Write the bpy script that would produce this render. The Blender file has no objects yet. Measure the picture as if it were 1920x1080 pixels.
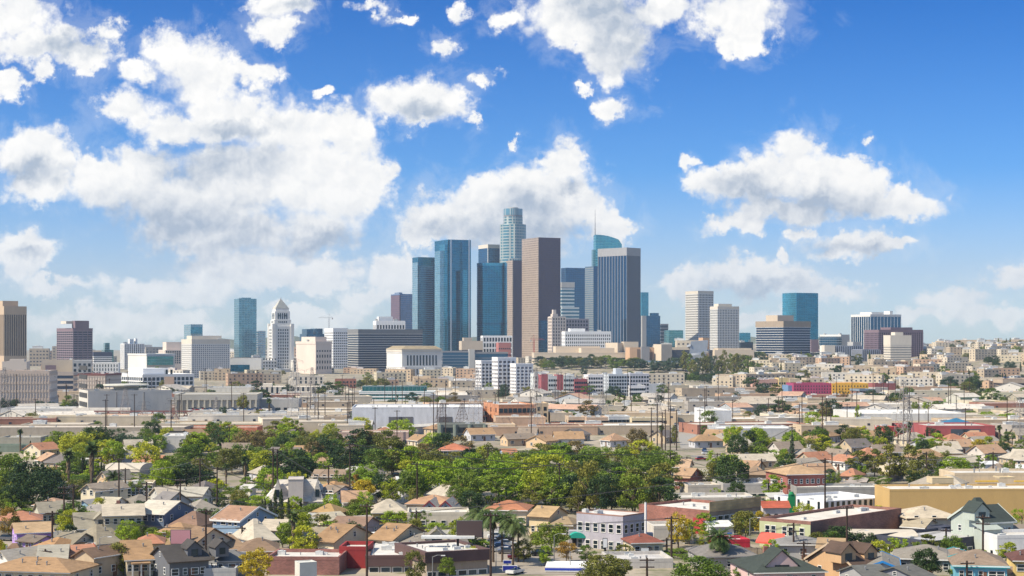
import bpy
SKY_AIR, SKY_DUST, SKY_OZ = 1.0, 0.2, 3.0
SKY_RAMP = [(0.0, (0.42, 0.535, 0.735)), (1.0, (1.0, 0.92, 0.80)), (0.04, (.39, .46, .65)), (0.10, (0.135, 0.325, 0.60)), (0.20, (0.020, 0.205, 0.485)), (0.42, (0.80, 0.78, 0.74))]
SKY_STR = 0.15
HAZE = 0.00006
CLOUD_LIT, CLOUD_SHADE = (0.715, 0.70, 0.675), (0.29, 0.34, 0.415)
import bpy, math, random
from mathutils import Vector, Matrix
R = math.radians
sc = bpy.context.scene
COL = sc.collection
rnd = random.Random(7)
F, HZ, H = 3130.0, 640.0, 45.0      # focal length in photo pixels, horizon row, eye height (m)
def smooth(a, b, x):
    t = max(0.0, min(1.0, (x - a) / (b - a))); return t * t * (3 - 2 * t)
def ground(x, y):
    h = (17 * smooth(235, 400, x) + 17 * smooth(500, 660, x)) * smooth(1480, 2500, y)
    h2 = 17 * smooth(-10, 50, x) * smooth(1880, 2200, y)
    return max(h, h2)
def X(px, D): return (px - 960) / F * D
def Z(py, D): return H + (HZ - py) * D / F
def Dg(py, z=0.0): return F * (H - z) / (py - HZ)
def onground(px, py):
    "walk the sight line until it meets the terrain"
    D = 250.0
    while D < 6000:
        if Z(py, D) <= ground(X(px, D), D): return D
        D += 6 if D < 900 else 15
    return 6000.0

# ---------------------------------------------------------------- tags
THINGS = []      # (object, px, py, description, reference name)
def tag(o, label=None, cat=None, group=None, kind=None):
    if label: o['label'] = label
    if cat: o['category'] = cat
    if group: o['group'] = group
    if kind: o['kind'] = kind
    return o
def reg(o, x, y, z, desc, ref=None, fixed=False, prio=False):
    "remember a thing for labelling: desc is its look, ref a short name others may use"
    THINGS.append(dict(o=o, px=960 + F * x / y, py=HZ - (z - H) * F / y, desc=desc, ref=ref, fixed=fixed))
FOOT = []
def foot(x, y, r): FOOT.append((x, y, r))
def free(x, y, r):
    for a, b, c in FOOT:
        if (x - a) ** 2 + (y - b) ** 2 < (r + c) ** 2: return False
    return True
def empty(name, loc, rz=0.0):
    o = bpy.data.objects.new(name, None); COL.objects.link(o)
    o.location = loc; o.rotation_euler = (0, 0, rz); o.empty_display_size = 0.5
    return o
def cp(o, parent, loc=None, scale=None, rz=None):
    c = o.copy(); COL.objects.link(c); c.parent = parent
    if loc is not None: c.location = loc
    if scale is not None: c.scale = scale
    if rz is not None: c.rotation_euler = (0, 0, rz)
    return c
def kids(o): return [k for k in KIDS.get(o.name, [])]
KIDS = {}
def mkobj(name, me, parent=None):
    o = bpy.data.objects.new(name, me); COL.objects.link(o)
    if parent is not None:
        o.parent = parent; KIDS.setdefault(parent.name, []).append(o)
    return o
def copy_tree(root, loc, rz=0.0, sc_=None):
    r = root.copy(); COL.objects.link(r); r.location = loc; r.rotation_euler = (0, 0, rz)
    if sc_ is not None: r.scale = sc_ if hasattr(sc_, '__len__') else (sc_, sc_, sc_)
    for k in KIDS.get(root.name, []):
        c = k.copy(); COL.objects.link(c); c.parent = r
        for g in KIDS.get(k.name, []):
            d = g.copy(); COL.objects.link(d); d.parent = c
    return r

class MB:
    "collects faces and links them as one mesh object"
    def __init__(s): s.v = []; s.f = []; s.m = []
    def quad(s, a, b, c, d, m=0):
        n = len(s.v); s.v += [a, b, c, d]; s.f.append((n, n + 1, n + 2, n + 3)); s.m.append(m)
    def tri(s, a, b, c, m=0):
        n = len(s.v); s.v += [a, b, c]; s.f.append((n, n + 1, n + 2)); s.m.append(m)
    def poly(s, pts, m=0):
        n = len(s.v); s.v += list(pts); s.f.append(tuple(range(n, n + len(pts)))); s.m.append(m)
    def box(s, x0, y0, z0, x1, y1, z1, m=0, bottom=True):
        n = len(s.v)
        s.v += [(x0, y0, z0), (x1, y0, z0), (x1, y1, z0), (x0, y1, z0), (x0, y0, z1), (x1, y0, z1), (x1, y1, z1), (x0, y1, z1)]
        fs = [(4, 5, 6, 7), (0, 1, 5, 4), (1, 2, 6, 5), (2, 3, 7, 6), (3, 0, 4, 7)]
        if bottom: fs.append((3, 2, 1, 0))
        for f in fs: s.f.append(tuple(n + i for i in f)); s.m.append(m)
        return s
    def solid(s, pts, faces, m=0):
        n = len(s.v); s.v += list(pts)
        for f in faces: s.f.append(tuple(n + i for i in f)); s.m.append(m)
    def tube(s, p, q, r0, r1, n=6, m=0, cap=True):
        p = Vector(p); q = Vector(q); d = (q - p).normalized()
        u = d.orthogonal().normalized(); w = d.cross(u); k = len(s.v)
        for c, r in ((p, r0), (q, r1)):
            for i in range(n):
                a = 2 * math.pi * i / n; s.v.append(tuple(c + (u * math.cos(a) + w * math.sin(a)) * r))
        for i in range(n):
            j = (i + 1) % n; s.f.append((k + i, k + j, k + n + j, k + n + i)); s.m.append(m)
        if cap: s.f.append(tuple(k + n + i for i in range(n))); s.m.append(m)
    def prism(s, pts, z0, z1, m=0, mt=None):
        "vertical prism over a counter-clockwise outline"
        n = len(s.v); k = len(pts)
        s.v += [(p[0], p[1], z0) for p in pts] + [(p[0], p[1], z1) for p in pts]
        for i in range(k):
            j = (i + 1) % k; s.f.append((n + i, n + j, n + k + j, n + k + i)); s.m.append(m)
        s.f.append(tuple(n + k + i for i in range(k))); s.m.append(m if mt is None else mt)
    def mesh(s, name, mats):
        me = bpy.data.meshes.new(name); me.from_pydata(s.v, [], s.f); me.update()
        for mm in (mats if isinstance(mats, (list, tuple)) else [mats]): me.materials.append(mm)
        if any(s.m): me.polygons.foreach_set('material_index', s.m)
        return me
    def build(s, name, mats, parent=None): return mkobj(name, s.mesh(name, mats), parent)

# ---------------------------------------------------------------- materials
MATS = {}
def nt(name):
    m = bpy.data.materials.new(name); m.use_nodes = True; t = m.node_tree; t.nodes.clear()
    o = t.nodes.new('ShaderNodeOutputMaterial'); return m, t, o
def N(t, typ, **k):
    n = t.nodes.new(typ)
    for a, b in k.items():
        if a.startswith('i_'):
            key = a[2:]; n.inputs[int(key) if key.isdigit() else key].default_value = b
        else: setattr(n, a, b)
    return n
def mixc(t, fac, a, b, mode='MIX'):
    n = t.nodes.new('ShaderNodeMix'); n.data_type = 'RGBA'; n.blend_type = mode; n.clamp_factor = True
    for s, v in ((n.inputs[0], fac), (n.inputs[6], a), (n.inputs[7], b)):
        if hasattr(v, 'is_output'): t.links.new(v, s)
        else: s.default_value = (*v, 1) if (hasattr(v, '__len__') and len(v) == 3) else v
    return n.outputs[2]
def math_(t, op, a, b=None, c=None, clamp=False):
    n = t.nodes.new('ShaderNodeMath'); n.operation = op; n.use_clamp = clamp
    for s, v in zip(n.inputs, (a, b, c)):
        if v is None: continue
        if hasattr(v, 'is_output'): t.links.new(v, s)
        else: s.default_value = v
    return n.outputs[0]
def srgb(r, g=None, b=None):
    if g is None: r, g, b = r
    f = lambda c: (c / 255 / 12.92) if c / 255 <= 0.04045 else ((c / 255 + 0.055) / 1.055) ** 2.4
    return (f(r), f(g), f(b))
def key(*a): return tuple(round(x, 3) if isinstance(x, float) else x for x in a)
def M_plain(c, rough=0.8, var=0.12, scale=0.35, streak=0.0, metal=0.0, rv=0.0):
    "painted or plastered surface: mottled, a little weathered; rv varies it from object to object"
    k = ('plain', c, rough, var, scale, streak, metal, rv)
    if k in MATS: return MATS[k]
    m, t, o = nt('surface'); L = t.links
    tc = N(t, 'ShaderNodeTexCoord')
    mp = N(t, 'ShaderNodeMapping'); mp.inputs['Scale'].default_value = (1, 1, 0.35); L.new(tc.outputs['Object'], mp.inputs[0])
    nz = N(t, 'ShaderNodeTexNoise', i_Scale=scale, i_Detail=5.0, i_Roughness=0.65); L.new(mp.outputs[0], nz.inputs[0])
    nz2 = N(t, 'ShaderNodeTexNoise', i_Scale=scale * 9, i_Detail=2.0); L.new(mp.outputs[0], nz2.inputs[0])
    f = math_(t, 'ADD', math_(t, 'MULTIPLY', nz.outputs[0], 0.7), math_(t, 'MULTIPLY', nz2.outputs[0], 0.3))
    rp = N(t, 'ShaderNodeMapRange', i_1=0.35, i_2=0.65, i_3=1 - var, i_4=1 + var * 0.7); L.new(f, rp.inputs[0])
    v = rp.outputs[0]
    if rv:
        oi = N(t, 'ShaderNodeObjectInfo')
        r2 = N(t, 'ShaderNodeMapRange', i_1=0.0, i_2=1.0, i_3=1 - rv, i_4=1 + rv); L.new(oi.outputs['Random'], r2.inputs[0])
        v = math_(t, 'MULTIPLY', v, r2.outputs[0])
    vm = N(t, 'ShaderNodeVectorMath', operation='SCALE'); vm.inputs[0].default_value = c; L.new(v, vm.inputs['Scale'])
    p = N(t, 'ShaderNodeBsdfPrincipled', i_Roughness=rough, i_Metallic=metal)
    p.inputs['Specular IOR Level'].default_value = 0.3
    L.new(vm.outputs[0], p.inputs['Base Color']); L.new(p.outputs[0], o.inputs[0])
    MATS[k] = m; return m
def M_glass(c=(0.03, 0.05, 0.07), rough=0.12, metal=0.55, rv=0.5):
    k = ('glass', c, rough, metal, rv)
    if k in MATS: return MATS[k]
    m, t, o = nt('window_glass'); L = t.links
    oi = N(t, 'ShaderNodeObjectInfo')
    r2 = N(t, 'ShaderNodeMapRange', i_1=0.0, i_2=1.0, i_3=1 - rv, i_4=1 + rv); L.new(oi.outputs['Random'], r2.inputs[0])
    vm = N(t, 'ShaderNodeVectorMath', operation='SCALE'); vm.inputs[0].default_value = c; L.new(r2.outputs[0], vm.inputs['Scale'])
    p = N(t, 'ShaderNodeBsdfPrincipled', i_Roughness=rough, i_Metallic=metal)
    L.new(vm.outputs[0], p.inputs['Base Color']); L.new(p.outputs[0], o.inputs[0])
    MATS[k] = m; return m
def M_curtain(c, line=(0.25, 0.3, 0.33), fh=4.0, fw=3.0, rough=0.1, metal=0.75, lw=0.13, var=0.16, vl=0.06, tilt=0.006):
    "curtain wall: glass panels with thin floor and mullion lines, each panel set a hair off true"
    k = ('curt', c, line, fh, fw, rough, metal, lw, var, vl, tilt)
    if k in MATS: return MATS[k]
    m, t, o = nt('curtain_wall'); L = t.links
    tc = N(t, 'ShaderNodeTexCoord'); sp = N(t, 'ShaderNodeSeparateXYZ'); L.new(tc.outputs['Object'], sp.inputs[0])
    h = math_(t, 'ADD', sp.outputs[0], math_(t, 'MULTIPLY', sp.outputs[1], 1.0))
    a = math_(t, 'DIVIDE', h, fw); b = math_(t, 'DIVIDE', sp.outputs[2], fh)
    fa = math_(t, 'FRACT', a); fb = math_(t, 'FRACT', b)
    la = math_(t, 'LESS_THAN', fa, vl); lb = math_(t, 'LESS_THAN', fb, lw)
    ln = math_(t, 'MAXIMUM', la, lb)
    cx = N(t, 'ShaderNodeCombineXYZ'); L.new(math_(t, 'FLOOR', a), cx.inputs[0]); L.new(math_(t, 'FLOOR', b), cx.inputs[1])
    wn = N(t, 'ShaderNodeTexWhiteNoise'); L.new(cx.outputs[0], wn.inputs[0])
    big = N(t, 'ShaderNodeTexNoise', i_Scale=0.025, i_Detail=2.0); L.new(tc.outputs['Object'], big.inputs[0])
    r2 = N(t, 'ShaderNodeMapRange', i_1=0.0, i_2=1.0, i_3=1 - var, i_4=1 + var); L.new(wn.outputs[0], r2.inputs[0])
    vv = math_(t, 'MULTIPLY', r2.outputs[0], math_(t, 'ADD', 0.75, math_(t, 'MULTIPLY', big.outputs[0], 0.5)))
    vm = N(t, 'ShaderNodeVectorMath', operation='SCALE'); vm.inputs[0].default_value = c; L.new(vv, vm.inputs['Scale'])
    colr = mixc(t, ln, vm.outputs[0], line)
    geo = N(t, 'ShaderNodeNewGeometry')
    off = N(t, 'ShaderNodeVectorMath', operation='SUBTRACT'); L.new(wn.outputs['Color'], off.inputs[0]); off.inputs[1].default_value = (.5, .5, .5)
    of2 = N(t, 'ShaderNodeVectorMath', operation='SCALE'); L.new(off.outputs[0], of2.inputs[0]); of2.inputs['Scale'].default_value = tilt * 2
    ad = N(t, 'ShaderNodeVectorMath', operation='ADD'); L.new(geo.outputs['Normal'], ad.inputs[0]); L.new(of2.outputs[0], ad.inputs[1])
    p = N(t, 'ShaderNodeBsdfPrincipled', i_Metallic=metal)
    L.new(math_(t, 'ADD', rough, math_(t, 'MULTIPLY', ln, 0.35)), p.inputs['Roughness'])
    L.new(ad.outputs[0], p.inputs['Normal'])
    L.new(colr, p.inputs['Base Color']); L.new(p.outputs[0], o.inputs[0])
    MATS[k] = m; return m
def M_brick(c, mortar=None, s=1.0, var=0.2):
    k = ('brick', c, s)
    if k in MATS: return MATS[k]
    m, t, o = nt('brickwork'); L = t.links
    tc = N(t, 'ShaderNodeTexCoord'); sp = N(t, 'ShaderNodeSeparateXYZ'); L.new(tc.outputs['Object'], sp.inputs[0])
    h = math_(t, 'ADD', sp.outputs[0], sp.outputs[1]); cx = N(t, 'ShaderNodeCombineXYZ'); L.new(h, cx.inputs[0]); L.new(sp.outputs[2], cx.inputs[1])
    b = N(t, 'ShaderNodeTexBrick', i_Scale=1.0 / s); b.inputs['Brick Width'].default_value = 0.5; b.inputs['Row Height'].default_value = 0.18
    b.inputs['Mortar Size'].default_value = 0.012
    b.inputs['Color1'].default_value = (*[x * (1 - var) for x in c], 1); b.inputs['Color2'].default_value = (*[x * (1 + var) for x in c], 1)
    b.inputs['Mortar'].default_value = (*[x * 0.5 + 0.12 for x in c], 1)
    L.new(cx.outputs[0], b.inputs[0])
    nz = N(t, 'ShaderNodeTexNoise', i_Scale=0.3, i_Detail=5.0); L.new(tc.outputs['Object'], nz.inputs[0])
    rp = N(t, 'ShaderNodeMapRange', i_1=0.3, i_2=0.7, i_3=0.75, i_4=1.25); L.new(nz.outputs[0], rp.inputs[0])
    vm = N(t, 'ShaderNodeVectorMath', operation='SCALE'); L.new(b.outputs[0], vm.inputs[0]); L.new(rp.outputs[0], vm.inputs['Scale'])
    p = N(t, 'ShaderNodeBsdfPrincipled', i_Roughness=0.9); L.new(vm.outputs[0], p.inputs['Base Color']); L.new(p.outputs[0], o.inputs[0])
    MATS[k] = m; return m
def M_roof(c, row=0.3, tile=False, var=0.18):
    "shingles or clay tiles in courses, patched and faded"
    k = ('roof', c, row, tile, var)
    if k in MATS: return MATS[k]
    m, t, o = nt('roof_covering'); L = t.links
    tc = N(t, 'ShaderNodeTexCoord'); sp = N(t, 'ShaderNodeSeparateXYZ'); L.new(tc.outputs['Object'], sp.inputs[0])
    a = math_(t, 'FLOOR', math_(t, 'DIVIDE', sp.outputs[2], row * (0.35 if not tile else 0.6)))
    bx = math_(t, 'FLOOR', math_(t, 'DIVIDE', math_(t, 'ADD', sp.outputs[0], math_(t, 'MULTIPLY', a, 0.37)), 0.9))
    by = math_(t, 'FLOOR', math_(t, 'DIVIDE', math_(t, 'ADD', sp.outputs[1], math_(t, 'MULTIPLY', a, 0.37)), 0.9))
    cx = N(t, 'ShaderNodeCombineXYZ'); L.new(bx, cx.inputs[0]); L.new(by, cx.inputs[1]); L.new(a, cx.inputs[2])
    wn = N(t, 'ShaderNodeTexWhiteNoise'); L.new(cx.outputs[0], wn.inputs[0])
    nz = N(t, 'ShaderNodeTexNoise', i_Scale=0.22, i_Detail=6.0, i_Roughness=0.7); L.new(tc.outputs['Object'], nz.inputs[0])
    v = math_(t, 'ADD', math_(t, 'MULTIPLY', wn.outputs[0], var), math_(t, 'MULTIPLY', nz.outputs[0], 0.7))
    rp = N(t, 'ShaderNodeMapRange', i_1=0.2, i_2=0.7, i_3=0.62, i_4=1.25); L.new(v, rp.inputs[0])
    oi = N(t, 'ShaderNodeObjectInfo')
    r2 = N(t, 'ShaderNodeMapRange', i_1=0.0, i_2=1.0, i_3=0.9, i_4=1.1); L.new(oi.outputs['Random'], r2.inputs[0])
    vm = N(t, 'ShaderNodeVectorMath', operation='SCALE'); vm.inputs[0].default_value = (c[0] * .76, c[1] * .72, c[2] * .66)
    L.new(math_(t, 'MULTIPLY', rp.outputs[0], r2.outputs[0]), vm.inputs['Scale'])
    p = N(t, 'ShaderNodeBsdfPrincipled', i_Roughness=0.92); L.new(vm.outputs[0], p.inputs['Base Color'])
    L.new(p.outputs[0], o.inputs[0]); MATS[k] = m; return m
def M_leaf(c1, c2, trans=0.25):
    k = ('leaf', c1, c2)
    if k in MATS: return MATS[k]
    m, t, o = nt('foliage'); L = t.links
    oi = N(t, 'ShaderNodeObjectInfo'); geo = N(t, 'ShaderNodeNewGeometry')
    tc = N(t, 'ShaderNodeTexCoord'); nz = N(t, 'ShaderNodeTexNoise', i_Scale=0.8, i_Detail=3.0); L.new(tc.outputs['Object'], nz.inputs[0])
    f = math_(t, 'ADD', math_(t, 'MULTIPLY', nz.outputs[0], 1.1), math_(t, 'MULTIPLY', geo.outputs['Random Per Island'], 0.5))
    f = math_(t, 'ADD', f, math_(t, 'MULTIPLY', oi.outputs['Random'], 0.55))
    rp = N(t, 'ShaderNodeMapRange', i_1=0.65, i_2=1.5, i_3=0.0, i_4=1.0); L.new(f, rp.inputs[0])
    c = mixc(t, rp.outputs[0], c1, c2)
    d = N(t, 'ShaderNodeBsdfPrincipled', i_Roughness=0.55); L.new(c, d.inputs['Base Color']); d.inputs['Specular IOR Level'].default_value = 0.25
    tr = N(t, 'ShaderNodeBsdfTranslucent'); L.new(c, tr.inputs[0])
    mx = N(t, 'ShaderNodeMixShader', i_0=trans); L.new(d.outputs[0], mx.inputs[1]); L.new(tr.outputs[0], mx.inputs[2])
    L.new(mx.outputs[0], o.inputs[0]); MATS[k] = m; return m
BARK = M_plain((0.12, 0.085, 0.06), var=0.3, scale=1.5)
WOODP = M_plain((0.05, 0.03, 0.022), var=0.3, scale=2.0)
STEEL = M_plain((0.28, 0.28, 0.28), rough=0.5, metal=0.3)
DARK = M_plain((0.03, 0.03, 0.035))
WHITE = M_plain((0.75, 0.74, 0.71))
TRIM = M_plain((0.7, 0.68, 0.63))
GLASS = M_glass()
# ---------------------------------------------------------------- camera, light, air
sc.view_settings.view_transform = 'Standard'; sc.view_settings.look = 'None'
sc.view_settings.gamma = 1.0; sc.view_settings.use_curve_mapping = False
sc.view_settings.exposure = 0.64
cam = bpy.data.cameras.new('camera'); co = bpy.data.objects.new('camera', cam); COL.objects.link(co)
co.location = (0, 0, H); co.rotation_euler = (R(90), 0, 0)
cam.sensor_width = 36; cam.lens = F / 1920 * 36; cam.shift_y = (HZ - 540) / 1920
cam.clip_start = 1.0; cam.clip_end = 40000
sc.camera = co
SUN_EL, SUN_AZ = R(47), math.atan2(-0.42, -0.91)      # the sun stands high on the left, a little behind the viewer
sd = Vector((math.cos(SUN_AZ) * math.cos(SUN_EL), math.sin(SUN_AZ) * math.cos(SUN_EL), math.sin(SUN_EL)))
sl = bpy.data.lights.new('sun', 'SUN'); sl.energy = 4.6; sl.angle = R(0.5); sl.color = (1.0, 0.90, 0.73)
so = bpy.data.objects.new('sun', sl); COL.objects.link(so)
so.rotation_euler = (-sd).to_track_quat('-Z', 'Y').to_euler()
so.location = (0, 0, 600)
w = bpy.data.worlds.new('World'); sc.world = w; w.use_nodes = True
T = w.node_tree; T.nodes.clear(); L = T.links
wo = T.nodes.new('ShaderNodeOutputWorld')
sky = N(T, 'ShaderNodeTexSky', sky_type='NISHITA', sun_disc=False)
sky.sun_elevation = SUN_EL; sky.sun_rotation = math.atan2(sd.x, sd.y)
sky.air_density = SKY_AIR; sky.dust_density = SKY_DUST; sky.ozone_density = SKY_OZ
tc = T.nodes.new('ShaderNodeTexCoord'); sp = N(T, 'ShaderNodeSeparateXYZ'); L.new(tc.outputs['Generated'], sp.inputs[0])
cr = N(T, 'ShaderNodeValToRGB'); L.new(sp.outputs[2], cr.inputs[0])
for k_, (pos, c_) in enumerate(SKY_RAMP):
    e = cr.color_ramp.elements[k_] if k_ < 2 else cr.color_ramp.elements.new(pos)
    e.position = pos; e.color = (*c_, 1)
tint = mixc(T, 1.0, sky.outputs[0], cr.outputs[0], 'MULTIPLY')
bg0 = N(T, 'ShaderNodeBackground', i_Strength=SKY_STR); L.new(tint, bg0.inputs[0])
yy = math_(T, 'MAXIMUM', sp.outputs[1], 0.05)
u = math_(T, 'DIVIDE', sp.outputs[0], yy); v = math_(T, 'DIVIDE', sp.outputs[2], yy)
# cloud banks, each lobe given as (bearing, height, half width, half height), hundredths of the distance
LOBES = [(-90,-350,95,62),(-90,-300,70,45),(0,0,0,0)]
def lob(l): return [((a - 960) / F, (HZ - b) / F, c / F, d / F) for a, b, c, d in l]
CL = lob([(62,285,92,62),(70,345,75,45),(180,340,70,62),(270,330,95,70),(350,380,150,90),(450,330,150,90),(560,330,125,90),(650,350,85,95),(590,430,115,55),(460,440,140,48),
(320,95,55,42),(385,140,85,70),(470,135,55,30),(440,215,115,65),(235,200,70,38),(320,240,80,35),(560,240,100,50),(655,245,55,60),(705,330,42,40),
(20,25,110,42),(70,80,100,42),(170,108,68,38),(205,65,45,30),(8,155,42,30),(70,130,38,28),(262,135,38,28),(530,15,78,36),(515,62,55,34),
(800,185,90,48),(735,185,60,36),(905,155,45,20),(795,222,40,22),(605,170,32,15),(690,14,42,20),(750,30,32,14),(822,78,32,26),(862,25,26,30),(940,38,38,28),(888,215,24,14),
(1100,25,135,66),(1160,85,75,66),(1240,15,80,36),(1385,25,110,56),(1395,75,52,38),(1155,135,45,32),(1095,160,26,22),(1150,198,44,28),
(1005,370,120,75),(1060,300,52,52),(900,380,75,52),(815,400,80,60),(1090,375,75,72),(1140,430,62,42),(960,430,150,55),(780,445,55,36),(960,265,22,14),
(1500,290,58,58),(1440,330,95,52),(1570,345,130,58),(1670,375,120,36),(1370,350,75,45),(1310,345,45,30),(1490,385,150,34),(1618,268,22,16),(1290,305,26,22),(1395,420,52,30),(1350,430,50,22),
(1600,452,130,30),(1560,478,70,25),(1660,450,80,22),(1500,430,25,20),(1465,480,20,24),
(1400,520,110,38),(1470,535,110,34),(1300,535,90,28),(1580,548,80,24),
(50,470,80,42),(35,505,42,36),(480,505,190,42),(590,515,95,38),(340,545,180,32),(742,520,62,44),(690,560,80,26),(100,540,90,22),(1790,560,85,34),(1895,520,62,34),(1850,590,110,32),(1720,590,80,22),(230,605,280,38),(600,590,150,28),(1400,600,160,26),(820,560,60,40)])
GREY = lob([(330,430,170,70),(400,300,120,40),(600,455,110,30),(60,320,70,26),(60,480,50,18),(1160,60,70,60),(1130,20,80,40),(1500,385,170,34),(1400,355,60,30),(960,440,170,40),(1000,390,60,40),(820,430,60,30),(560,15,50,22),(1600,465,110,18),(1400,545,150,20),(450,235,90,22),(800,205,50,20),(130,90,90,24),(1070,350,40,20)])
def combine(a, b, c=0.0):
    n = N(T, 'ShaderNodeCombineXYZ')
    for s, q in zip(n.inputs, (a, b, c)):
        if hasattr(q, 'is_output'): L.new(q, s)
        else: s.default_value = q
    return n.outputs[0]
P0 = combine(u, v)
# ragged outlines: the position is pushed about by noise before the lobes are measured
wz = N(T, 'ShaderNodeTexNoise', i_Scale=26.0, i_Detail=7.0, i_Roughness=0.62); L.new(P0, wz.inputs[0])
ws = N(T, 'ShaderNodeVectorMath', operation='SUBTRACT'); L.new(wz.outputs['Color'], ws.inputs[0]); ws.inputs[1].default_value = (.5, .5, .5)
wq = N(T, 'ShaderNodeVectorMath', operation='MULTIPLY'); L.new(ws.outputs[0], wq.inputs[0]); wq.inputs[1].default_value = (0.038, 0.03, 0)
PW = N(T, 'ShaderNodeVectorMath', operation='ADD'); L.new(P0, PW.inputs[0]); L.new(wq.outputs[0], PW.inputs[1]); PW = PW.outputs[0]
wz = N(T, 'ShaderNodeTexNoise', i_Scale=85.0, i_Detail=8.0, i_Roughness=0.65); L.new(P0, wz.inputs[0])
ws = N(T, 'ShaderNodeVectorMath', operation='SUBTRACT'); L.new(wz.outputs['Color'], ws.inputs[0]); ws.inputs[1].default_value = (.5, .5, .5)
wq = N(T, 'ShaderNodeVectorMath', operation='MULTIPLY'); L.new(ws.outputs[0], wq.inputs[0]); wq.inputs[1].default_value = (0.022, 0.02, 0)
P2 = N(T, 'ShaderNodeVectorMath', operation='ADD'); L.new(PW, P2.inputs[0]); L.new(wq.outputs[0], P2.inputs[1]); PW = P2.outputs[0]
def field(P, lobes):
    acc = None
    for cx, cy, rx, ry in lobes:
        a = N(T, 'ShaderNodeVectorMath', operation='MULTIPLY_ADD'); L.new(P, a.inputs[0])
        a.inputs[1].default_value = (1 / rx, 1 / ry, 0); a.inputs[2].default_value = (-cx / rx, -cy / ry, 0)
        b = N(T, 'ShaderNodeVectorMath', operation='LENGTH'); L.new(a.outputs[0], b.inputs[0])
        d = b.outputs['Value']; sm_ = .45 * (1 - min(rx, ry) * F / 40)
        if sm_ > 0: d = math_(T, 'ADD', d, sm_)
        acc = d if acc is None else math_(T, 'SMOOTH_MIN', acc, d, 0.3)
    return math_(T, 'SUBTRACT', 1.0, acc)
B = field(PW, CL)
G = field(PW, GREY)
def noise(P, s, det, rough=0.55, dist=0.0):
    n = N(T, 'ShaderNodeTexNoise', i_Scale=s, i_Detail=det, i_Roughness=rough, i_Distortion=dist); L.new(P, n.inputs[0]); return n.outputs[0]
def shift(P, dx, dy):
    n = N(T, 'ShaderNodeVectorMath', operation='ADD'); L.new(P, n.inputs[0]); n.inputs[1].default_value = (dx, dy, 0); return n.outputs[0]
wv = N(T, 'ShaderNodeTexNoise', i_Scale=60.0, i_Detail=5.0, i_Roughness=0.6); L.new(P0, wv.inputs[0])
wv2 = N(T, 'ShaderNodeVectorMath', operation='MULTIPLY_ADD'); L.new(wv.outputs['Color'], wv2.inputs[0]); wv2.inputs[1].default_value = (.016, .014, 0); L.new(P0, wv2.inputs[2])
PV = wv2.outputs[0]
def puffs(P):
    n = N(T, 'ShaderNodeTexVoronoi', feature='F1', i_Scale=42.0, i_Detail=3.0, i_Roughness=0.5, i_Lacunarity=2.3); n.normalize = True
    L.new(P, n.inputs['Vector'])
    return math_(T, 'SUBTRACT', 1.0, n.outputs['Distance'])
n1 = puffs(PV); n2 = puffs(shift(PV, -0.0022, 0.0040))
f1 = noise(P0, 90.0, 7.0, 0.6)
nb = noise(P0, 20.0, 4.0); nb2 = noise(shift(P0, -0.006, 0.011), 20.0, 4.0)
dens = math_(T, 'ADD', B, math_(T, 'MULTIPLY', math_(T, 'SUBTRACT', n1, 0.72), 1.1))
dens = math_(T, 'ADD', dens, math_(T, 'MULTIPLY', math_(T, 'SUBTRACT', f1, 0.5), 0.75))
dens = math_(T, 'ADD', dens, math_(T, 'MULTIPLY', math_(T, 'SUBTRACT', nb, 0.36), 0.75))
edge = N(T, 'ShaderNodeMapRange', i_1=0.35, i_2=0.65, i_3=0.26, i_4=0.72); L.new(nb2, edge.inputs[0])
cov = N(T, 'ShaderNodeMapRange', interpolation_type='SMOOTHSTEP', i_1=-0.06, i_3=0.0, i_4=1.0); L.new(dens, cov.inputs[0]); L.new(edge.outputs[0], cov.inputs[2])
lit = math_(T, 'MULTIPLY', math_(T, 'SUBTRACT', n1, n2), 2.2)
lit = math_(T, 'ADD', lit, math_(T, 'MULTIPLY', math_(T, 'SUBTRACT', nb, nb2), 1.3))
gg = N(T, 'ShaderNodeMapRange', interpolation_type='SMOOTHSTEP', i_1=-0.6, i_2=0.65, i_3=0.0, i_4=0.70); L.new(math_(T, 'ADD', G, math_(T, 'MULTIPLY', math_(T, 'SUBTRACT', nb, 0.5), 1.6)), gg.inputs[0])
lit = math_(T, 'MULTIPLY', lit, math_(T, 'ADD', 0.55, math_(T, 'MULTIPLY', gg.outputs[0], 0.8)))
sh = math_(T, 'ADD', math_(T, 'SUBTRACT', 0.90, gg.outputs[0]), lit, clamp=True)
ccol = mixc(T, sh, CLOUD_SHADE, CLOUD_LIT)
# thin low cloud near the skyline takes the colour of the air
low = N(T, 'ShaderNodeMapRange', interpolation_type='SMOOTHSTEP', i_1=0.0, i_2=0.06, i_3=0.65, i_4=1.0); L.new(v, low.inputs[0])
wis = N(T, 'ShaderNodeMapRange', interpolation_type='SMOOTHSTEP', i_1=-0.75, i_2=0.25, i_3=0.0, i_4=0.17); L.new(math_(T, 'ADD', B, math_(T, 'MULTIPLY', math_(T, 'SUBTRACT', noise(P0, 34.0, 8.0, 0.68, 0.6), 0.56), 4.0)), wis.inputs[0])
cf = math_(T, 'MULTIPLY', math_(T, 'MAXIMUM', cov.outputs[0], wis.outputs[0]), low.outputs[0])
sc2 = N(T, 'ShaderNodeVectorMath', operation='SCALE'); L.new(tint, sc2.inputs[0]); sc2.inputs['Scale'].default_value = SKY_STR
final = mixc(T, cf, sc2.outputs[0], ccol)
bg1 = N(T, 'ShaderNodeBackground', i_Strength=1.0); L.new(final, bg1.inputs[0])
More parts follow.
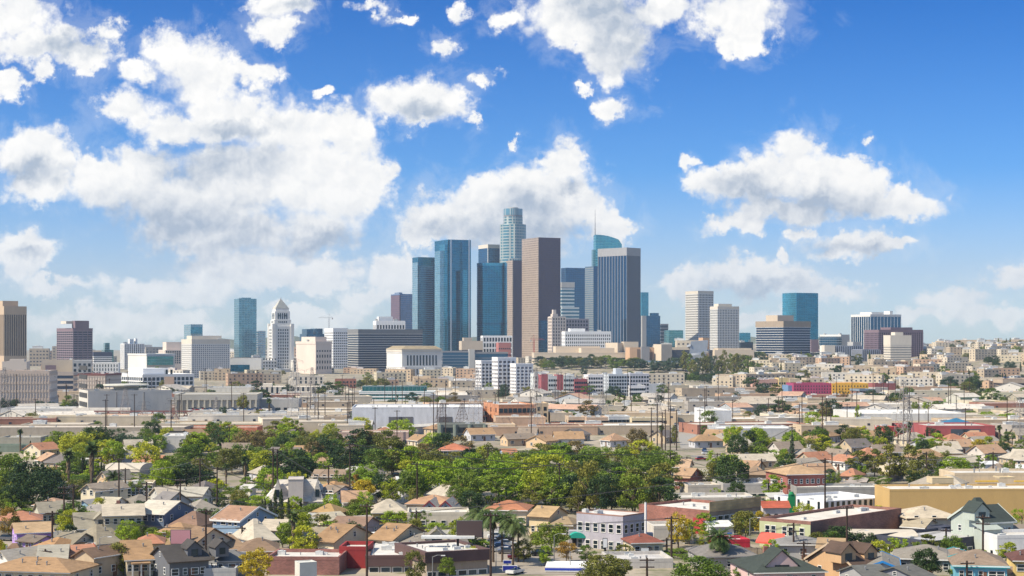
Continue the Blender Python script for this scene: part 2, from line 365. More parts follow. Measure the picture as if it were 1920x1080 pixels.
inside = math_(T, 'MULTIPLY', math_(T, 'LESS_THAN', math_(T, 'ABSOLUTE', u), 0.5), math_(T, 'MULTIPLY', math_(T, 'GREATER_THAN', sp.outputs[1], 0.3), math_(T, 'MULTIPLY', math_(T, 'GREATER_THAN', v, -0.01), math_(T, 'LESS_THAN', v, 0.4))))
ms = N(T, 'ShaderNodeMixShader'); L.new(inside, ms.inputs[0]); L.new(bg0.outputs[0], ms.inputs[1]); L.new(bg1.outputs[0], ms.inputs[2])
L.new(ms.outputs[0], wo.inputs[0])
w.cycles.sampling_method = 'MANUAL'; w.cycles.sample_map_resolution = 512
sc.cycles.max_bounces = 5; sc.cycles.diffuse_bounces = 2; sc.cycles.glossy_bounces = 3; sc.cycles.transmission_bounces = 2
sc.cycles.volume_bounces = 0; sc.cycles.transparent_max_bounces = 4; sc.cycles.caustics_reflective = False
sc.cycles.use_denoising = True
# the air itself
if HAZE:
    b = MB(); b.box(-3600, -600, -2.0, 3600, 8600, 420)
    hm, ht, ho = nt('air'); vp = N(ht, 'ShaderNodeVolumePrincipled'); vp.inputs['Color'].default_value = (0.72, 0.86, 1.0, 1)
    vp.inputs['Density'].default_value = HAZE; vp.inputs['Anisotropy'].default_value = 0.25
    ht.links.new(vp.outputs[0], ho.inputs['Volume'])
    tag(b.build('haze', hm), kind='stuff')
# ground sheet with the hill behind the flats on the right
def axis(lim, near, grow):
    a = [0.0]; s = near
    while a[-1] < lim: a.append(a[-1] + s); s *= grow
    return a
ax = axis(3500, 18, 1.045); xs = [-q for q in ax[::-1][:-1]] + ax
ys = [-500, -200, 0, 200] + [250 + 26 * i for i in range(115)] + [3240 + 250 * i for i in range(22)]
b = MB(); W_ = len(xs)
b.v = [(x, y, ground(x, y) if y > 0 else 0.0) for y in ys for x in xs]
for j in range(len(ys) - 1):
    for i in range(W_ - 1):
        b.f.append((j * W_ + i, j * W_ + i + 1, (j + 1) * W_ + i + 1, (j + 1) * W_ + i)); b.m.append(0)
m, t, o = nt('earth'); l = t.links
tcg = N(t, 'ShaderNodeTexCoord')
def gnoise(s, d=4.0): n = N(t, 'ShaderNodeTexNoise', i_Scale=s, i_Detail=d); l.new(tcg.outputs['Object'], n.inputs[0]); return n.outputs[0]
n1g = gnoise(0.02); n2g = gnoise(0.12); n3g = gnoise(1.2)
r1 = N(t, 'ShaderNodeMapRange', i_1=0.44, i_2=0.54); l.new(n1g, r1.inputs[0])
r2 = N(t, 'ShaderNodeMapRange', i_1=0.48, i_2=0.60); l.new(n2g, r2.inputs[0])
c = mixc(t, r1.outputs[0], (0.27, 0.225, 0.17), (0.40, 0.335, 0.25))
c = mixc(t, r2.outputs[0], c, (0.15, 0.15, 0.07))
c = mixc(t, math_(t, 'MULTIPLY', n3g, 0.5), c, (0.22, 0.19, 0.15))
p = N(t, 'ShaderNodeBsdfPrincipled', i_Roughness=0.95); l.new(c, p.inputs['Base Color']); l.new(p.outputs[0], o.inputs[0])
tag(b.build('ground', m), kind='structure')
# ---------------------------------------------------------------- trees
def leafcluster(b, c, r, n, s, rg, flat=0.75, out=0.6, cen=None):
    "n leaf sprays scattered through a lump of radius r"
    for _ in range(n):
        d = Vector((rg.gauss(0, 1), rg.gauss(0, 1), rg.gauss(0, 1))); d.normalize()
        q = c + Vector((d.x * r, d.y * r, d.z * r * flat)) * (rg.random() ** 0.35)
        nn = (d * out + Vector((rg.gauss(0, .5), rg.gauss(0, .5), rg.gauss(0, .5)))).normalized()
        u = nn.orthogonal().normalized(); u.rotate(Matrix.Rotation(rg.random() * 6.28, 3, nn)); v = nn.cross(u)
        k = s * (0.6 + 0.8 * rg.random())
        b.quad(tuple(q - u * k), tuple(q - v * k * 0.6), tuple(q + u * k), tuple(q + v * k * 0.6))
def crown_mesh(seed, kind):
    rg = random.Random(seed); b = MB(); cl = []
    if kind == 'dome':
        for _ in range(58):
            a = rg.random() * 6.28; z = rg.random(); rr = math.sqrt(max(0, 1 - z * z * 0.85)) * (0.72 + 0.28 * rg.random())
            cl.append((Vector((math.cos(a) * rr * .42, math.sin(a) * rr * .42, 0.24 + z * 0.64)), 0.085 + .06 * rg.random()))
        for _ in range(16): cl.append((Vector((rg.uniform(-.25, .25), rg.uniform(-.25, .25), rg.uniform(.25, .75))), .15))
        n, s = 60, .024
    elif kind == 'round':
        for _ in range(44):
            a = rg.random() * 6.28; z = rg.uniform(-.9, 1); rr = math.sqrt(1 - z * z) * (0.55 + 0.45 * rg.random())
            cl.append((Vector((math.cos(a) * rr * .40, math.sin(a) * rr * .40, 0.56 + z * 0.38)), 0.085 + .07 * rg.random()))
        n, s = 60, .026
    elif kind == 'tall':
        for _ in range(46):
            z = rg.random(); rr = (0.30 * math.sin(math.pi * min(1, z * 0.85 + .12)) + .03) * (0.4 + 0.6 * rg.random()); a = rg.random() * 6.28
            cl.append((Vector((math.cos(a) * rr * 1.2, math.sin(a) * rr * 1.2, 0.16 + z * 0.78)), 0.06 + .05 * rg.random()))
        n, s = 56, .025
    elif kind == 'open':
        for _ in range(24):
            a = rg.random() * 6.28; z = rg.random(); rr = rg.uniform(.25, 1)
            cl.append((Vector((math.cos(a) * rr * .42, math.sin(a) * rr * .42, 0.42 + z * 0.5 * (1.1 - rr * .5))), 0.06 + .05 * rg.random()))
        n, s = 60, .022
    elif kind == 'spire':
        for i in range(34):
            z = i / 33; rr = 0.35 * (1 - z) ** 0.6 * (1 if z > .08 else .7); a = i * 2.4
            cl.append((Vector((math.cos(a) * rr * .5, math.sin(a) * rr * .5, 0.05 + z * 0.92)), 0.035 + .3 * rr * .6))
        n, s = 40, .03
    elif kind == 'row':
        for i in range(70):
            cl.append((Vector((rg.uniform(-.46, .46), rg.uniform(-.44, .44), rg.uniform(.12, .88))), .085))
        n, s = 50, .024
    elif kind == 'bush':
        for _ in range(26):
            a = rg.random() * 6.28; rr = rg.random() ** .5
            cl.append((Vector((math.cos(a) * rr * .42, math.sin(a) * rr * .42, 0.15 + rg.random() * .68 * (1.1 - rr * .6))), .12))
        n, s = 50, .038
    for c, r in cl: leafcluster(b, c, r, n, s, rg)
    return b
def trunk_mesh(seed, kind):
    rg = random.Random(seed + 50); b = MB(); h = {'dome': .45, 'round': .5, 'tall': .6, 'open': .55, 'spire': .9, 'row': .3, 'bush': .3}[kind]
    r = .022 if kind != 'spire' else .05
    b.tube((0, 0, -.02), (.01, 0, h * .55), r * 1.3, r * .9, 7); b.tube((.01, 0, h * .55), (0, .01, h), r * .9, r * .6, 6)
    if kind not in ('spire',):
        for i in range(6):
            a = i * 1.05 + rg.random(); z0 = h * rg.uniform(.45, .9); q = (math.cos(a) * .24, math.sin(a) * .24, z0 + .22)
            b.tube((0, 0, z0), q, r * .6, r * .22, 5)
    return b
TREE_COL = {
    'dark': M_leaf((0.022, 0.050, 0.016), (0.070, 0.115, 0.026)),
    'green': M_leaf((0.075, 0.137, 0.018), (0.213, 0.274, 0.026)),
    'bright': M_leaf((0.138, 0.239, 0.014), (0.350, 0.445, 0.022)),
    'lime': M_leaf((0.237, 0.296, 0.016), (0.500, 0.490, 0.030)),
    'olive': M_leaf((0.112, 0.131, 0.022), (0.250, 0.234, 0.040)),
    'brown': M_leaf((0.150, 0.115, 0.040), (0.270, 0.205, 0.075)),
    'yellow': M_leaf((0.312, 0.257, 0.015), (0.600, 0.445, 0.030)),
    'blue': M_leaf((0.034, 0.070, 0.038), (0.085, 0.130, 0.060)),
    'autumn': M_leaf((0.230, 0.180, 0.025), (0.42, 0.22, 0.04)),
}
CROWNS = {k: [crown_mesh(s + i * 31, k).mesh('crown', TREE_COL['green']) for i in range(n)] for s, (k, n) in enumerate([('dome', 4), ('round', 4), ('tall', 3), ('open', 3), ('spire', 2), ('row', 2), ('bush', 2)])}
TRUNKS = {k: trunk_mesh(3, k).mesh('trunk', BARK) for k in CROWNS}
def setmat(o, m):
    if o.material_slots[0].link != 'OBJECT': o.material_slots[0].link = 'OBJECT'
    o.material_slots[0].material = m
KINDN = {'dome': 'broad_tree', 'round': 'round_tree', 'tall': 'tall_tree', 'open': 'open_tree', 'spire': 'cypress_tree', 'row': 'hedge', 'bush': 'bush'}
COLN = {'dark': 'dark green', 'green': 'mid green', 'bright': 'bright green', 'lime': 'yellow green', 'olive': 'olive green', 'brown': 'brownish dry', 'yellow': 'golden yellow', 'blue': 'bluish green', 'autumn': 'orange tinged'}
KINDW = {'dome': 'broad domed tree', 'round': 'rounded tree', 'tall': 'tall narrow tree', 'open': 'sparse open tree', 'spire': 'pointed cypress', 'row': 'clipped hedge of trees', 'bush': 'low bush'}
tree_n = {}
def tree(kind, col, x, y, w_, h, group=None, ref=None, depth=None, label=None):
    z = ground(x, y); r = empty(KINDN[kind], (x, y, z), 0.0 if kind == 'row' else rnd.random() * 6.28)
    i = tree_n.get(kind, 0); tree_n[kind] = i + 1
    c = mkobj('crown', CROWNS[kind][i % len(CROWNS[kind])], r); setmat(c, TREE_COL[col])
    t = mkobj('trunk', TRUNKS[kind], r)
    full = {'spire': .45, 'tall': .72, 'row': 1.05, 'bush': .95}.get(kind, .95)
    s = (w_ / full, (depth or w_) / full, h)
    c.scale = s; t.scale = (max(h, 4) * .9, max(h, 4) * .9, h)
    cat = {'row': 'hedge', 'bush': 'bush', 'spire': 'cypress'}.get(kind, 'tree')
    tag(r, label, cat, group)
    reg(r, x, y, z + h * .6, f"{COLN[col]} {KINDW[kind]}", ref, fixed=bool(label))
    return r
def treep(kind, col, px, ytop, ybase, wpx, **k):
    D = onground(px, ybase); return tree(kind, col, X(px, D), D, wpx * D / F, (ybase - ytop) * D / F, **k)

# palms
def frond(b, base, az, el, ln, droop, wd, rg, n=5, feather=False):
    d = Vector((math.cos(az), math.sin(az), 0)); p = Vector(base); e = el; side = Vector((-d.y, d.x, 0)); pts = [p.copy()]
    for i in range(n):
        p = p + (d * math.cos(e) + Vector((0, 0, math.sin(e)))) * (ln / n); e -= droop / n; pts.append(p.copy())
    for i in range(n):
        a, c = pts[i], pts[i + 1]; w0 = wd * math.sin(math.pi * (i + .3) / (n + .6)); w1 = wd * math.sin(math.pi * (i + 1.3) / (n + .6))
        if feather:
            for sgn in (-1, 1):
                for q in (0.1, 0.6):
                    m = a.lerp(c, q); tip = m + side * sgn * w0 * 2 + Vector((0, 0, -w0 * .9)) + (c - a) * .5
                    b.tri(tuple(m), tuple(m + (c - a) * .42), tuple(tip))
        b.quad(tuple(a - side * w0 * .4), tuple(a + side * w0 * .4), tuple(c + side * w1 * .4), tuple(c - side * w1 * .4))
        if not feather:
            b.quad(tuple(a + side * w0 * .4), tuple(a + side * w0 + Vector((0, 0, w0 * .4))), tuple(c + side * w1), tuple(c + side * w1 * .4))
            b.quad(tuple(a - side * w0 * .4), tuple(a - side * w0 + Vector((0, 0, w0 * .4))), tuple(c - side * w1), tuple(c - side * w1 * .4))
def palm_proto(kind):
    rg = random.Random({'fan': 1, 'queen': 2, 'date': 3}[kind]); c = MB(); s = MB(); t = MB()
    hh = 1.0
    if kind == 'fan':       # unit: height 10 m
        t.tube((0, 0, -.2), (.1, .1, 8.4), .33, .24, 8)
        for i in range(70): frond(c, (0, 0, 8.7), rg.random() * 6.28, rg.uniform(-.5, 1.4), rg.uniform(1.2, 1.9), rg.uniform(.6, 1.5), .34, rg, 4)
        for i in range(70): frond(s, (0, 0, rg.uniform(5.9, 8.5)), rg.random() * 6.28, -1.15, rg.uniform(1.2, 1.7), .4, .28, rg, 3)
    elif kind == 'queen':
        t.tube((0, 0, -.2), (.1, 0, 6.6), .2, .15, 8)
        for i in range(34): frond(c, (0, 0, 6.7), rg.random() * 6.28, rg.uniform(.1, 1.3), rg.uniform(2.6, 3.6), rg.uniform(1.5, 2.4), .42, rg, 7, True)
        for i in range(8): frond(s, (0, 0, 6.5), rg.random() * 6.28, -1.0, 1.6, .6, .2, rg, 3)
    else:
        t.tube((0, 0, -.2), (0, 0, 6.0), .5, .45, 8)
        for i in range(70): frond(c, (0, 0, 6.3), rg.random() * 6.28, rg.uniform(-.5, 1.35), rg.uniform(2.8, 3.9), rg.uniform(.9, 1.9), .38, rg, 7, True)
        for i in range(26): frond(s, (0, 0, 5.8), rg.random() * 6.28, -1.1, rg.uniform(1.6, 2.4), .4, .3, rg, 3)
    return t.mesh('trunk', BARK), c.mesh('fronds', M_leaf((0.05, 0.095, 0.02), (0.13, 0.17, 0.05))), s.mesh('dead_fronds', M_leaf((0.14, 0.10, 0.055), (0.26, 0.19, 0.11)))
PALMS = {k: palm_proto(k) for k in ('fan', 'queen', 'date')}
PALMW = {'fan': ('fan_palm', 'fan palm with a shaggy skirt', 10.2), 'queen': ('feather_palm', 'arching feather palm', 8.2), 'date': ('date_palm', 'stout date palm', 8.6)}
def palmp(kind, px, ytop, ybase, sc_=1.0, ref=None, label=None, wide=1.0):
    D = onground(px, ybase); x = X(px, D); h = (ybase - ytop) * D / F; nm, wd, uh = PALMW[kind]
    r = empty(nm, (x, D, ground(x, D)), rnd.random() * 6.28); k = h / uh
    for q, mm in zip(('trunk', 'fronds', 'dead_fronds'), PALMS[kind]):
        o = mkobj(q, mm, r); cs = k if k > .85 else k
        o.scale = (k * wide, k * wide, k)
    if h > 16.5:          # tall palms keep a crown of ordinary size
        f = 1.6
        for o in KIDS[r.name]:
            if o.name.startswith('trunk'): o.scale = (1.1, 1.1, (h - 1.8 * f) / 8.5)
            else: o.scale = (f, f, f); o.location = (0, 0, h - uh * f)
    tag(r, label, 'palm'); reg(r, x, D, ground(x, D) + h * .85, 'slim ' * (h > 13) + wd, ref, fixed=bool(label))

# ---------------------------------------------------------------- poles, pylons, cars, signs
def pole_proto():
    a = MB(); a.tube((0, 0, -.3), (0, 0, 12), .25, .18, 7)
    c = MB(); c.box(-1.4, -.34, 11.15, 1.4, -.18, 11.36); i = MB()
    for q in (-1.1, -.55, .55, 1.1): i.tube((q, -.18, 11.34), (q, -.18, 11.56), .05, .04, 5)
    d = MB(); d.tube((.32, -.1, 9.3), (.32, -.1, 10.3), .24, .24, 8)
    return a.mesh('shaft', WOODP), c.mesh('crossarm', WOODP), i.mesh('insulators', M_plain((.5, .5, .48), rough=.3)), d.mesh('transformer', M_plain((.35, .35, .35)))
POLE = pole_proto(); POLES = []
def pole(px, ytop, ybase, arms=1, tr=False, label=None, ref=None):
    D = onground(px, ybase); x = X(px, D); h = (ybase - ytop) * D / F; z = ground(x, D)
    r = empty('utility_pole', (x, D, z), R(rnd.uniform(-16, 16)))
    s = mkobj('shaft', POLE[0], r); s.scale = (1, 1, h / 12)
    for k in range(arms):
        c = mkobj('crossarm', POLE[1], r); c.location = (0, 0, h - 12 - 1.3 * k + .3)
        i = mkobj('insulators', POLE[2], c); tag(i, kind=None)
    if tr: mkobj('transformer', POLE[3], r).location = (0, 0, h - 12)
    tag(r, label, 'utility pole'); POLES.append((x, D, z + h - .4))
    reg(r, x, D, z + h * .5, 'dark wooden utility pole' + (' with transformer can' if tr else ' with two crossarms' if arms == 2 else ''), ref, fixed=bool(label))
def lattice(px, ytop, ybase, wbase=7.0, arms=3, label=None, D=None, col=STEEL):
    D = D or onground(px, ybase); x = X(px, D); h = (ybase - ytop) * D / F; z = ground(x, D)
    r = empty('transmission_tower', (x, D, z), R(30)); b = MB(); n = 8; t = .09
    lv = [h * (1 - (1 - i / n) ** 1.25) for i in range(n + 1)]; wd = [wbase / 2 * (1 - .86 * (q / h)) for q in lv]
    cor = lambda i: [(sx * wd[i], sy * wd[i], lv[i]) for sx, sy in ((-1, -1), (1, -1), (1, 1), (-1, 1))]
    for i in range(n):
        A, B_ = cor(i), cor(i + 1)
        for k in range(4):
            j = (k + 1) % 4; b.tube(A[k], B_[k], t, t, 4); b.tube(A[k], B_[j], t * .5, t * .5, 3); b.tube(A[j], B_[k], t * .5, t * .5, 3)
            b.tube(B_[k], B_[j], t * .5, t * .5, 3)
    b.build('lattice_frame', col, r)
    for k in range(arms):
        a = MB(); zz = h * (.96 - .13 * k); ww = wbase * (.55 + .12 * (k == 1))
        for sg in (-1, 1):
            a.tube((0, 0, zz), (sg * ww, 0, zz), .07, .05, 4); a.tube((0, 0, zz + h * .04), (sg * ww, 0, zz), .05, .04, 4)
            a.tube((sg * ww, 0, zz), (sg * ww, 0, zz - h * .035), .09, .09, 5)
        a.build('crossarm', col, r)
    tag(r, label, 'transmission tower'); reg(r, x, D, z + h * .7, 'lattice steel transmission tower', None, fixed=bool(label))
    return (x, D, z + h)
def car_mesh(name, h1, h2, ln=4.5):
    b = MB(); w_ = .88; L2 = ln / 2
    prof = [(-L2, .35), (-L2, .85), (-L2 * .78, h1), (-L2 * .5, h1 + .03), (L2 * .45, h1), (L2 * .95, .75), (L2, .35)]
    for sg in (-1, 1):
        pts = [(p[0], sg * w_, p[1]) for p in prof]; b.poly(pts if sg < 0 else pts[::-1])
    for i in range(len(prof)):
        p, q = prof[i], prof[(i + 1) % len(prof)]
        b.quad((p[0], -w_, p[1]), (p[0], w_, p[1]), (q[0], w_, q[1]), (q[0], -w_, q[1]))
    c = MB(); cp_ = [(-L2 * .72, h1), (-L2 * .5, h2), (L2 * .1, h2), (L2 * .42, h1)]; w1, w2 = w_ * .95, w_ * .74
    A = [(p[0], -(w1 if i in (0, 3) else w2), p[1]) for i, p in enumerate(cp_)]; B_ = [(p[0], -y, z) for (p, y, z) in [(cp_[i], A[i][1], A[i][2]) for i in range(4)]]
    c.poly(A); c.poly(B_[::-1])
    c.quad(A[0], B_[0], B_[1], A[1]); c.quad(A[2], B_[2], B_[3], A[3])
    r = MB(); r.box(-L2 * .5, -w2 - .01, h2, L2 * .1, w2 + .01, h2 + .05)
    wh = MB()
    for n_ in (12,): wh.tube((0, -.11, .32), (0, .11, .32), .32, .32, n_)
    return b, c, r, wh
cb_, cg_, cr_, cw_ = car_mesh('car', .92, 1.42)
CARG = cg_.mesh('windows', GLASS); CARW = cw_.mesh('wheel', DARK)
CARCOL = {'white': (.7, .7, .68), 'silver': (.4, .41, .42), 'black': (.02, .02, .022), 'red': (.3, .02, .025), 'blue': (.03, .08, .22), 'grey': (.14, .14, .15), 'maroon': (.16, .015, .03)}
CARB = {}
for k, c in CARCOL.items():
    m_ = M_plain(c, rough=.25, var=.03, metal=.2)
    CARB[k] = (cb_.mesh('body', m_), cr_.mesh('car_roof', m_))
def car(x, y, rz, col, group='cars parked in the lots', parts=True, desc=None):
    z = ground(x, y); r = empty('parked_car', (x, y, z + .01), rz)
    mkobj('body', CARB[col][0], r); mkobj('windows', CARG, r)
    if parts:
        mkobj('car_roof', CARB[col][1], r)
        for sx in (-1.35, 1.4):
            for sy in (-.8, .8): mkobj('wheel', CARW, r).location = (sx, sy, 0)
    tag(r, None, 'car', group); reg(r, x, y, z + .7, desc or f'{col} parked car')
    return r
def lamp(px, ytop, ybase, side=1):
    D = onground(px, ybase); x = X(px, D); h = (ybase - ytop) * D / F
    r = empty('street_lamp', (x, D, ground(x, D)), 0); b = MB(); b.tube((0, 0, -.2), (0, 0, h - .3), .11, .07, 7); b.build('post', STEEL, r)
    a = MB(); a.tube((0, 0, h - .35), (side * .9, 0, h), .05, .05, 5); a.tube((side * .9, 0, h), (side * 1.9, 0, h), .05, .04, 5); a.build('arm', STEEL, r)
    q = MB(); q.box(side * 1.6, -.16, h - .16, side * 2.4, .16, h - .02) if side > 0 else q.box(side * 2.4, -.16, h - .16, side * 1.6, .16, h - .02); q.build('lamp_head', WHITE, r)
    tag(r, None, 'street lamp'); reg(r, x, D, h * .7, 'grey street lamp')
# ---------------------------------------------------------------- buildings
def winmesh():
    f = MB()
    for a in ((0, 0, 1, .07), (0, .93, 1, 1), (0, .07, .09, .93), (.91, .07, 1, .93), (.09, .47, .91, .53)): f.box(a[0] - .5, -.09, a[1], a[2] - .5, .03, a[3])
    p = MB(); p.quad((-.46, -.03, .04), (.46, -.03, .04), (.46, -.03, .96), (-.46, -.03, .96))
    return f.mesh('window', TRIM), p.mesh('pane', GLASS)
WIN_F, WIN_P = winmesh()
slot_ = MB(); slot_.box(-.5, -.06, 0, .5, .02, 1); WIN_S = slot_.mesh('window', GLASS)
dr_ = MB(); dr_.box(-.5, -.07, 0, .5, .02, 1); DOOR = dr_.mesh('door', M_plain((.16, .08, .05)))
gd_ = MB(); gd_.box(-.5, -.06, 0, .5, .02, 1); GDOOR = gd_.mesh('garage_door', M_plain((.5, .49, .46), scale=2))
def window(parent, x, y, z, w_, h, rz=0, simple=False, frame=None):
    if simple:
        o = mkobj('window', WIN_S, parent)
    else:
        o = mkobj('window', WIN_F, parent)
        if frame: setmat(o, frame)
        p = mkobj('pane', WIN_P, o)
    o.location = (x, y, z); o.scale = (w_, 1, h); o.rotation_euler = (0, 0, rz); return o
AC = MB(); AC.box(-.9, -.7, 0, .9, .7, 1.1); AC.tube((0, 0, 1.1), (0, 0, 1.25), .45, .45, 10); AC.box(-.95, -.75, 1.0, .95, .75, 1.06)
AC_ME = AC.mesh('air_conditioner', M_plain((.55, .55, .53), var=.2))
vt_ = MB(); vt_.tube((0, 0, -.3), (0, 0, .55), .12, .12, 6); vt_.tube((0, 0, .55), (0, 0, .75), .2, .16, 6); VENT = vt_.mesh('vent', STEEL)
def roofkit(parent, w_, d, z, n, s=1.0, rg=rnd):
    for i in range(n):
        k = s * rg.uniform(.6, 1.3)
        if rg.random() < .6: cp_ = mkobj('air_conditioner', AC_ME, parent); cp_.scale = (k * rg.uniform(.8, 1.9), k, k)
        else: cp_ = mkobj('vent', VENT, parent); cp_.scale = (k * 1.6,) * 3
        cp_.location = (w_ * rg.uniform(.08, .92), d * rg.uniform(.1, .9), z)
def rect_from_pixels(pl, pc, pr, D, th):
    "corner block: near corner on the sight line pc, sides reaching pl and pr"
    t0, tl, tr = (pc - 960) / F, (pl - 960) / F, (pr - 960) / F; x0 = t0 * D; c, s = math.cos(th), math.sin(th)
    w_ = (tr * D - x0) / (c - tr * s); d = (x0 - tl * D) / (s + tl * c) if pl < pc - .5 else 30
    return x0, w_, d
def slab(w_, d, z0, z1, o=0.0, m=0, b=None):
    b = b or MB(); b.box(-o, -o, z0, w_ + o, d + o, z1, m); return b
BNAME = 'office_tower'
def block(pl, pc, pr, ytop, D=None, yb=None, th=28, wall=None, label=None, ref=None, cat='building', name='office_building', root=None, z0=None, mind=0, maxd=75,
          bands=0, bandt=.3, piers=0, piert=.3, piersL=None, piertL=None, trim=None, glass=None, top=0, topmat=None, base=0, parapet=.6, kit=0, win=None, part='wall', group=None, depth=None, roofm=None, wins=None, rel=.35, pent=None, zt=None):
    """rectangular building. bands/piers: numbers of floor bands and of piers on the right face laid over a glazed body.
       win=(rows, cols_right, cols_left, w, h, zfirst, simple): separate windows instead."""
    th_ = R(th)
    if D is None: D = onground(pc, yb)
    if pl is None: pl = pc; 
    x0, w_, d = rect_from_pixels(pl, pc, pr, D, th_)
    if d > 75 and not depth: print('DEEP', label or part, round(w_), round(d))
    if depth: d = depth
    d = max(mind, min(maxd, abs(d)))
    zb = ground(x0, D) - 1.5 if root is None else z0
    z_top = Z(ytop, D) if zt is None else zt
    if root is None:
        r = empty(name, (x0, D, zb), th_); r['w'] = w_; r['d'] = d
        foot(x0 + math.cos(th_) * w_ / 2 - math.sin(th_) * d / 2, D + math.sin(th_) * w_ / 2 + math.cos(th_) * d / 2, math.hypot(w_, d) * .42)
        ox = oy = 0.0; h = z_top - zb; lz = 0.0
    else:
        r = root; q = Vector((x0, D, 0)) - Vector((r.location.x, r.location.y, 0)); q.rotate(Matrix.Rotation(-r.rotation_euler.z, 3, 'Z'))
        ox, oy = q.x, q.y; lz = z0 - r.location.z; h = z_top - z0
        th_ = th_ - r.rotation_euler.z
    def put(o):
        o.location = (ox, oy, lz); o.rotation_euler = (0, 0, th_ if root is not None else 0); return o
    body = glass if (bands or piers) and glass else wall
    b = MB(); b.box(0, 0, 0, w_, d, h - top)
    put(b.build(part, body, r))
    if base: put(slab(w_, d, 0, base, rel + .1).build('base', wall, r))
    if top: put(slab(w_, d, h - top, h, rel + .15).build('cornice', topmat or wall, r))
    tm = trim or wall; hh = h - top - base
    if bands:
        fh = hh / bands
        bm_ = MB(); o_ = rel
        bm_.box(-o_, -o_, 0, w_ + o_, 0, fh * bandt); bm_.box(-o_, 0, 0, 0, d + o_, fh * bandt); bm_.box(w_, 0, 0, w_ + o_, d + o_, fh * bandt); bm_.box(0, d, 0, w_, d + o_, fh * bandt)
        me = bm_.mesh('floor_band', tm)
        for i in range(bands):
            o = mkobj('floor_band', me, r); put(o); o.location.z = lz + base + fh * (i + 1 - bandt)
    if piers:
        n1_ = piers; n2_ = piersL if piersL is not None else max(2, round(piers * d / w_)); pe = rel + .12
        for n_, ln, left in ((n1_, w_, False), (n2_, d, True)):
            if not n_: continue
            st = ln / n_; pw = st * (piertL if left and piertL else piert); pm = MB()
            if left: pm.box(-pe, -pw / 2, 0, .02, pw / 2, hh)
            else: pm.box(-pw / 2, -pe, 0, pw / 2, .02, hh)
            me = pm.mesh('pier', tm)
            for i in range(n_ + 1):
                if left and i == 0: continue
                o = mkobj('pier', me, r); put(o)
                v_ = Vector((0, st * i, 0)) if left else Vector((st * i, 0, 0)); v_.rotate(Matrix.Rotation(th_ if root is not None else 0, 3, 'Z'))
                o.location = (ox + v_.x, oy + v_.y, lz + base)
    if win:
        rows, cr, cl, ww, wh, zf, simple = win; n = 0; fh = (h - zf) / rows; big = MB()
        for j in range(rows):
            for face, nn, ln in ((0, cr, w_), (1, cl, d)):
                for i in range(nn):
                    a_ = ln * (i + .5) / nn; n += 1; zz = zf + fh * j
                    if n <= 100:
                        if face == 0: window(r, ox + a_, oy - .02, lz + zz, ww, wh, 0, simple)
                        else: window(r, ox - .02, oy + a_, lz + zz, ww, wh, -math.pi / 2, simple)
                    elif face == 0: big.box(a_ - ww / 2, -.08, zz, a_ + ww / 2, .01, zz + wh)
                    else: big.box(-.08, a_ - ww / 2, zz, .01, a_ + ww / 2, zz + wh)
        if big.v: tag(put(big.build('window_rows', GLASS, r)), kind='stuff')
    if parapet:
        pm = MB(); q = .35; e = rel + .15 if top else 0.0
        pm.box(-e - .03, -e - .03, h + .003, w_ + e + .03, q, h + parapet); pm.box(-e - .03, d - q, h + .003, w_ + e + .03, d + e + .03, h + parapet)
        pm.box(-e - .03, q, h + .003, q, d - q, h + parapet); pm.box(w_ - q, q, h + .003, w_ + e + .03, d - q, h + parapet)
        put(pm.build('parapet', topmat or tm, r))
    if roofm: put(slab(w_ - .8, d - .8, h + .005, h + .06).build('roof', roofm, r)).location = (ox + .4 * math.cos(th_ if root else 0), oy + .4, lz)
    if pent:
        for (a0, b0, a1, b1, ph) in pent: 
            pm = MB(); pm.box(w_ * a0, d * b0, h + .01, w_ * a1, d * b1, h + ph); put(pm.build('penthouse', topmat or wall, r))
    if kit and root is None: roofkit(r, w_, d, h + .06, kit, .62 if D < 480 else max(1.0, D / 900))
    if root is None:
        tag(r, label, cat, group)
        cx = x0 + math.cos(th_) * w_ / 2; cy = D + math.sin(th_) * w_ / 2
        reg(r, cx, cy, (zb + z_top) / 2, label or ref or 'building', ref, fixed=bool(label))
    r['zt'] = z_top
    return r
def outline_tower(name, pts, tiers, mats, label, ref, cat='office tower', part='shaft'):
    pass

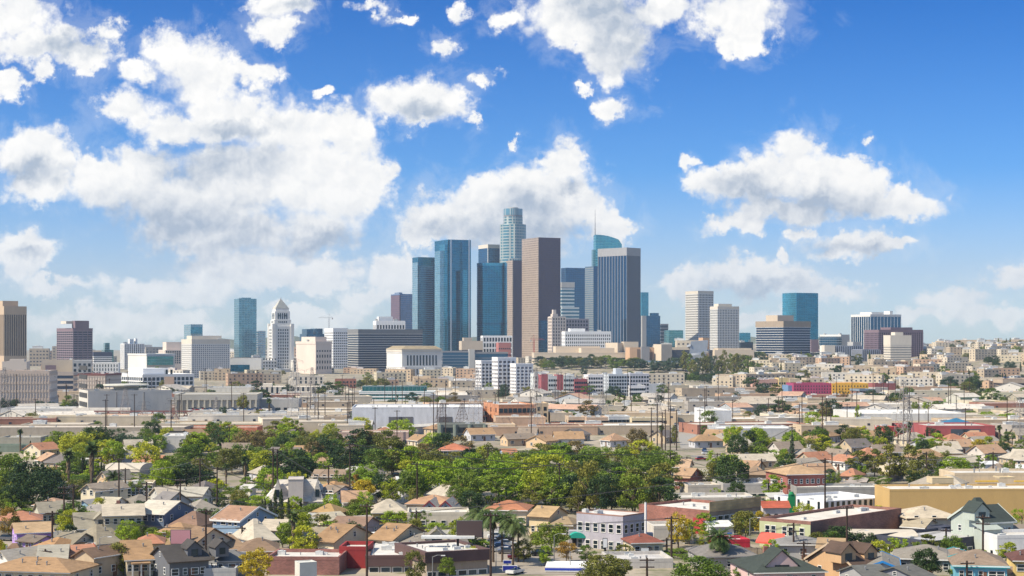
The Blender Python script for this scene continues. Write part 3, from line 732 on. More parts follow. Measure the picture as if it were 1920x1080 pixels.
# houses -----------------------------------------------------------------
def house(x0, x1, yr, ye, rot=0, kind='g', wall=(.6, .55, .45), roof=(.3, .25, .2), label=None, ref=None, other=9.5, h=3.0, ybase=None, chim=False, nwin=3, frame=None, tile=False,
          name='house', rise=None, over=.5, gwin=True, porch=False, dormer=None, trimc=None, D=None, desc=None, kit=1, cat='house', wm=None, z0=None, wh=1.35, ww=1.1):
    """x0..x1: extent of the roof in the photo, yr: ridge row, ye: near eave row.
       kind g = gable roof, h = hip roof; the ridge runs along local x, turned by rot."""
    th = R(rot); c, s = abs(math.cos(th)), abs(math.sin(th))
    if z0 is None: z0 = 0.0
    if D is None: D = F * (H - h - z0) / (ye - HZ)
    ext = (x1 - x0) * D / F
    if c > .7: Wd = other; Ln = max(5, (ext - Wd * s) / c - 2 * over)
    else: Ln = other; Wd = max(5, (ext - Ln * c) / s - 2 * over)
    dy = (Ln * s + Wd * c) / 2; cx = X((x0 + x1) / 2, D + dy); cy = D + dy
    if z0 == 0: z0 = ground(cx, cy)
    Dr = D + dy; zr = Z(yr, Dr) - z0 - h
    if rise is None: rise = zr
    rise = max(.16 * Wd, min(rise, .85 * Wd))
    r = empty(name, (cx, cy, z0), th); foot(cx, cy, (Ln + Wd) * .27)
    a, w_ = Ln / 2, Wd / 2
    WM = wm or M_plain(wall, scale=.8, var=.1); RM = M_roof(roof, tile=tile)
    b = MB(); b.box(-a, -w_, -.6, a, w_, h)
    if kind == 'g':
        for sg in (-1, 1):
            q = [(sg * a, -w_, h), (sg * a, w_, h), (sg * a, 0, h + rise * .97)]; b.tri(*(q if sg > 0 else [q[1], q[0], q[2]]))
    b.build('wall', WM, r)
    o = over; k = rise / w_; ez = h - k * o; t = .22; rb = MB()
    if kind == 'g':
        for sg in (-1, 1):
            E = [(-a - o, sg * (w_ + o), ez), (a + o, sg * (w_ + o), ez), (a + o, 0, h + rise), (-a - o, 0, h + rise)]
            U = [(p[0], p[1], p[2] + t) for p in E]; P_ = E + U
            rb.solid(P_, [(0, 3, 2, 1), (4, 5, 6, 7), (0, 1, 5, 4), (1, 2, 6, 5), (3, 0, 4, 7)] if sg < 0 else [(0, 1, 2, 3), (7, 6, 5, 4), (4, 5, 1, 0), (5, 6, 2, 1), (7, 4, 0, 3)])
    else:
        ra = max(.4, a - w_ * .95); E = [(-a - o, -w_ - o), (a + o, -w_ - o), (a + o, w_ + o), (-a - o, w_ + o)]
        P_ = [(x, y, ez) for x, y in E] + [(x, y, ez + t) for x, y in E] + [(-ra, 0, h + rise), (ra, 0, h + rise)]
        rb.solid(P_, [(3, 2, 1, 0), (0, 1, 5, 4), (1, 2, 6, 5), (2, 3, 7, 6), (3, 0, 4, 7), (4, 5, 9, 8), (6, 7, 8, 9), (5, 6, 9), (7, 4, 8)])
    ro = rb.build('roof', RM, r)
    if trimc:
        tb = MB(); tm = M_plain(trimc, var=.05)
        if kind == 'g':
            for sx in (-1, 1):
                for sg in (-1, 1):
                    xa, xb = (a + o, a + o + .09) if sx > 0 else (-a - o - .09, -a - o)
                    y1, z1, z2 = sg * (w_ + o), ez - .08, h + rise - .08; P_ = [(xa, y1, z1), (xb, y1, z1), (xb, 0, z2), (xa, 0, z2), (xa, y1, z1 + .42), (xb, y1, z1 + .42), (xb, 0, z2 + .42), (xa, 0, z2 + .42)]
                    tb.solid(P_, [(0, 1, 2, 3), (7, 6, 5, 4), (4, 5, 1, 0), (5, 6, 2, 1), (7, 4, 0, 3), (2, 6, 7, 3)])
        for sg in (-1, 1):
            y0, y1 = sorted((sg * (w_ + o), sg * (w_ + o + .1))); tb.box(-a - o, y0, ez - .12, a + o, y1, ez + .25)
        tb.build('fascia', tm, r)
    gm = MB(); gy = -w_ - o - .12; gm.box(-a - o, gy, ez + .02, a + o, gy + .115, ez + .2); gm.build('gutter', rnd.choice([TRIM, WHITE, STEEL, BARK]), r)
    if chim:
        cm = MB(); cm.box(-a * .35, .5, h, -a * .35 + .8, 1.3, h + rise + .9); mkobj('chimney', cm.mesh('chimney', M_brick((.25, .1, .07))), ro)
    for i in range(kit):
        v_ = mkobj('vent', VENT, r); yy_ = -w_ * rnd.uniform(.25, .7); v_.location = (rnd.uniform(-.6, .6) * a, yy_, h + rise * (1 - abs(yy_) / w_) + .1)
    rows = [(.95, h)] if h < 4.5 else [(.95, 3), (3.9, h)]
    for zb_, _ in rows:
        for i in range(nwin):
            xx = -a + 2 * a * (i + .5) / nwin + rnd.uniform(-.3, .3); window(r, xx, -w_ - .02, zb_, ww * rnd.choice((.8, 1, 1.4)), wh, 0, False, frame)
        side = -1 if rot > 0 else 1
        for yy_ in (-w_ * .5, w_ * .45): window(r, side * (a + .02), yy_, zb_, ww, wh, side * math.pi / 2, False, frame)
    if kind == 'g' and gwin and rise > 1.6:
        side = -1 if rot > 0 else 1; window(r, side * (a + .02), 0, h + rise * .18, .8, min(1.2, rise * .4), side * math.pi / 2, False, frame)
    d_ = mkobj('door', DOOR, r); d_.location = (a * .12, -w_ - .02, 0); d_.scale = (1, 1, 2.1)
    if porch:
        pb = MB(); pb.box(-a * .7, -w_ - 2.4, 2.55, a * .7, -w_ - .03, 2.8); pb.build('porch_roof', RM, r)
        for q in (-.65, 0, .65): pp = MB(); pp.box(a * q - .12, -w_ - 2.2, 0, a * q + .12, -w_ - 1.95, 2.55); pp.build('post', TRIM, r)
    for dm in (dormer or []):
        dx, dw, dh = dm; zb_ = h + rise * .25; yb_ = -w_ * .78; g = MB()
        g.box(dx - dw / 2, yb_, zb_ - .4, dx + dw / 2, -w_ * .1, zb_ + dh)
        g.tri((dx - dw / 2, yb_, zb_ + dh), (dx + dw / 2, yb_, zb_ + dh), (dx, yb_, zb_ + dh + dw * .42)); dob = g.build('dormer', WM, r)
        g = MB()
        for sg in (-1, 1):
            e1, e2, y1, y2 = (dx + sg * (dw / 2 + .3), zb_ + dh - .25), (dx, zb_ + dh + dw * .45), yb_ - .35, 0
            P_ = [(e1[0], y1, e1[1]), (e2[0], y1, e2[1]), (e2[0], y2, e2[1]), (e1[0], y2, e1[1])]; P_ += [(p[0], p[1], p[2] + .15) for p in P_]
            g.solid(P_, [(0, 1, 2, 3), (7, 6, 5, 4), (0, 4, 5, 1), (3, 0, 4, 7), (2, 6, 7, 3)])
        mkobj('dormer_roof', g.mesh('dormer_roof', RM), dob); window(dob, dx, yb_ - .02, zb_ + .1, dw * .45, dh * .8, 0, True)
    tag(r, label, cat, None); reg(r, cx, cy, z0 + h, label or desc or ref or 'house', ref, fixed=bool(label))
    return r
def shop(pl, pc, pr, ytop, yb, th=0, wall=(.6, .55, .45), roofc=(.55, .52, .47), h=None, kit=3, win=None, **k):
    "low flat-roofed building with a parapet"
    k.setdefault('parapet', .7); k.setdefault('name', 'flat_roofed_building')
    wm = k.pop('wm', None) or M_plain(wall, scale=.5, var=.16)
    return block(pl, pc, pr, ytop, yb=yb, th=th, wall=wm, roofm=M_plain(roofc, scale=.25, var=.2), kit=kit, win=win, **k)
# ---------------------------------------------------------------- materials of the big buildings
CREAM = M_plain((.62, .56, .47), scale=.06, var=.08); PALE = M_plain((.68, .66, .62), scale=.06, var=.08); BEIGE = M_plain((.52, .43, .33), scale=.06, var=.08)
CONC = M_plain((.42, .41, .39), scale=.05, var=.12); WHT = M_plain((.78, .77, .75), scale=.06, var=.05); PINKW = M_plain((.66, .56, .48), scale=.06, var=.08)
GREYM = M_plain((.25, .25, .26), scale=.06, var=.08); TAN = M_plain((.50, .38, .27), scale=.06, var=.08); NAVY = M_plain((.04, .05, .09), scale=.06)
PURP = M_plain((.20, .14, .16), scale=.06); DKG = M_glass((.035, .06, .09), .15, .6, .3); BLG = M_glass((.03, .12, .22), .12, .7, .2); BLK = M_glass((.03, .035, .05), .2, .4, .3)
G_BLUE = M_curtain((.004, .18, .29), line=(.01, .14, .21), lw=.14, tilt=.006, fw=5); G_DEEP = M_curtain((.012, .11, .22), line=(.02, .09, .17), tilt=.006, fw=5)
G_TEAL = M_curtain((.04, .30, .42), line=(.08, .25, .33)); G_PALE = M_curtain((.30, .48, .55), line=(.4, .45, .46), rough=.2)
G_STRIP = M_curtain((.03, .14, .24), line=(.38, .42, .42), lw=.3, vl=.02); G_GREEN = M_curtain((.06, .28, .30), line=(.3, .38, .36))
def tw(*a, **k): k.setdefault('name', 'office_tower'); k.setdefault('cat', 'skyscraper'); return block(*a, **k)
# left side of the skyline
r = tw(-25, 8, 49, 575, 1900, th=36, wall=TAN, glass=BLK, bands=0, piers=12, piert=.42, top=9, base=30, label='tall tan tower with thin dark vertical windows at the left picture edge', ref='the tan tower')
block(-14, 5, 34, 565, th=36, root=r, D=1912, z0=r['zt'], wall=TAN, part='crown')
for i_ in range(3): pass
r = tw(107, 137, 173, 616, 2350, th=38, wall=PURP, glass=M_glass((.05, .05, .09), .15, .5), trim=M_plain((.27, .2, .22)), bands=19, bandt=.35, piers=4, piert=.1, top=3, topmat=PURP, label='brownish purple office tower with a raised dark cap', ref='the purple office tower')
block(135, 141, 167, 602, th=38, root=r, D=2352, z0=r['zt'], wall=PURP, part='crown')
block(114, 124, 137, 607, th=38, root=r, D=2352, z0=r['zt'], wall=CREAM, part='penthouse')
block(174, 176, 210, 661, 2600, th=16, wall=WHT, glass=DKG, bands=8, bandt=.5, top=6, topmat=NAVY, label='white low block with a wide navy top band beside the purple office tower')
block(190, 196, 213, 656, 2900, th=20, wall=G_GREEN, parapet=0, label='small green glass block behind the navy topped block', pent=[(.1, .1, .6, .6, 12)])
block(226, 234, 270, 645, 2700, th=24, wall=WHT, glass=DKG, piers=9, piert=.5, bands=14, bandt=.15, label='slim white pier-fronted block with rooftop tank', pent=[(.3, .2, .5, .6, 8), (.6, .2, .7, .5, 9)], kit=2)
block(240, 275, 328, 664, 2300, th=36, wall=PALE, top=2, topmat=PALE, label='pale block with a green glass front', ref='the green glass block')
block(276, 277, 325, 668, 2296, th=36, root=THINGS[-1]['o'], z0=12, wall=G_GREEN, part='glass_front', mind=1, maxd=3, parapet=0)
block(296, 310, 343, 657, 2600, th=20, wall=PINKW, win=(6, 8, 4, 2.2, 2.4, 12, True), label='brownish stepped old block left of the white archive block', ref='the stepped old block')
block(305, 312, 343, 642, 2620, th=20, root=THINGS[-1]['o'], z0=20, wall=PINKW, part='upper_storeys')
block(345, 358, 380, 609, 3300, th=22, wall=G_PALE, parapet=1, label='pale glass tower top rising behind the white archive block', cat='skyscraper')
block(356, 358, 379, 613, 3290, th=22, root=THINGS[-1]['o'], z0=60, wall=G_TEAL, part='glass_bay', mind=4, maxd=6, parapet=0)
r = block(341, 360, 430, 637, 2050, th=24, wall=CREAM, trim=PALE, glass=M_glass((.10, .11, .14), .3, .2), bands=17, bandt=.48, piers=18, piert=.45, top=5, topmat=CREAM, kit=6, label='white gridded archive block with a beige left flank', ref='the white archive block', pent=[(.05, .2, .85, .7, 5)])
r = tw(439, 448, 481, 563, 3000, th=22, wall=M_curtain((.12, .30, .38), line=(.30, .40, .43), fw=5), parapet=3, label='blue green glass condominium tower left of city hall', ref='the blue green condominium tower', pent=[(.2, .2, .75, .7, 5)])
block(480, 484, 498, 621, 3050, th=20, wall=M_curtain((.3, .45, .55), line=(.6, .62, .6), lw=.35), label='thin pale blue striped tower beside city hall', cat='skyscraper', name='office_tower')
block(430, 431, 490, 673, 2150, th=5, wall=PALE, depth=30, label='low white civic block with a large blue window wall')
block(431, 432, 468, 684, 2146, th=5, root=THINGS[-1]['o'], z0=6, wall=G_BLUE, part='window_wall', mind=2, maxd=2, parapet=0)
# city hall
def city_hall():
    D = 2450; th = R(21); cx = X(522, D); r = empty('city_hall', (cx, D + 25, 0), th); s = D / F; zz = lambda py: Z(py, D + 25)
    def tier(name, hw, z0, z1, piers=5, pt=.55, glaz=True, mat=PALE):
        b = MB(); b.box(-hw, -hw, z0, hw, hw, z1); b.build(name, mat, r)
        if glaz:
            f = MB(); zt = z1 - 3; n = piers
            rows = max(1, int((zt - z0 - 4) / 4.6)); st = hw * 1.1 / n
            for j in range(rows):
                for i in range(n):
                    a = -hw * .55 + st * (i + .5); q = z0 + 5 + j * 4.6; w2 = st * .26
                    o = mkobj('window', WIN_S, r); o.location = (a, -hw - .02, q); o.scale = (w2 * 2, 1, 2.9)
                    o = mkobj('window', WIN_S, r); o.location = (-hw - .02, a, q); o.scale = (w2 * 2, 1, 2.9); o.rotation_euler = (0, 0, -math.pi / 2)
    tier('main_shaft', 15.5, 0, zz(612), 5)
    for sx in (-1, 1):
        for sy in (-1, 1): b = MB(); b.box(*sorted((sx * 11.5, sx * 16.3))[:1], min(sy * 11.5, sy * 16.3), 0, max(sx * 11.5, sx * 16.3), max(sy * 11.5, sy * 16.3), zz(607)); b.build('corner_buttress', PALE, r)
    tier('upper_shaft', 12.6, zz(612), zz(600), 5)
    tier('colonnade', 11.2, zz(600), zz(584), 5)
    for k in range(5):
        for fc in (0, 1):
            o = mkobj('window', WIN_S, r); a = -6.4 + k * 3.2; o.scale = (1.7, 1, 9); o.location = (a, -11.25, zz(598.5)) if fc == 0 else (-11.25, a, zz(598.5)); o.rotation_euler = (0, 0, 0 if fc == 0 else -math.pi / 2)
    b = MB(); b.box(-10, -10, zz(584), 10, 10, zz(579)); b.build('crown_base', PALE, r)
    b = MB(); n = 9; z0, z1 = zz(579), zz(562)
    for i in range(n):
        q = 9.3 * (1 - i / n) + .8; b.box(-q, -q, z0 + (z1 - z0) * i / n, q, q, z0 + (z1 - z0) * (i + 1) / n)
    b.build('stepped_pyramid', M_plain((.55, .53, .47)), r); b = MB(); b.tube((0, 0, z1), (0, 0, z1 + 4), .8, .15, 6); b.build('finial', STEEL, r)
    for x0, x1, y0, y1, pt in ((-34, -13, -30, -2, 675), (12, 36, -30, -2, 675), (-40, 40, -40, -31, 700), (-8, 8, -26, -15, 690)):
        zt = zz(pt); b = MB(); b.box(x0, y0, -1, x1, y1, zt); b.box(x0 - .5, y0 - .5, zt - 2.2, x1 + .5, y1 + .5, zt - 1); b.build('wing', PALE, r)
        if pt == 675:
            for j in range(4):
                for i in range(5):
                    xx = x0 + (x1 - x0) * (i + .5) / 5; o = mkobj('window', WIN_S, r); o.location = (xx, y0 - .02, 3 + j * 4.8); o.scale = (1.8, 1, 2.8)
    tag(r, 'white city hall tower topped by a stepped pyramid crown', 'city hall'); reg(r, cx, D, zz(640), '', 'city hall', fixed=True); foot(cx, D, 40)
city_hall()
# civic centre
r = block(555, 592, 622, 641, 2300, th=32, wall=PINKW, win=(11, 0, 0, 1, 1, 5, True), kit=3, top=3, label='pink white courthouse with tall vertical window strips on its right face', ref='the pink white courthouse', pent=[(.1, .1, .8, .8, 7)])
for i in range(6):
    w_ = r['w']; hh = r['zt']; o = mkobj('window', WIN_S, r); o.location = (w_ * (.1 + .16 * i), -.05, 32); o.scale = (w_ * .085, 1, hh - 42)
    for q in range(3): o = mkobj('window', WIN_S, r); o.location = (w_ * (.1 + .16 * i), -.05, 8 + q * 8); o.scale = (w_ * .07, 1, 4)
block(562, 575, 608, 626, 3100, th=20, wall=G_DEEP, label='twin humped teal glass block behind the pink white courthouse', parapet=0, pent=[(.05, .1, .4, .8, 9), (.55, .1, .95, .8, 10)], cat='skyscraper', name='office_tower')
block(609, 625, 652, 616, 2700, th=22, wall=WHT, glass=BLK, bands=15, bandt=.55, piers=7, piert=.3, label='white gridded block beside the long black banded building', top=4)
r = block(652, 672, 792, 618, 2420, th=24, wall=GREYM, glass=M_glass((.06, .085, .14), .2, .5), trim=M_plain((.58, .55, .50)), bands=17, bandt=.22, piers=0, top=6, topmat=M_plain((.2, .2, .2)), label='long black office block with thin pale floor bands', ref='the black banded office block')
block(700, 706, 759, 602, 2900, th=14, wall=WHT, glass=BLK, bands=6, bandt=.5, piers=10, piert=.35, label='white top storeys with square windows behind the black banded office block', kit=8, pent=[(.1, .2, .6, .8, 8)])
r = block(733, 750, 774, 553, 3300, th=26, wall=M_curtain((.10, .25, .45), line=(.5, .5, .55), lw=.3, rough=.3), parapet=2, label='purple and pale blue apartment tower', ref='the purple and pale blue tower', cat='skyscraper', name='office_tower', pent=[(.0, .1, .25, .6, 5)])
block(733, 749, 751, 553, 3298, th=26, root=r, z0=5, wall=M_curtain((.13, .08, .12), line=(.22, .15, .17), lw=.3, rough=.4, metal=.3), part='brick_red_flank', parapet=0)
r = block(725, 754, 828, 655, 1960, th=20, wall=PALE, top=3, topmat=CREAM, base=0, win=None, label='white stone hall of justice with a colonnade and a low tiled roof', ref='the hall of justice')
w_, d_, hh = r['w'], r['d'], r['zt'] + 1.5
for k in range(10):
    o = mkobj('window', WIN_S, r); o.location = (w_ * (.14 + .08 * k), -.05, hh - 19); o.scale = (1.9, 1, 12)
for face, ln, n in ((0, w_, 12), (1, d_, 6)):
    for j in range(5):
        for k in range(n):
            o = mkobj('window', WIN_S, r); a = ln * (k + .7) / (n + .4); o.scale = (1.5, 1, 2.2); zq = 4 + j * (hh - 27) / 5
            o.location = (a, -.05, zq) if face == 0 else (-.05, a, zq); o.rotation_euler = (0, 0, 0 if face == 0 else -math.pi / 2)
for zq in (hh - 21.5, hh - 4.4, 14): slab(w_, d_, zq, zq + .8, .5).build('string_course', PALE, r)
b = MB(); b.solid([(-1, -1, hh), (w_ + 1, -1, hh), (w_ + 1, d_ + 1, hh), (-1, d_ + 1, hh), (6, 6, hh + 4), (w_ - 6, 6, hh + 4), (w_ - 6, d_ - 6, hh + 4), (6, d_ - 6, hh + 4)], [(0, 1, 5, 4), (1, 2, 6, 5), (2, 3, 7, 6), (3, 0, 4, 7), (4, 5, 6, 7)]); b.build('roof', M_roof((.36, .30, .2)), r)
block(829, 830, 880, 659, 2250, th=6, depth=40, wall=GREYM, glass=BLG, bands=8, bandt=.14, trim=GREYM, top=1, label='dark blue glazed block right of the hall of justice')
block(879, 880, 890, 655, 2240, th=6, depth=20, wall=CONC, label='grey concrete stair shaft between two dark blue blocks', parapet=0, name='stair_tower')
block(890, 891, 952, 661, 2252, th=6, depth=40, wall=GREYM, glass=BLG, bands=5, bandt=.14, trim=GREYM, top=1, label='low dark glazed block right of the grey stair shaft')
block(862, 866, 905, 640, 2700, th=10, wall=BEIGE, glass=BLK, bands=2, bandt=.6, depth=30, label='small beige block with a dark window band', pent=[(.1, .1, .5, .6, 6)])
block(903, 906, 960, 630, 2750, th=10, wall=WHT, glass=BLK, bands=6, bandt=.3, piers=10, piert=.3, depth=25, label='white gridded mid-rise below the purple brown slab tower')
block(926, 935, 958, 643, 2600, th=10, wall=M_plain((.42, .16, .14), scale=.05), depth=25, win=(4, 6, 2, 2, 2.2, 4, True), label='brick pink block left of the purple brown slab tower')
# bunker hill towers
def ttop(py, D): return Z(py, D)
r = tw(773, 784, 816, 482, 3150, th=25, wall=G_BLUE, parapet=0, label='leftmost blue glass tower of the downtown cluster', ref='the leftmost blue glass tower')
block(773, 783, 785, 492, 3148, th=25, root=r, z0=5, wall=G_PALE, part='silver_flank', parapet=0)
block(786, 787, 812, 498, 3146, th=25, root=r, z0=5, wall=M_curtain((.05, .2, .32), line=(.16, .32, .4), lw=.3), part='lower_bay', mind=2, maxd=2, parapet=0)
r = tw(815, 840, 883, 449, 3000, th=24, wall=G_BLUE, parapet=0, label='tallest blue glass tower with stepped left shoulders', ref='the stepped blue glass tower')
block(824, 834, 850, 458, 2999, th=24, root=r, z0=5, wall=G_TEAL, part='upper_shoulder', parapet=0)
block(815, 825, 846, 470, 2998, th=24, root=r, z0=5, wall=M_curtain((.22, .42, .5), line=(.3, .42, .45), rough=.2), part='lower_shoulder', parapet=0)
for px_ in (845, 879): block(px_, px_ + .4, px_ + 2.2, 449.5, 2994, th=24, root=r, z0=5, wall=M_plain((.45, .5, .55), rough=.3, metal=.5), part='fin', mind=1, maxd=2, parapet=0)
block(868, 869, 876, 506, 2993, th=24, root=r, z0=5, wall=G_TEAL, part='light_strip', mind=1, maxd=1, parapet=0)
r = tw(897, 915, 937, 465, 3500, th=26, wall=G_DEEP, parapet=0, top=0, label='dark blue tower with a cream cap behind the curved blue tower')
block(897, 915, 937, 458, 3499, th=26, root=r, z0=r['zt'], wall=CREAM, part='cap', parapet=0); block(914, 914.6, 916, 465, 3497, th=26, root=r, z0=5, wall=PALE, part='corner_strip', mind=1, maxd=2, parapet=0)
def rounded(name, pl, pr, ytop, D, dy, mat, label, ref, extra=()):
    cx = X((pl + pr) / 2, D + dy); a = (pr - pl) / 2 * (D + dy) / F; r = empty(name, (cx, D + dy, ground(cx, D)), 0); foot(cx, D + dy, a)
    pts = []
    for i in range(48):
        t = 2 * math.pi * i / 48; e = .55; c_, s_ = math.cos(t), math.sin(t)
        pts.append((a * abs(c_) ** e * (1 if c_ > 0 else -1), dy * abs(s_) ** e * (1 if s_ > 0 else -1)))
    b = MB(); b.prism(pts, -2, Z(ytop, D) - r.location.z); b.build('shaft', mat, r)
    for y0, y1, m_ in extra:
        b = MB(); b.prism([(p[0] * 1.012, p[1] * 1.012) for p in pts], Z(y1, D) - r.location.z, Z(y0, D) - r.location.z); b.build('floor_band', m_, r)
    tag(r, label, 'skyscraper'); reg(r, cx, D, Z((ytop + 640) / 2, D), '', ref, fixed=True); return r
rounded('office_tower', 894, 951, 493, 3050, 22, G_BLUE, 'rounded blue glass tower with a dark band near its foot', 'the rounded blue glass tower', [(605, 609, G_DEEP), (493, 498, G_TEAL)])
# tall round tower
def round_tower():
    D = 3450; cx = X(962, D); r = empty('office_tower', (cx, D + 28, 17), R(10)); k = D / F; zz = lambda p: Z(p, D + 28) - 17
    GR = M_curtain((.05, .20, .26), line=(.44, .48, .45), fh=6.0, fw=5.0, lw=.38, vl=.38, metal=.5, rough=.3)
    GT = M_curtain((.14, .30, .36), line=(.45, .5, .5), fh=16, fw=3.0, lw=.1, vl=.3, metal=.5, rough=.3)
    def ring(rad, z0, z1, name, mat, sq=2.0):
        pts = []
        for i in range(40):
            t = 2 * math.pi * i / 40; c_, s_ = math.cos(t), math.sin(t); e = 2 / sq
            pts.append((rad * abs(c_) ** e * (1 if c_ > 0 else -1), rad * abs(s_) ** e * (1 if s_ > 0 else -1)))
        b = MB(); b.prism(pts, z0, z1); b.build(name, mat, r)
    ring(25.0 * k, -2, zz(485), 'lower_shaft', GR, 2.6); ring(22.8 * k, zz(485), zz(423), 'middle_shaft', GR, 2.3)
    ring(25.0 * k, zz(485), zz(421), 'side_bay', GR, 1.4)
    ring(18.2 * k, zz(423), zz(407), 'upper_shaft', GR); ring(17.6 * k, zz(407), zz(404), 'neck_band', GREYM); ring(18.0 * k, zz(404), zz(392), 'crown', GT); ring(10 * k, zz(392), zz(389.5), 'helipad', CONC)
    tag(r, 'tallest round white and green tower with a crown ring on top', 'skyscraper'); reg(r, cx, D, zz(480) + 17, '', 'the tall round tower', fixed=True)
round_tower()
G_BRN_SHADE = M_curtain((.085, .055, .095), line=(.12, .075, .10), lw=.35, fh=4, fw=1.6, vl=.2, metal=.15, rough=.4, var=.15)  # brown tower skin in its shaded tone, shade put into the colour
G_BRN_LIT = M_curtain((.29, .225, .18), line=(.38, .30, .24), lw=.4, fh=4, fw=3, vl=.12, metal=.08, rough=.25, var=.2)  # the same skin in a sunlit tone, sunlight put into the colour
r = tw(950, 962, 980, 488, 3250, th=27, wall=G_BRN_SHADE, parapet=0, label='narrow purple brown slab tower left of the wide brown tower', ref='the purple brown slab tower')
block(949.5, 961, 962.5, 488, 3247, th=27, root=r, z0=12, wall=G_BRN_LIT, part='sunlit_tone_flank', parapet=0)  # paler sheet paints sunlight onto the left side
r = tw(979, 1010, 1051, 445, 2950, th=27, wall=G_BRN_SHADE, parapet=0, label='wide brown square tower with a sunlit left face, centre of the skyline', ref='the wide brown tower')
block(978.5, 1009.4, 1010.4, 445.2, 2948, th=27, root=r, z0=12, wall=G_BRN_LIT, part='sunlit_tone_flank', parapet=0)  # left face coloured as sunlit by a separate sheet
block(1010.5, 1011, 1030, 601, 2946, th=27, root=r, z0=12, wall=G_DEEP, part='lower_glass', mind=2, maxd=3, parapet=0)
r = tw(1052, 1061, 1099, 502, 3500, th=22, wall=G_DEEP, parapet=0, label='dark blue glass tower right of the wide brown tower', ref='the dark blue tower')
G_WS = M_curtain((.03, .16, .24), line=(.6, .63, .62), lw=.45, fh=7, vl=0.0, fw=9, metal=.4, rough=.25)
r = tw(1051, 1053, 1077, 529, 3350, th=12, wall=G_WS, parapet=0, depth=30, top=11, topmat=CONC, label='white and blue striped block between the wide brown tower and the dark blue tower')
block(1053, 1054, 1086, 576, 3340, th=12, root=r, z0=12, wall=G_WS, part='striped_podium', depth=10, parapet=0)
r = tw(1097, 1113, 1123, 499, 3100, th=24, wall=G_DEEP, parapet=0, label='narrow tower with a pale striped left face beside the pinstriped tower')
block(1096.7, 1112.4, 1113.3, 499.3, 3098, th=24, root=r, z0=12, wall=M_curtain((.16, .26, .33), line=(.45, .47, .46), lw=.4, rough=.3), part='pale_flank', parapet=0)
def sail_tower():
    D = 3600; x0 = X(1117, D); w_ = X(1167, D) - x0; r = empty('office_tower', (x0, D, 17), R(8)); zz = lambda p: Z(p, D) - 17
    b = MB(); pr = [(0, zz(440))] + [(w_ * q, zz(440 + 12 * q ** 2.2 + (6 if q > .99 else 0))) for q in (.15, .3, .45, .6, .75, .88, 1.0)]
    P_ = [(0, 0, -2)] + [(p[0], 0, p[1]) for p in pr] + [(w_, 0, -2)]; n = len(P_)
    b.poly([P_[0], P_[-1]] + P_[-2:0:-1]); b.poly([(p[0], 26, p[2]) for p in P_])
    for i in range(n - 1): p, q = P_[i], P_[i + 1]; b.quad(p, q, (q[0], 26, q[2]), (p[0], 26, p[2]))
    b.quad(P_[0], (0, 26, -2), (w_, 26, -2), P_[-1])
    b.build('shaft', M_curtain((.05, .36, .42), line=(.14, .45, .48), lw=.2, vl=.15, fh=6), r)
    b = MB(); b.box(-w_ * .09, 2, -2, 0, 20, zz(468)); b.build('side_bay', G_GREEN, r)
    b = MB(); b.tube((w_ * .02, 13, zz(441)), (w_ * .02, 13, zz(392)), 1.1, .25, 6); b.build('spire', STEEL, r)
    tag(r, 'teal glass tower with a curved sloping crown and thin spire', 'skyscraper'); reg(r, x0 + 20, D, zz(460), '', 'the spired teal tower', fixed=True)
sail_tower()
PIN = M_plain((.19, .21, .25), scale=.05, var=.06)
r = tw(1122, 1175, 1200, 464, 2900, th=46, wall=PIN, glass=M_glass((.012, .07, .15), .12, .7, .1), piers=13, piert=.5, piersL=10, piertL=.22, top=14, topmat=M_plain((.32, .32, .33)), rel=.7, parapet=0, base=0, label='dark tower pinstriped with pale vertical piers', ref='the pinstriped tower', trim=PIN)
tw(1196, 1203, 1216, 548, 3800, th=20, wall=G_TEAL, parapet=0, label='teal tower edge peeking out behind the pinstriped tower')
r = tw(1198, 1203, 1238, 592, 3500, th=18, wall=G_DEEP, parapet=0, piers=0, kit=0, label='dark round-shafted hotel cluster right of the pinstriped tower', ref='the dark hotel cluster', pent=[(.55, .2, .95, .8, 6)])
block(1203, 1204, 1212, 592, 3490, th=18, root=r, z0=12, wall=CONC, part='lift_shaft', depth=6, parapet=0)
tw(1230, 1239, 1253, 608, 3600, th=18, wall=DKG, glass=DKG, trim=GREYM, bands=9, bandt=.3, parapet=1, label='dark grey mid-rise beside the dark hotel cluster')
tw(1250, 1254, 1281, 619, 3500, th=14, wall=G_GREEN, parapet=0, depth=30, label='low teal glass block right of the dark grey mid-rise')
r = tw(1028, 1036, 1060, 594, 2800, th=22, wall=PINKW, glass=BLK, bands=13, bandt=.35, piers=5, piert=.5, label='pinkish stepped apartment tower with a pointed top', pent=[(.05, .1, .45, .6, 5), (.12, .2, .35, .5, 12)])
tw(1041, 1056, 1103, 598, 2850, th=22, wall=GREYM, glass=BLK, bands=11, bandt=.4, piers=9, piert=.35, trim=M_plain((.3, .27, .3)), label='greyish purple apartment slab behind the white gridded records hall')
block(1057, 1060, 1145, 622, 2500, th=10, wall=WHT, glass=BLK, bands=8, bandt=.42, piers=22, piert=.42, depth=25, top=2, kit=5, label='white gridded records hall below the pinstriped tower', ref='the white records hall', pent=[(.12, .2, .45, .8, 5)])
tw(1286, 1309, 1337, 546, 3000, th=26, wall=CREAM, trim=PALE, glass=BLK, bands=27, bandt=.38, piers=10, piert=.38, top=4, topmat=CREAM, rel=.6, label='taller of the twin white apartment towers', ref='the taller white twin tower')
tw(1332, 1346, 1385, 575, 2800, th=22, wall=CREAM, trim=PALE, glass=M_glass((.12, .15, .17), .2, .4), bands=20, bandt=.25, piers=13, piert=.42, top=4, topmat=CREAM, rel=.5, label='shorter of the twin white apartment towers', pent=[(.1, .2, .75, .8, 5)])
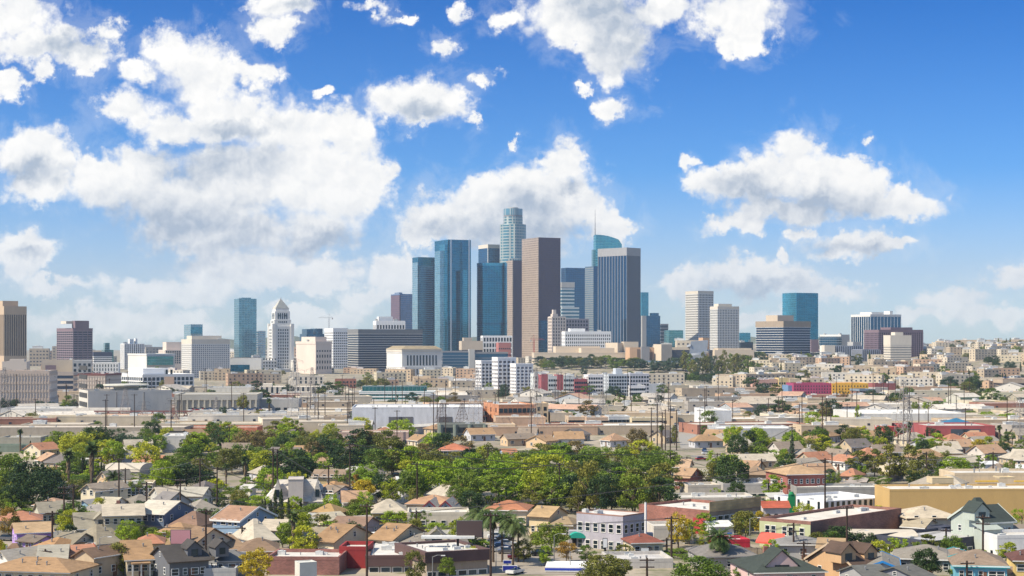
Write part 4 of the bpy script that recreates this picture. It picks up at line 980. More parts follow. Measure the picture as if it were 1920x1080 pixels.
tw(1384, 1387, 1407, 624, 3200, th=14, wall=G_TEAL, parapet=0, label='small teal glass block between the white twins and the banded tower')
block(1385, 1389, 1412, 642, 2900, th=14, wall=DKG, label='low dark block at the foot of the small teal block', kit=3)
r = tw(1418, 1469, 1519, 602, 2500, th=34, wall=GREYM, glass=M_glass((.01, .035, .08), .15, .6, .2), bands=14, bandt=.15, trim=WHT, top=9, topmat=M_plain((.34, .27, .2)), rel=.7, parapet=0, label='white banded office tower with a beige slatted crown', ref='the banded tower')
block(1436, 1458, 1488, 591, 2515, th=34, root=r, z0=r['zt'], wall=BEIGE, part='penthouse', parapet=0)
r = tw(1467, 1493, 1534, 549, 3000, th=26, wall=G_BLUE, parapet=0, label='plain bright blue glass tower right of the banded tower', ref='the plain blue glass tower')
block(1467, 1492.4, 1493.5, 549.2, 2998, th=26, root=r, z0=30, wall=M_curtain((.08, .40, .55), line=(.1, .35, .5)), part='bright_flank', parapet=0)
block(1519, 1521, 1535, 637, 2900, th=14, wall=PURP, label='small purple block at the foot of the plain blue glass tower', depth=20)
r = block(1537, 1577, 1593, 628, 2700, th=40, wall=PALE, label='white ended block with blue window stripes', ref='the white ended block', kit=2)
block(1537, 1538, 1578, 631, 2690, th=3, root=r, z0=38, wall=M_curtain((.03, .15, .25), line=(.5, .55, .55), lw=.3), part='striped_front', depth=8, parapet=0)
tw(1596, 1632, 1689, 590, 2600, th=24, wall=PALE, trim=WHT, glass=BLG, piers=9, piert=.14, piersL=9, top=3, topmat=PALE, label='wide blue tower with thin white vertical piers', ref='the white piered blue tower', pent=[(.1, .1, .5, .7, 4), (.7, .1, .8, .4, 6)], kit=3)
tw(1643, 1648, 1730, 619, 2350, th=18, wall=PURP, glass=BLK, trim=M_plain((.21, .15, .18)), piers=20, piert=.45, bands=15, bandt=.25, depth=40, top=3, topmat=PURP, label='purplish brown gridded slab', ref='the purplish gridded slab', pent=[(.3, .1, .8, .8, 4)])
r = tw(1665, 1670, 1708, 630, 2150, th=10, wall=CREAM, parapet=1, depth=22, label='cream slab with dark ribbon windows before the purplish gridded slab', pent=[(.25, .1, .65, .7, 5)], trim=CREAM, glass=M_glass((.2, .2, .2), .3, .2), bands=8, bandt=.68, top=12, topmat=CREAM)
block(1543, 1560, 1616, 649, 2350, th=18, wall=CONC, glass=DKG, piers=14, piert=.5, trim=M_plain((.35, .37, .42)), label='grey ribbed slab below the white piered blue tower', cat='building', pent=[(.7, 0, .98, .6, 6)])
block(1543, 1546, 1566, 648, 2345, th=10, wall=CREAM, depth=12, label='cream stair block at the left end of the grey ribbed slab', name='stair_tower')
block(1612, 1618, 1650, 656, 2330, th=18, wall=CONC, glass=DKG, piers=9, piert=.5, trim=M_plain((.3, .32, .38)), label='lower grey ribbed slab beside the purplish gridded slab', depth=30)
# cathedral and school on the hill
SAND = M_plain((.60, .50, .38), scale=.05, var=.06); ADOBE = M_plain((.56, .36, .22), scale=.05, var=.08); STEELG = M_plain((.33, .36, .40), rough=.4, scale=.05, metal=.3)
block(985, 1002, 1185, 662, 2330, th=4, depth=40, wall=SAND, glass=BLK, bands=2, bandt=.72, top=1, label='long low sand coloured podium wall above the wooded slope', ref='the sand coloured podium')
block(1037, 1042, 1125, 650, 2360, th=6, depth=30, wall=SAND, parapet=.5, label='broad sand coloured concert hall block on the podium')
block(1087, 1090, 1152, 653, 2345, th=10, depth=18, wall=SAND, parapet=.3, label='lower angled sand coloured block on the podium')
r = block(1135, 1158, 1168, 643, 2380, th=46, wall=SAND, parapet=.3, label='slanted sand coloured block left of the adobe coloured cathedral')
block(1168, 1170, 1197, 641, 2385, th=8, depth=18, wall=SAND, parapet=.3, label='taller sand coloured block directly behind the adobe coloured cathedral')
r = block(1178, 1181, 1226, 652, 2300, th=8, depth=30, wall=ADOBE, parapet=.4, label='adobe coloured cathedral block with deep vertical recesses', ref='the adobe coloured cathedral', cat='cathedral', name='cathedral')
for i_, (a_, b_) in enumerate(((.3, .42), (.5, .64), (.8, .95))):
    b = MB(); b.box(r['w'] * a_, -.3, 2, r['w'] * b_, .1, (r['zt'] - r.location.z) * (.9 - .1 * i_)); b.build('recess_shade', M_plain((.18, .13, .10)), r)  # raised dark panels, the shade of a recess put into their colour
block(1202, 1203, 1218, 650, 2296, th=8, root=r, z0=18, wall=GREYM, part='grey_tower', depth=8, parapet=0)
block(1225, 1240, 1260, 646, 2290, th=30, wall=SAND, parapet=.4, label='angular sand coloured wing with a slit window', cat='cathedral', name='cathedral')
block(1257, 1259, 1298, 652, 2310, th=6, depth=30, wall=GREYM, glass=DKG, bands=14, bandt=.4, trim=M_plain((.12, .12, .14)), top=3, topmat=SAND, label='dark louvred block right of the sand coloured wing')
def spiral():
    D = 2300; r = empty('school_tower', (X(1310, D), D + 15, 17), 0); zz = lambda p: Z(p, D) - 17
    b = MB(); b.solid([(-14, -8, -2), (10, -8, -2), (12, 10, -2), (-12, 10, -2), (-10, -8, zz(640)), (14, -8, zz(638)), (12, 10, zz(638)), (-8, 10, zz(640))], [(0, 1, 5, 4), (1, 2, 6, 5), (2, 3, 7, 6), (3, 0, 4, 7), (4, 5, 6, 7)]); b.build('leaning_tower', STEELG, r)
    b = MB(); pv = None
    for i in range(26):
        a = i * .26 - 2.6; z = zz(668) + i * .55; rr = 17 - i * .1; p = Vector((math.cos(a) * rr, math.sin(a) * rr, z))
        if pv is not None: b.quad(tuple(pv), tuple(p), (p.x, p.y, p.z + 3), (pv.x, pv.y, pv.z + 3)); b.quad(tuple(pv * 1), tuple(p), (p.x * .75, p.y * .75, p.z), (pv.x * .75, pv.y * .75, pv.z)); b.quad((pv.x, pv.y, pv.z + 3), (p.x, p.y, p.z + 3), (p.x * .9, p.y * .9, p.z + 3), (pv.x * .9, pv.y * .9, pv.z + 3))
        pv = p
    b.build('spiral_ramp', M_plain((.5, .52, .55), rough=.35, metal=.4), r)
    tag(r, 'steel grey leaning school tower wrapped by a spiral ramp', 'tower'); reg(r, X(1310, D), D, zz(655) + 17, '', 'the spiral ramp tower', fixed=True)
spiral()
block(1310, 1318, 1330, 634, 2420, th=20, wall=ADOBE, label='orange brown block peeking out behind the spiral ramp tower', depth=14)
block(1328, 1340, 1414, 657, 2300, th=8, depth=30, wall=SAND, parapet=.5, piers=0, label='pale beige theatre block with a colonnaded porch', pent=[(.1, .1, .95, .9, 3)])
block(1127, 1129, 1292, 677, 2210, th=2, depth=14, wall=M_plain((.22, .30, .38), scale=.05), parapet=.3, label='long low slate blue school wing along the wooded slope', ref='the slate blue school wing')
for p0, p1 in ((1128, 1139), (1169, 1184)): block(p0, p0, p1, 676.5, 2207, th=2, root=THINGS[-1]['o'], z0=12, wall=WHT, part='white_bay', depth=1, parapet=0)
block(1272, 1274, 1440, 677, 2225, th=2, depth=12, wall=CONC, parapet=.3, label='long grey retaining block right of the slate blue school wing', glass=DKG, bands=2, bandt=.6)
block(1198, 1206, 1222, 690, 2130, th=14, wall=ADOBE, win=(3, 3, 2, 2, 2, 2, True), label='small salmon apartment block standing on the wooded slope')
# tower cranes
def crane(px, yt, yb, D, jib, col, label):
    x = X(px, D); r = empty('tower_crane', (x, D, 0), R(12)); m_ = M_plain(col, rough=.5); z0, z1 = Z(yb, D), Z(yt, D); b = MB()
    for sx in (-1, 1):
        for sy in (-1, 1): b.tube((sx, sy, z0 - 60), (sx, sy, z1), .25, .25, 4)
    z = z0 - 60; k = 1
    while z < z1 - 3: b.tube((-k, -1, z), (k, -1, z + 3), .15, .15, 3); z += 3; k = -k
    b.build('mast', m_, r); b = MB(); b.tube((-jib * .35, 0, z1), (jib, 0, z1), .4, .25, 4); b.tube((-jib * .35, 0, z1 + 1.8), (jib * .9, 0, z1 + 1.2), .25, .2, 4); b.tube((0, 0, z1), (0, 0, z1 + 8), .4, .2, 4)
    b.tube((0, 0, z1 + 8), (jib * .8, 0, z1 + 1), .12, .12, 3); b.tube((0, 0, z1 + 8), (-jib * .3, 0, z1 + 1), .12, .12, 3); b.build('jib', m_, r)
    b = MB(); b.box(-jib * .35, -1, z1 - 3, -jib * .25, 1, z1); b.build('counterweight', CONC, r); tag(r, label, 'crane'); reg(r, x, D, z1, '', None, fixed=True)
crane(1001, 637, 668, 2700, 18, (.5, .08, .06), 'red tower crane in front of the wide brown tower')
crane(617, 596, 620, 3300, -22, (.35, .36, .38), 'thin grey tower crane on the skyline right of city hall')
# ---------------------------------------------------------------- industrial flats between the houses and downtown
JAIL = M_plain((.46, .38, .32), scale=.05, var=.08); JB = M_plain((.58, .50, .43), scale=.05, var=.06)
r = block(-30, -10, 92, 700, yb=775, th=8, depth=40, wall=JB, trim=JAIL, glass=JB, bands=5, bandt=.3, piers=18, piert=.22, parapet=1.5, kit=10, label='beige jail block with brown floor bands at the left edge', ref='the banded jail block', rel=.25)
block(92, 94, 137, 700, 1330, th=8, depth=30, wall=JAIL, glass=M_glass((.05, .08, .14)), trim=JAIL, bands=5, bandt=.42, rel=.25, label='jail link block with five dark blue window bands')
block(135, 137, 197, 702, 1400, th=-6, depth=40, wall=JB, trim=JAIL, glass=JB, bands=5, bandt=.3, piers=12, piert=.22, rel=.25, kit=5, label='right hand beige jail block with brown floor bands', top=1, topmat=M_plain((.2, .08, .07)))
block(0, 4, 50, 679, 1700, th=10, depth=30, wall=JB, label='tan podium below the tall tan tower', pent=[(.3, .0, .9, .5, 3)])
block(70, 78, 136, 676, 1750, th=10, depth=30, wall=BEIGE, label='beige block with a brown window strip behind the jail', kit=3); block(84, 85, 105, 692, 1746, th=10, root=THINGS[-1]['o'], z0=14, wall=PURP, part='window_strip', zt=20, depth=1, parapet=0)
block(132, 136, 172, 677, 1700, th=14, wall=CONC, win=(4, 4, 2, 2.5, 3.2, 4, True), label='grey block with square windows left of the pale slotted wall')
block(168, 174, 222, 681, 1650, th=10, depth=30, wall=PALE, win=(5, 9, 3, .9, 2.6, 6, True), label='pale wall block with small slot windows', ref='the pale slotted block')
r = block(222, 268, 362, 703, 1600, th=36, wall=PALE, glass=M_glass((.04, .09, .16)), trim=WHT, piers=12, piert=.2, piersL=12, bands=3, bandt=.22, top=1.5, topmat=WHT, label='low white colonnaded office with blue glass right face', ref='the white colonnaded office', pent=[(.1, .2, .6, .8, 6)], rel=.8)
r = block(306, 308, 326, 708, 1450, th=8, depth=8, wall=M_plain((.50, .36, .27)), win=(1, 2, 1, 2, 4, 18, True), label='small salmon bell tower before the white colonnaded office', name='bell_tower', cat='tower')
GAR = M_plain((.56, .52, .46), scale=.05, var=.14)
r = block(148, 165, 322, 736, 945, th=23, wall=GAR, parapet=1, kit=8, label='huge windowless grey concrete building with open decks on its left end', ref='the huge grey concrete building')
w_, d_, hh = r['w'], r['d'], r['zt'] + 1.5
for j in range(6): b = MB(); b.box(-.3, 3, 4 + j * 5.2, .05, d_ - 3, 6.6 + j * 5.2); b.build('deck_opening_shade', M_plain((.06, .06, .06)), r)  # solid near-black slabs painted as the shade inside open decks
b = MB(); b.box(-.6, -.3, 0, .0, d_ * .98, hh); 
b = MB(); b.tube((w_ * .5, d_ * .4, hh + 3.4), (w_ * .5, d_ * .4, hh + 4.2), 13, 13, 24); b.box(w_ * .36, d_ * .3, hh, w_ * .64, d_ * .5, hh + 3.4); b.build('helipad', M_plain((.6, .58, .5)), r)
for q in (.33, .66): b = MB(); b.box(w_ * q, -.25, 0, w_ * q + .6, 0, hh); b.build('joint', M_plain((.26, .24, .22)), r)
block(316, 330, 480, 741, 1010, th=4, depth=40, wall=M_plain((.40, .38, .34), scale=.06), trim=M_plain((.5, .46, .38)), piers=14, piert=.28, rel=.7, label='long grey warehouse with pale buttresses right of the huge grey concrete building', ref='the buttressed warehouse', top=3)
block(424, 426, 482, 745, 1040, th=2, depth=12, wall=GAR, label='grey wall block right of the buttressed warehouse', parapet=0)
block(350, 352, 500, 775, 955, th=2, depth=28, wall=GAR, label='long grey parking deck loaded with cars', name='parking_deck', zt=5, parapet=.4, ref='the parking deck')
shop(0, 0, 150, 768, 788, th=2, wall=(.55, .54, .52), depth=30, label='long white low shed under the jail blocks', win=(1, 8, 2, 2, 1.5, 2.5, True))
shop(385, 388, 470, 728, 745, th=4, wall=(.6, .57, .5), roofc=(.3, .3, .3), depth=40, label='cream low block with a dark roof lid behind the buttressed warehouse', kit=6)
shop(260, 262, 293, 776, 792, th=6, wall=(.62, .62, .6), depth=10, label='small white signal house before the huge grey concrete building', win=(1, 3, 1, 1.6, 2, 1.5, True), kit=0)
# union station halls and neighbours
r = block(480, 486, 602, 727, 1345, th=6, depth=40, wall=CREAM, win=(2, 12, 2, 1.6, 3, 4, True), label='long low cream station building with arched windows', ref='the cream station', pent=[(.05, .2, .2, .6, 3)])
block(530, 540, 607, 706, 1720, th=8, depth=26, wall=CREAM, win=(2, 7, 3, 1.8, 2.8, 3, True), label='cream three part block below the pink white courthouse', pent=[(.05, .1, .35, .6, 4)])
def dome_tower(px, yb_, yt, D, label):
    x = X(px, D); r = empty('domed_tower', (x, D, 0), 0); a = (yb_ - yt) * D / F; b = MB(); z0 = Z(yb_, D); b.box(-3.6, -3.6, z0 - 12, 3.6, 3.6, z0 + a * .55)
    b.build('wall', CREAM, r); c = MB(); n = 10
    for i in range(5):
        z1, z2 = math.sin(i * .314) , math.sin((i + 1) * .314); c.tube((0, 0, z0 + a * .55 + z1 * a * .4), (0, 0, z0 + a * .55 + z2 * a * .4), 3.4 * math.cos(i * .314), 3.4 * math.cos((i + 1) * .314), n)
    c.build('dome', M_plain((.5, .45, .36)), r); tag(r, label, 'tower'); reg(r, x, D, z0, '', None, fixed=True)
dome_tower(549, 722, 706, 1600, 'small cream domed tower before the pink white courthouse'); dome_tower(652, 738, 727, 1480, 'small white mission bell dome by the red brick block')
block(479, 482, 560, 750, 1045, th=3, depth=26, wall=CONC, label='blank grey wall block left of the big pylon', kit=3, win=(1, 5, 2, 3, 2, 3, True))
block(560, 563, 625, 741, 1180, th=3, depth=20, wall=M_plain((.5, .45, .38)), label='plain beige wall block behind the dark round street trees')
block(625, 628, 668, 712, 1600, th=6, depth=18, wall=M_brick((.30, .12, .08), s=2), win=(2, 6, 2, 1.5, 2, 3, True), label='red brick block left of the olive street trees', kit=2)
r = block(670, 674, 815, 735, 1262, th=2, depth=24, wall=M_plain((.5, .58, .56)), glass=G_GREEN, trim=WHT, bands=3, bandt=.4, top=.5, label='long low teal glass and white transit building', ref='the teal transit building')
b = MB(); b.box(2, 2, r['zt'] + 1, r['w'] - 6, 14, r['zt'] + 6); b.build('glass_roof', G_GREEN, r)
block(832, 834, 850, 708, 1700, th=5, depth=10, wall=PALE, label='round fronted white shed', kit=1); block(850, 853, 893, 712, 1650, th=5, depth=20, wall=WHT, win=(1, 5, 2, 2, 2, 3, True), label='small white blocks left of the white slab apartments', kit=3)
WA = M_plain((.74, .72, .71), scale=.06, var=.05)
def slabflat(a, c, e, yt, D, lab): return block(a, c, e, yt, D, th=20, wall=WA, trim=WA, glass=M_glass((.08, .08, .10), .3, .2), bands=9, bandt=.5, piers=4, piert=.3, rel=.5, top=1, label=lab, name='apartment_block', cat='apartment block')
slabflat(893, 903, 930, 677, 1480, 'leftmost of the three white slab apartment blocks'); r = slabflat(924, 934, 966, 671, 1450, 'tallest middle white slab apartment block'); r = slabflat(958, 968, 998, 683, 1430, 'rightmost white slab apartment block')
def flat(a, c, e, yt, yb_, lab, wall, n=(4, 8, 2), ref=None, th=10, **k): return block(a, c, e, yt, yb=yb_, th=th, wall=wall, win=(n[0], n[1], n[2], 1.5, 1.7, 1.6, True), kit=k.pop('kit', 3), label=lab, ref=ref, depth=k.pop('depth', 18), name='apartment_block', cat='apartment block', **k)
RB = M_plain((.34, .10, .11), scale=.06); LG = M_plain((.55, .57, .56), scale=.06); PKK = M_plain((.52, .26, .22), scale=.06)
flat(998, 1002, 1020, 702, 742, 'grey flats at the left of the red striped row', LG, (5, 3, 2)); flat(1013, 1015, 1027, 703, 743, 'narrow red stair bay of the apartment row', RB, (1, 2, 1), depth=14)
flat(1025, 1028, 1046, 706, 743, 'pale green grey flats between red stair bays', LG, (4, 4, 1)); flat(1043, 1045, 1056, 704, 744, 'second narrow red stair bay of the row', RB, (1, 2, 1), depth=14)
flat(1054, 1057, 1078, 706, 743, 'pale flats right of the second red stair bay', LG, (4, 5, 1)); flat(1074, 1077, 1102, 712, 744, 'low maroon flats before the white grey row', RB, (4, 6, 1)); flat(1095, 1103, 1139, 704, 742, 'white grey flats left of the large white grid block', WA, (5, 8, 2))
r = flat(1136, 1141, 1180, 703, 749, 'large white grey gridded block standing forward', M_plain((.50, .53, .56), scale=.06), (7, 8, 3), ref='the large white grey block', pent=[(.4, .2, .7, .7, 5)])
flat(1178, 1181, 1217, 702, 746, 'red panelled half of the large white grey block', M_plain((.50, .50, .54), scale=.06), (6, 7, 1)); flat(1178, 1180, 1210, 724, 749, 'lower white gridded annex', WA, (3, 8, 1), depth=12)
shop(1206, 1210, 1245, 722, 740, th=6, wall=(.45, .47, .5), label='plain blue grey box right of the large white grey block', depth=20)
shop(1210, 1212, 1282, 744, 752, th=3, wall=(.55, .46, .32), label='tan block with a row of dark openings', win=(1, 14, 1, 1.8, 2.5, 1.5, True), depth=18)
# mural buildings
block(1475, 1478, 1487, 724, 1350, th=6, depth=20, wall=M_plain((.15, .25, .40)), label='slim blue painted end of the mural building')
block(1486, 1488, 1559, 720, 1345, th=4, depth=26, wall=M_plain((.36, .06, .13), var=.2, scale=.1), win=(4, 14, 0, .7, 1.2, 2.5, True), label='long magenta painted building', ref='the magenta building', kit=3)
block(1558, 1560, 1628, 720, 1346, th=4, depth=26, wall=M_plain((.72, .40, .06), var=.15, scale=.1), win=(4, 12, 0, .7, 1.2, 2.5, True), label='long orange yellow painted building', ref='the orange building', kit=3)
block(1606, 1612, 1640, 731, 1320, th=12, depth=18, wall=M_brick((.26, .12, .09), s=2), win=(2, 5, 2, 1.5, 2, 3, True), label='brick house with a blue roof lid before the orange building', top=1, topmat=M_plain((.2, .25, .3)))
block(1638, 1641, 1666, 728, 1325, th=10, depth=14, wall=M_plain((.45, .40, .36)), label='pale silo-like block right of the brick house', kit=0); block(1636, 1640, 1680, 720, 1360, th=10, depth=14, wall=M_plain((.3, .1, .1)), label='maroon roofed low block right of the orange building', kit=2)
block(1500, 1503, 1587, 709, 1700, th=4, depth=20, wall=CREAM, win=(1, 14, 1, 1.6, 3, 3, True), top=1, topmat=GREYM, label='long cream hall with many slim windows behind the magenta building')
for i_, (a_, e_, yt_) in enumerate(((1440, 1458, 712), (1458, 1478, 710), (1478, 1500, 711))): flat(a_, a_ + 2, e_, yt_, 731, ('left', 'middle', 'right')[i_] + ' pale yellow villa block behind the magenta building', M_plain(((.62, .40, .30), (.66, .52, .26), (.62, .50, .34))[i_]), (2, 4, 1))
flat(1415, 1418, 1442, 713, 732, 'salmon pink villa block left of the yellow villas', M_plain((.58, .34, .28)), (2, 5, 1))
block(1751, 1754, 1852, 738, 1420, th=6, depth=20, wall=M_brick((.50, .30, .20), s=3), label='long peach brick windowless building', ref='the peach brick building'); block(1848, 1850, 1904, 747, 1380, th=4, depth=12, wall=M_plain((.38, .28, .22)), label='brown retaining block right of the peach brick building', parapet=.3)
r = block(1879, 1881, 1935, 712, 1520, th=6, depth=22, wall=M_plain((.45, .35, .26)), glass=M_glass((.03, .04, .08)), bands=4, bandt=.2, label='brown office with large dark windows at the right edge', trim=M_plain((.40, .31, .24)), top=3, ref='the brown office')
block(1878, 1880, 1935, 735, 1440, th=3, depth=14, wall=M_plain((.60, .36, .12)), parapet=.3, label='orange ochre terrace with parked cars below the brown office')
# nearer warehouses
r = shop(647, 660, 905, 766, 806, th=3, wall=(.56, .57, .60), roofc=(.7, .68, .64), depth=40, label='very long white warehouse with dark doors', ref='the long white warehouse', kit=6)
for q in (.28, .36, .66): b = MB(); b.box(r['w'] * q, -.2, 1, r['w'] * q + 7, .05, 8); b.build('loading_door', M_plain((.12, .12, .13)), r)
b = MB()
for a_ in range(14): pass
r = shop(763, 766, 852, 780, 804, th=3, wall=(.48, .38, .28), roofc=(.5, .42, .34), depth=20, label='beige pilastered brick warehouse before the long white warehouse', ref='the pilastered warehouse', kit=2, win=(2, 12, 1, 2, 1.5, 1.5, True))
OB = M_brick((.50, .22, .11), s=2)
shop(850, 856, 915, 768, 802, th=6, wm=OB, depth=26, label='left salmon orange brick warehouse wing', win=(3, 7, 2, 2, 2, 2, True), kit=2)
shop(906, 935, 1005, 761, 806, th=14, wm=OB, depth=34, label='large orange brick warehouse with ladder stairs', ref='the orange brick warehouse', win=(3, 8, 3, 2, 2.2, 3, True), kit=3)
shop(1002, 1004, 1028, 758, 799, th=6, wall=(.58, .44, .28), label='narrow tan end block right of the orange brick warehouse', win=(3, 2, 1, 1.6, 2, 3, True), depth=20)
r = shop(812, 826, 910, 798, 824, th=8, wall=(.19, .20, .17), roofc=(.3, .3, .28), depth=16, label='grey green castle-like brick building with corner turrets', ref='the castle-like building', win=(2, 14, 2, 1.5, 2.4, 1.2, True))
for q in (0, .33, .66, 1): b = MB(); b.tube((r['w'] * q, 0, 0), (r['w'] * q, 0, r['zt'] + 1.9), 1.1, 1.1, 8); b.build('turret', M_plain((.17, .20, .17)), r)
shop(604, 607, 650, 783, 805, th=4, wall=(.46, .36, .26), label='tan two storey block with three upper windows', win=(2, 4, 1, 3, 2.2, 1.6, True), depth=16, kit=2)
r = house(668, 700, 789, 798, 0, 'g', (.4, .4, .4), (.6, .6, .6), 'small white gabled shed before the long white warehouse', other=14, name='shed', kit=0, chim=False)
shop(1030, 1032, 1062, 776, 800, th=4, wall=(.5, .42, .33), label='tan block with a bright blue awning', depth=20, win=(1, 4, 1, 2, 2, 2, True))
shop(1064, 1066, 1098, 784, 806, th=4, wall=(.52, .40, .29), label='peach two storey workshop left of the mid grey workshop', depth=18, win=(2, 5, 1, 2, 1.8, 1.6, True)); shop(1098, 1100, 1140, 785, 807, th=4, wall=(.50, .36, .26), label='salmon two storey workshop with square windows', depth=18, win=(2, 6, 1, 2, 1.8, 1.6, True))
shop(1140, 1142, 1182, 783, 805, th=4, wall=(.48, .50, .52), label='mid grey workshop between the salmon and cream workshops', depth=18, win=(2, 5, 1, 2, 1.8, 1.6, True)); shop(1182, 1185, 1250, 786, 806, th=6, wall=(.62, .52, .34), label='cream workshop row left of the straight street', depth=18, win=(2, 9, 1, 2, 1.8, 1.6, True), ref='the cream workshop row')
shop(1328, 1333, 1372, 772, 805, th=6, wall=(.66, .66, .66), label='white corrugated warehouse right of the straight street', ref='the white corrugated warehouse', win=None, depth=40)
shop(1345, 1347, 1492, 806, 824, th=3, wall=(.42, .43, .44), roofc=(.7, .68, .63), depth=30, label='long low grey warehouse with a wide pale roof', ref='the long grey warehouse', kit=6)
shop(1330, 1334, 1440, 788, 803, th=3, wall=(.56, .44, .30), label='tan office strip behind the long grey warehouse', win=(1, 16, 1, 2, 1.6, 1.6, True), depth=30, kit=6, roofc=(.7, .66, .6))
shop(1440, 1442, 1486, 780, 802, th=3, wall=(.62, .55, .42), label='cream arched window workshop', win=(1, 9, 1, 1.8, 3, 1.5, True), depth=24); shop(1488, 1491, 1544, 785, 803, th=3, wall=(.52, .42, .28), label='blank tan box beside the cream arched window workshop', depth=20)
shop(1543, 1546, 1603, 788, 806, th=5, wall=(.56, .48, .38), label='pale saw roofed works', win=(1, 10, 1, 2, 2, 2, True), depth=26); shop(1610, 1614, 1810, 778, 800, th=3, wall=(.62, .6, .56), roofc=(.75, .72, .66), depth=60, label='vast cream roofed warehouse behind the maroon warehouse', ref='the vast cream roof', kit=8)
MR = M_plain((.36, .09, .09), var=.2, scale=.15)
r = shop(1735, 1738, 1866, 801, 826, th=2, wm=MR, roofc=(.5, .45, .4), depth=30, label='long maroon warehouse with a dark loading bay', ref='the maroon warehouse', kit=3)
for q in (.35, .53): b = MB(); b.box(r['w'] * q, -.15, .2, r['w'] * q + 8, .05, 6.5); b.build('loading_bay', M_plain((.06, .08, .1)), r)
shop(1658, 1664, 1684, 803, 824, th=12, wall=(.42, .07, .06), label='bright red box left of the maroon warehouse', depth=14); shop(1682, 1686, 1738, 798, 815, th=4, wm=MR, label='recessed maroon wing behind the fan palms', depth=14)
r = empty('pavilion', (X(1793, 800), 800, 0), 0); b = MB(); b.solid([(-6.5, -6, 6.0), (6.5, -6, 6.0), (6.5, 6, 6.0), (-6.5, 6, 6.0), (0, 0, 8.4)], [(0, 1, 4), (1, 2, 4), (2, 3, 4), (3, 0, 4)]); b.build('roof', M_plain((.03, .14, .25)), r); b = MB(); b.box(-6, -5.5, -.5, 6, 5.5, 6.0); b.build('wall', CREAM, r); tag(r, 'pavilion with a deep blue pyramid roof behind the maroon warehouse', 'pavilion'); reg(r, X(1793, 800), 800, 7, '', 'the blue pyramid roof', fixed=True)
# nearer walls on the left
shop(-30, -30, 346, 804, 824, th=1, wall=(.36, .31, .25), roofc=(.55, .48, .4), depth=24, label='very long plain tan warehouse wall on the left', ref='the long tan wall', kit=3)
shop(345, 346, 482, 804, 820, th=1, wm=M_brick((.46, .15, .08), s=2), roofc=(.5, .42, .35), depth=20, label='long orange red brick wall right of the long tan wall', ref='the orange red wall', kit=2)
shop(300, 304, 368, 820, 850, th=5, wall=(.6, .57, .52), roofc=(.72, .7, .66), depth=20, label='white roofed workshop below the orange red wall', kit=3); shop(-20, 0, 76, 823, 842, th=4, wall=(.38, .35, .28), depth=16, label='beige box under the leftmost fan palm', kit=2)
shop(-20, -20, 165, 838, 850, th=2, wall=(.20, .24, .19), roofc=(.3, .32, .27), depth=10, label='long low grey green shed on the left', ref='the grey green shed', kit=2)
shop(548, 552, 588, 827, 840, th=6, wall=(.36, .08, .07), label='low red box among the left workshops', depth=16, kit=1); shop(500, 505, 560, 806, 822, th=3, wall=(.42, .2, .15), label='dull red brick shed near the pylon foot', depth=20)
shop(630, 634, 766, 813, 834, th=3, wall=(.48, .34, .28), roofc=(.66, .6, .52), label='pinkish brown long workshop', ref='the pinkish workshop', depth=16, kit=4, win=(1, 9, 1, 1.6, 1.6, 1.6, True)); shop(628, 630, 665, 824, 840, th=3, wall=(.6, .45, .42), label='pale pink box before the pinkish brown workshop', depth=12, kit=1)
for i in range(5): house(728 + i * 16, 752 + i * 16, 822 + (i % 2), 831, 50, 'g', (.5, .5, .5), (.72, .72, .7), None, other=18, kit=0, name='shed', desc='small white gabled market shed', D=790 + 6 * i, h=3.5)
shop(600, 604, 640, 818, 832, th=3, wall=(.5, .48, .45), depth=20, label='white roofed box left of the pale pink box')
house(818, 884, 836, 845, -4, 'h', (.25, .32, .28), (.56, .20, .11), 'long salmon tiled roof over dull green walls', 'the long salmon roof', h=5, other=14, tile=True, nwin=8)
shop(882, 885, 930, 893, 910, th=4, wall=(.62, .42, .28), roofc=(.55, .32, .22), label='plain salmon box half hidden in the trees', depth=10, kit=1)
house(866, 898, 877, 894, 30, 'g', (.5, .47, .4), (.50, .45, .38), 'pale gabled house among the park trees', other=9); house(930, 975, 842, 852, 20, 'g', (.35, .45, .6), (.52, .24, .14), 'blue and white house with a tan roof by the park', h=4.5)
house(935, 985, 860, 876, -25, 'h', (.5, .45, .38), (.52, .32, .2), 'peach roofed house at the park edge')
# field of young plants and red bridge
b = MB(); x0, x1 = X(1770, 1150), X(2000, 1150)
b.quad((x0, 1080, .35), (x1, 1080, .35), (x1 + 25, 1290, .35), (x0 + 25, 1290, .35)); tag(b.build('grass', M_plain((.16, .22, .05), var=.4, scale=.1)), kind='structure')
b = MB(); q = X(255, 905)
for i in range(9): b.tube((q - 24 + i * 6, 905, .5), (q - 21 + i * 6, 905, 7), .3, .3, 4); b.tube((q - 21 + i * 6, 905, 7), (q - 18 + i * 6, 905, .5), .3, .3, 4)
b.tube((q - 24, 905, 7), (q + 30, 905, 7), .4, .4, 4); b.tube((q - 26, 905, .7), (q + 32, 905, .7), .5, .5, 4); b.tube((q - 26, 909, .7), (q + 32, 909, .7), .5, .5, 4); b.tube((q - 24, 909, 7), (q + 30, 909, 7), .4, .4, 4)
o = b.build('truss_bridge', M_plain((.20, .09, .08))); tag(o, 'rusty steel truss bridge before the huge grey concrete building', 'bridge'); reg(o, q, 905, 4, '', None, fixed=True)
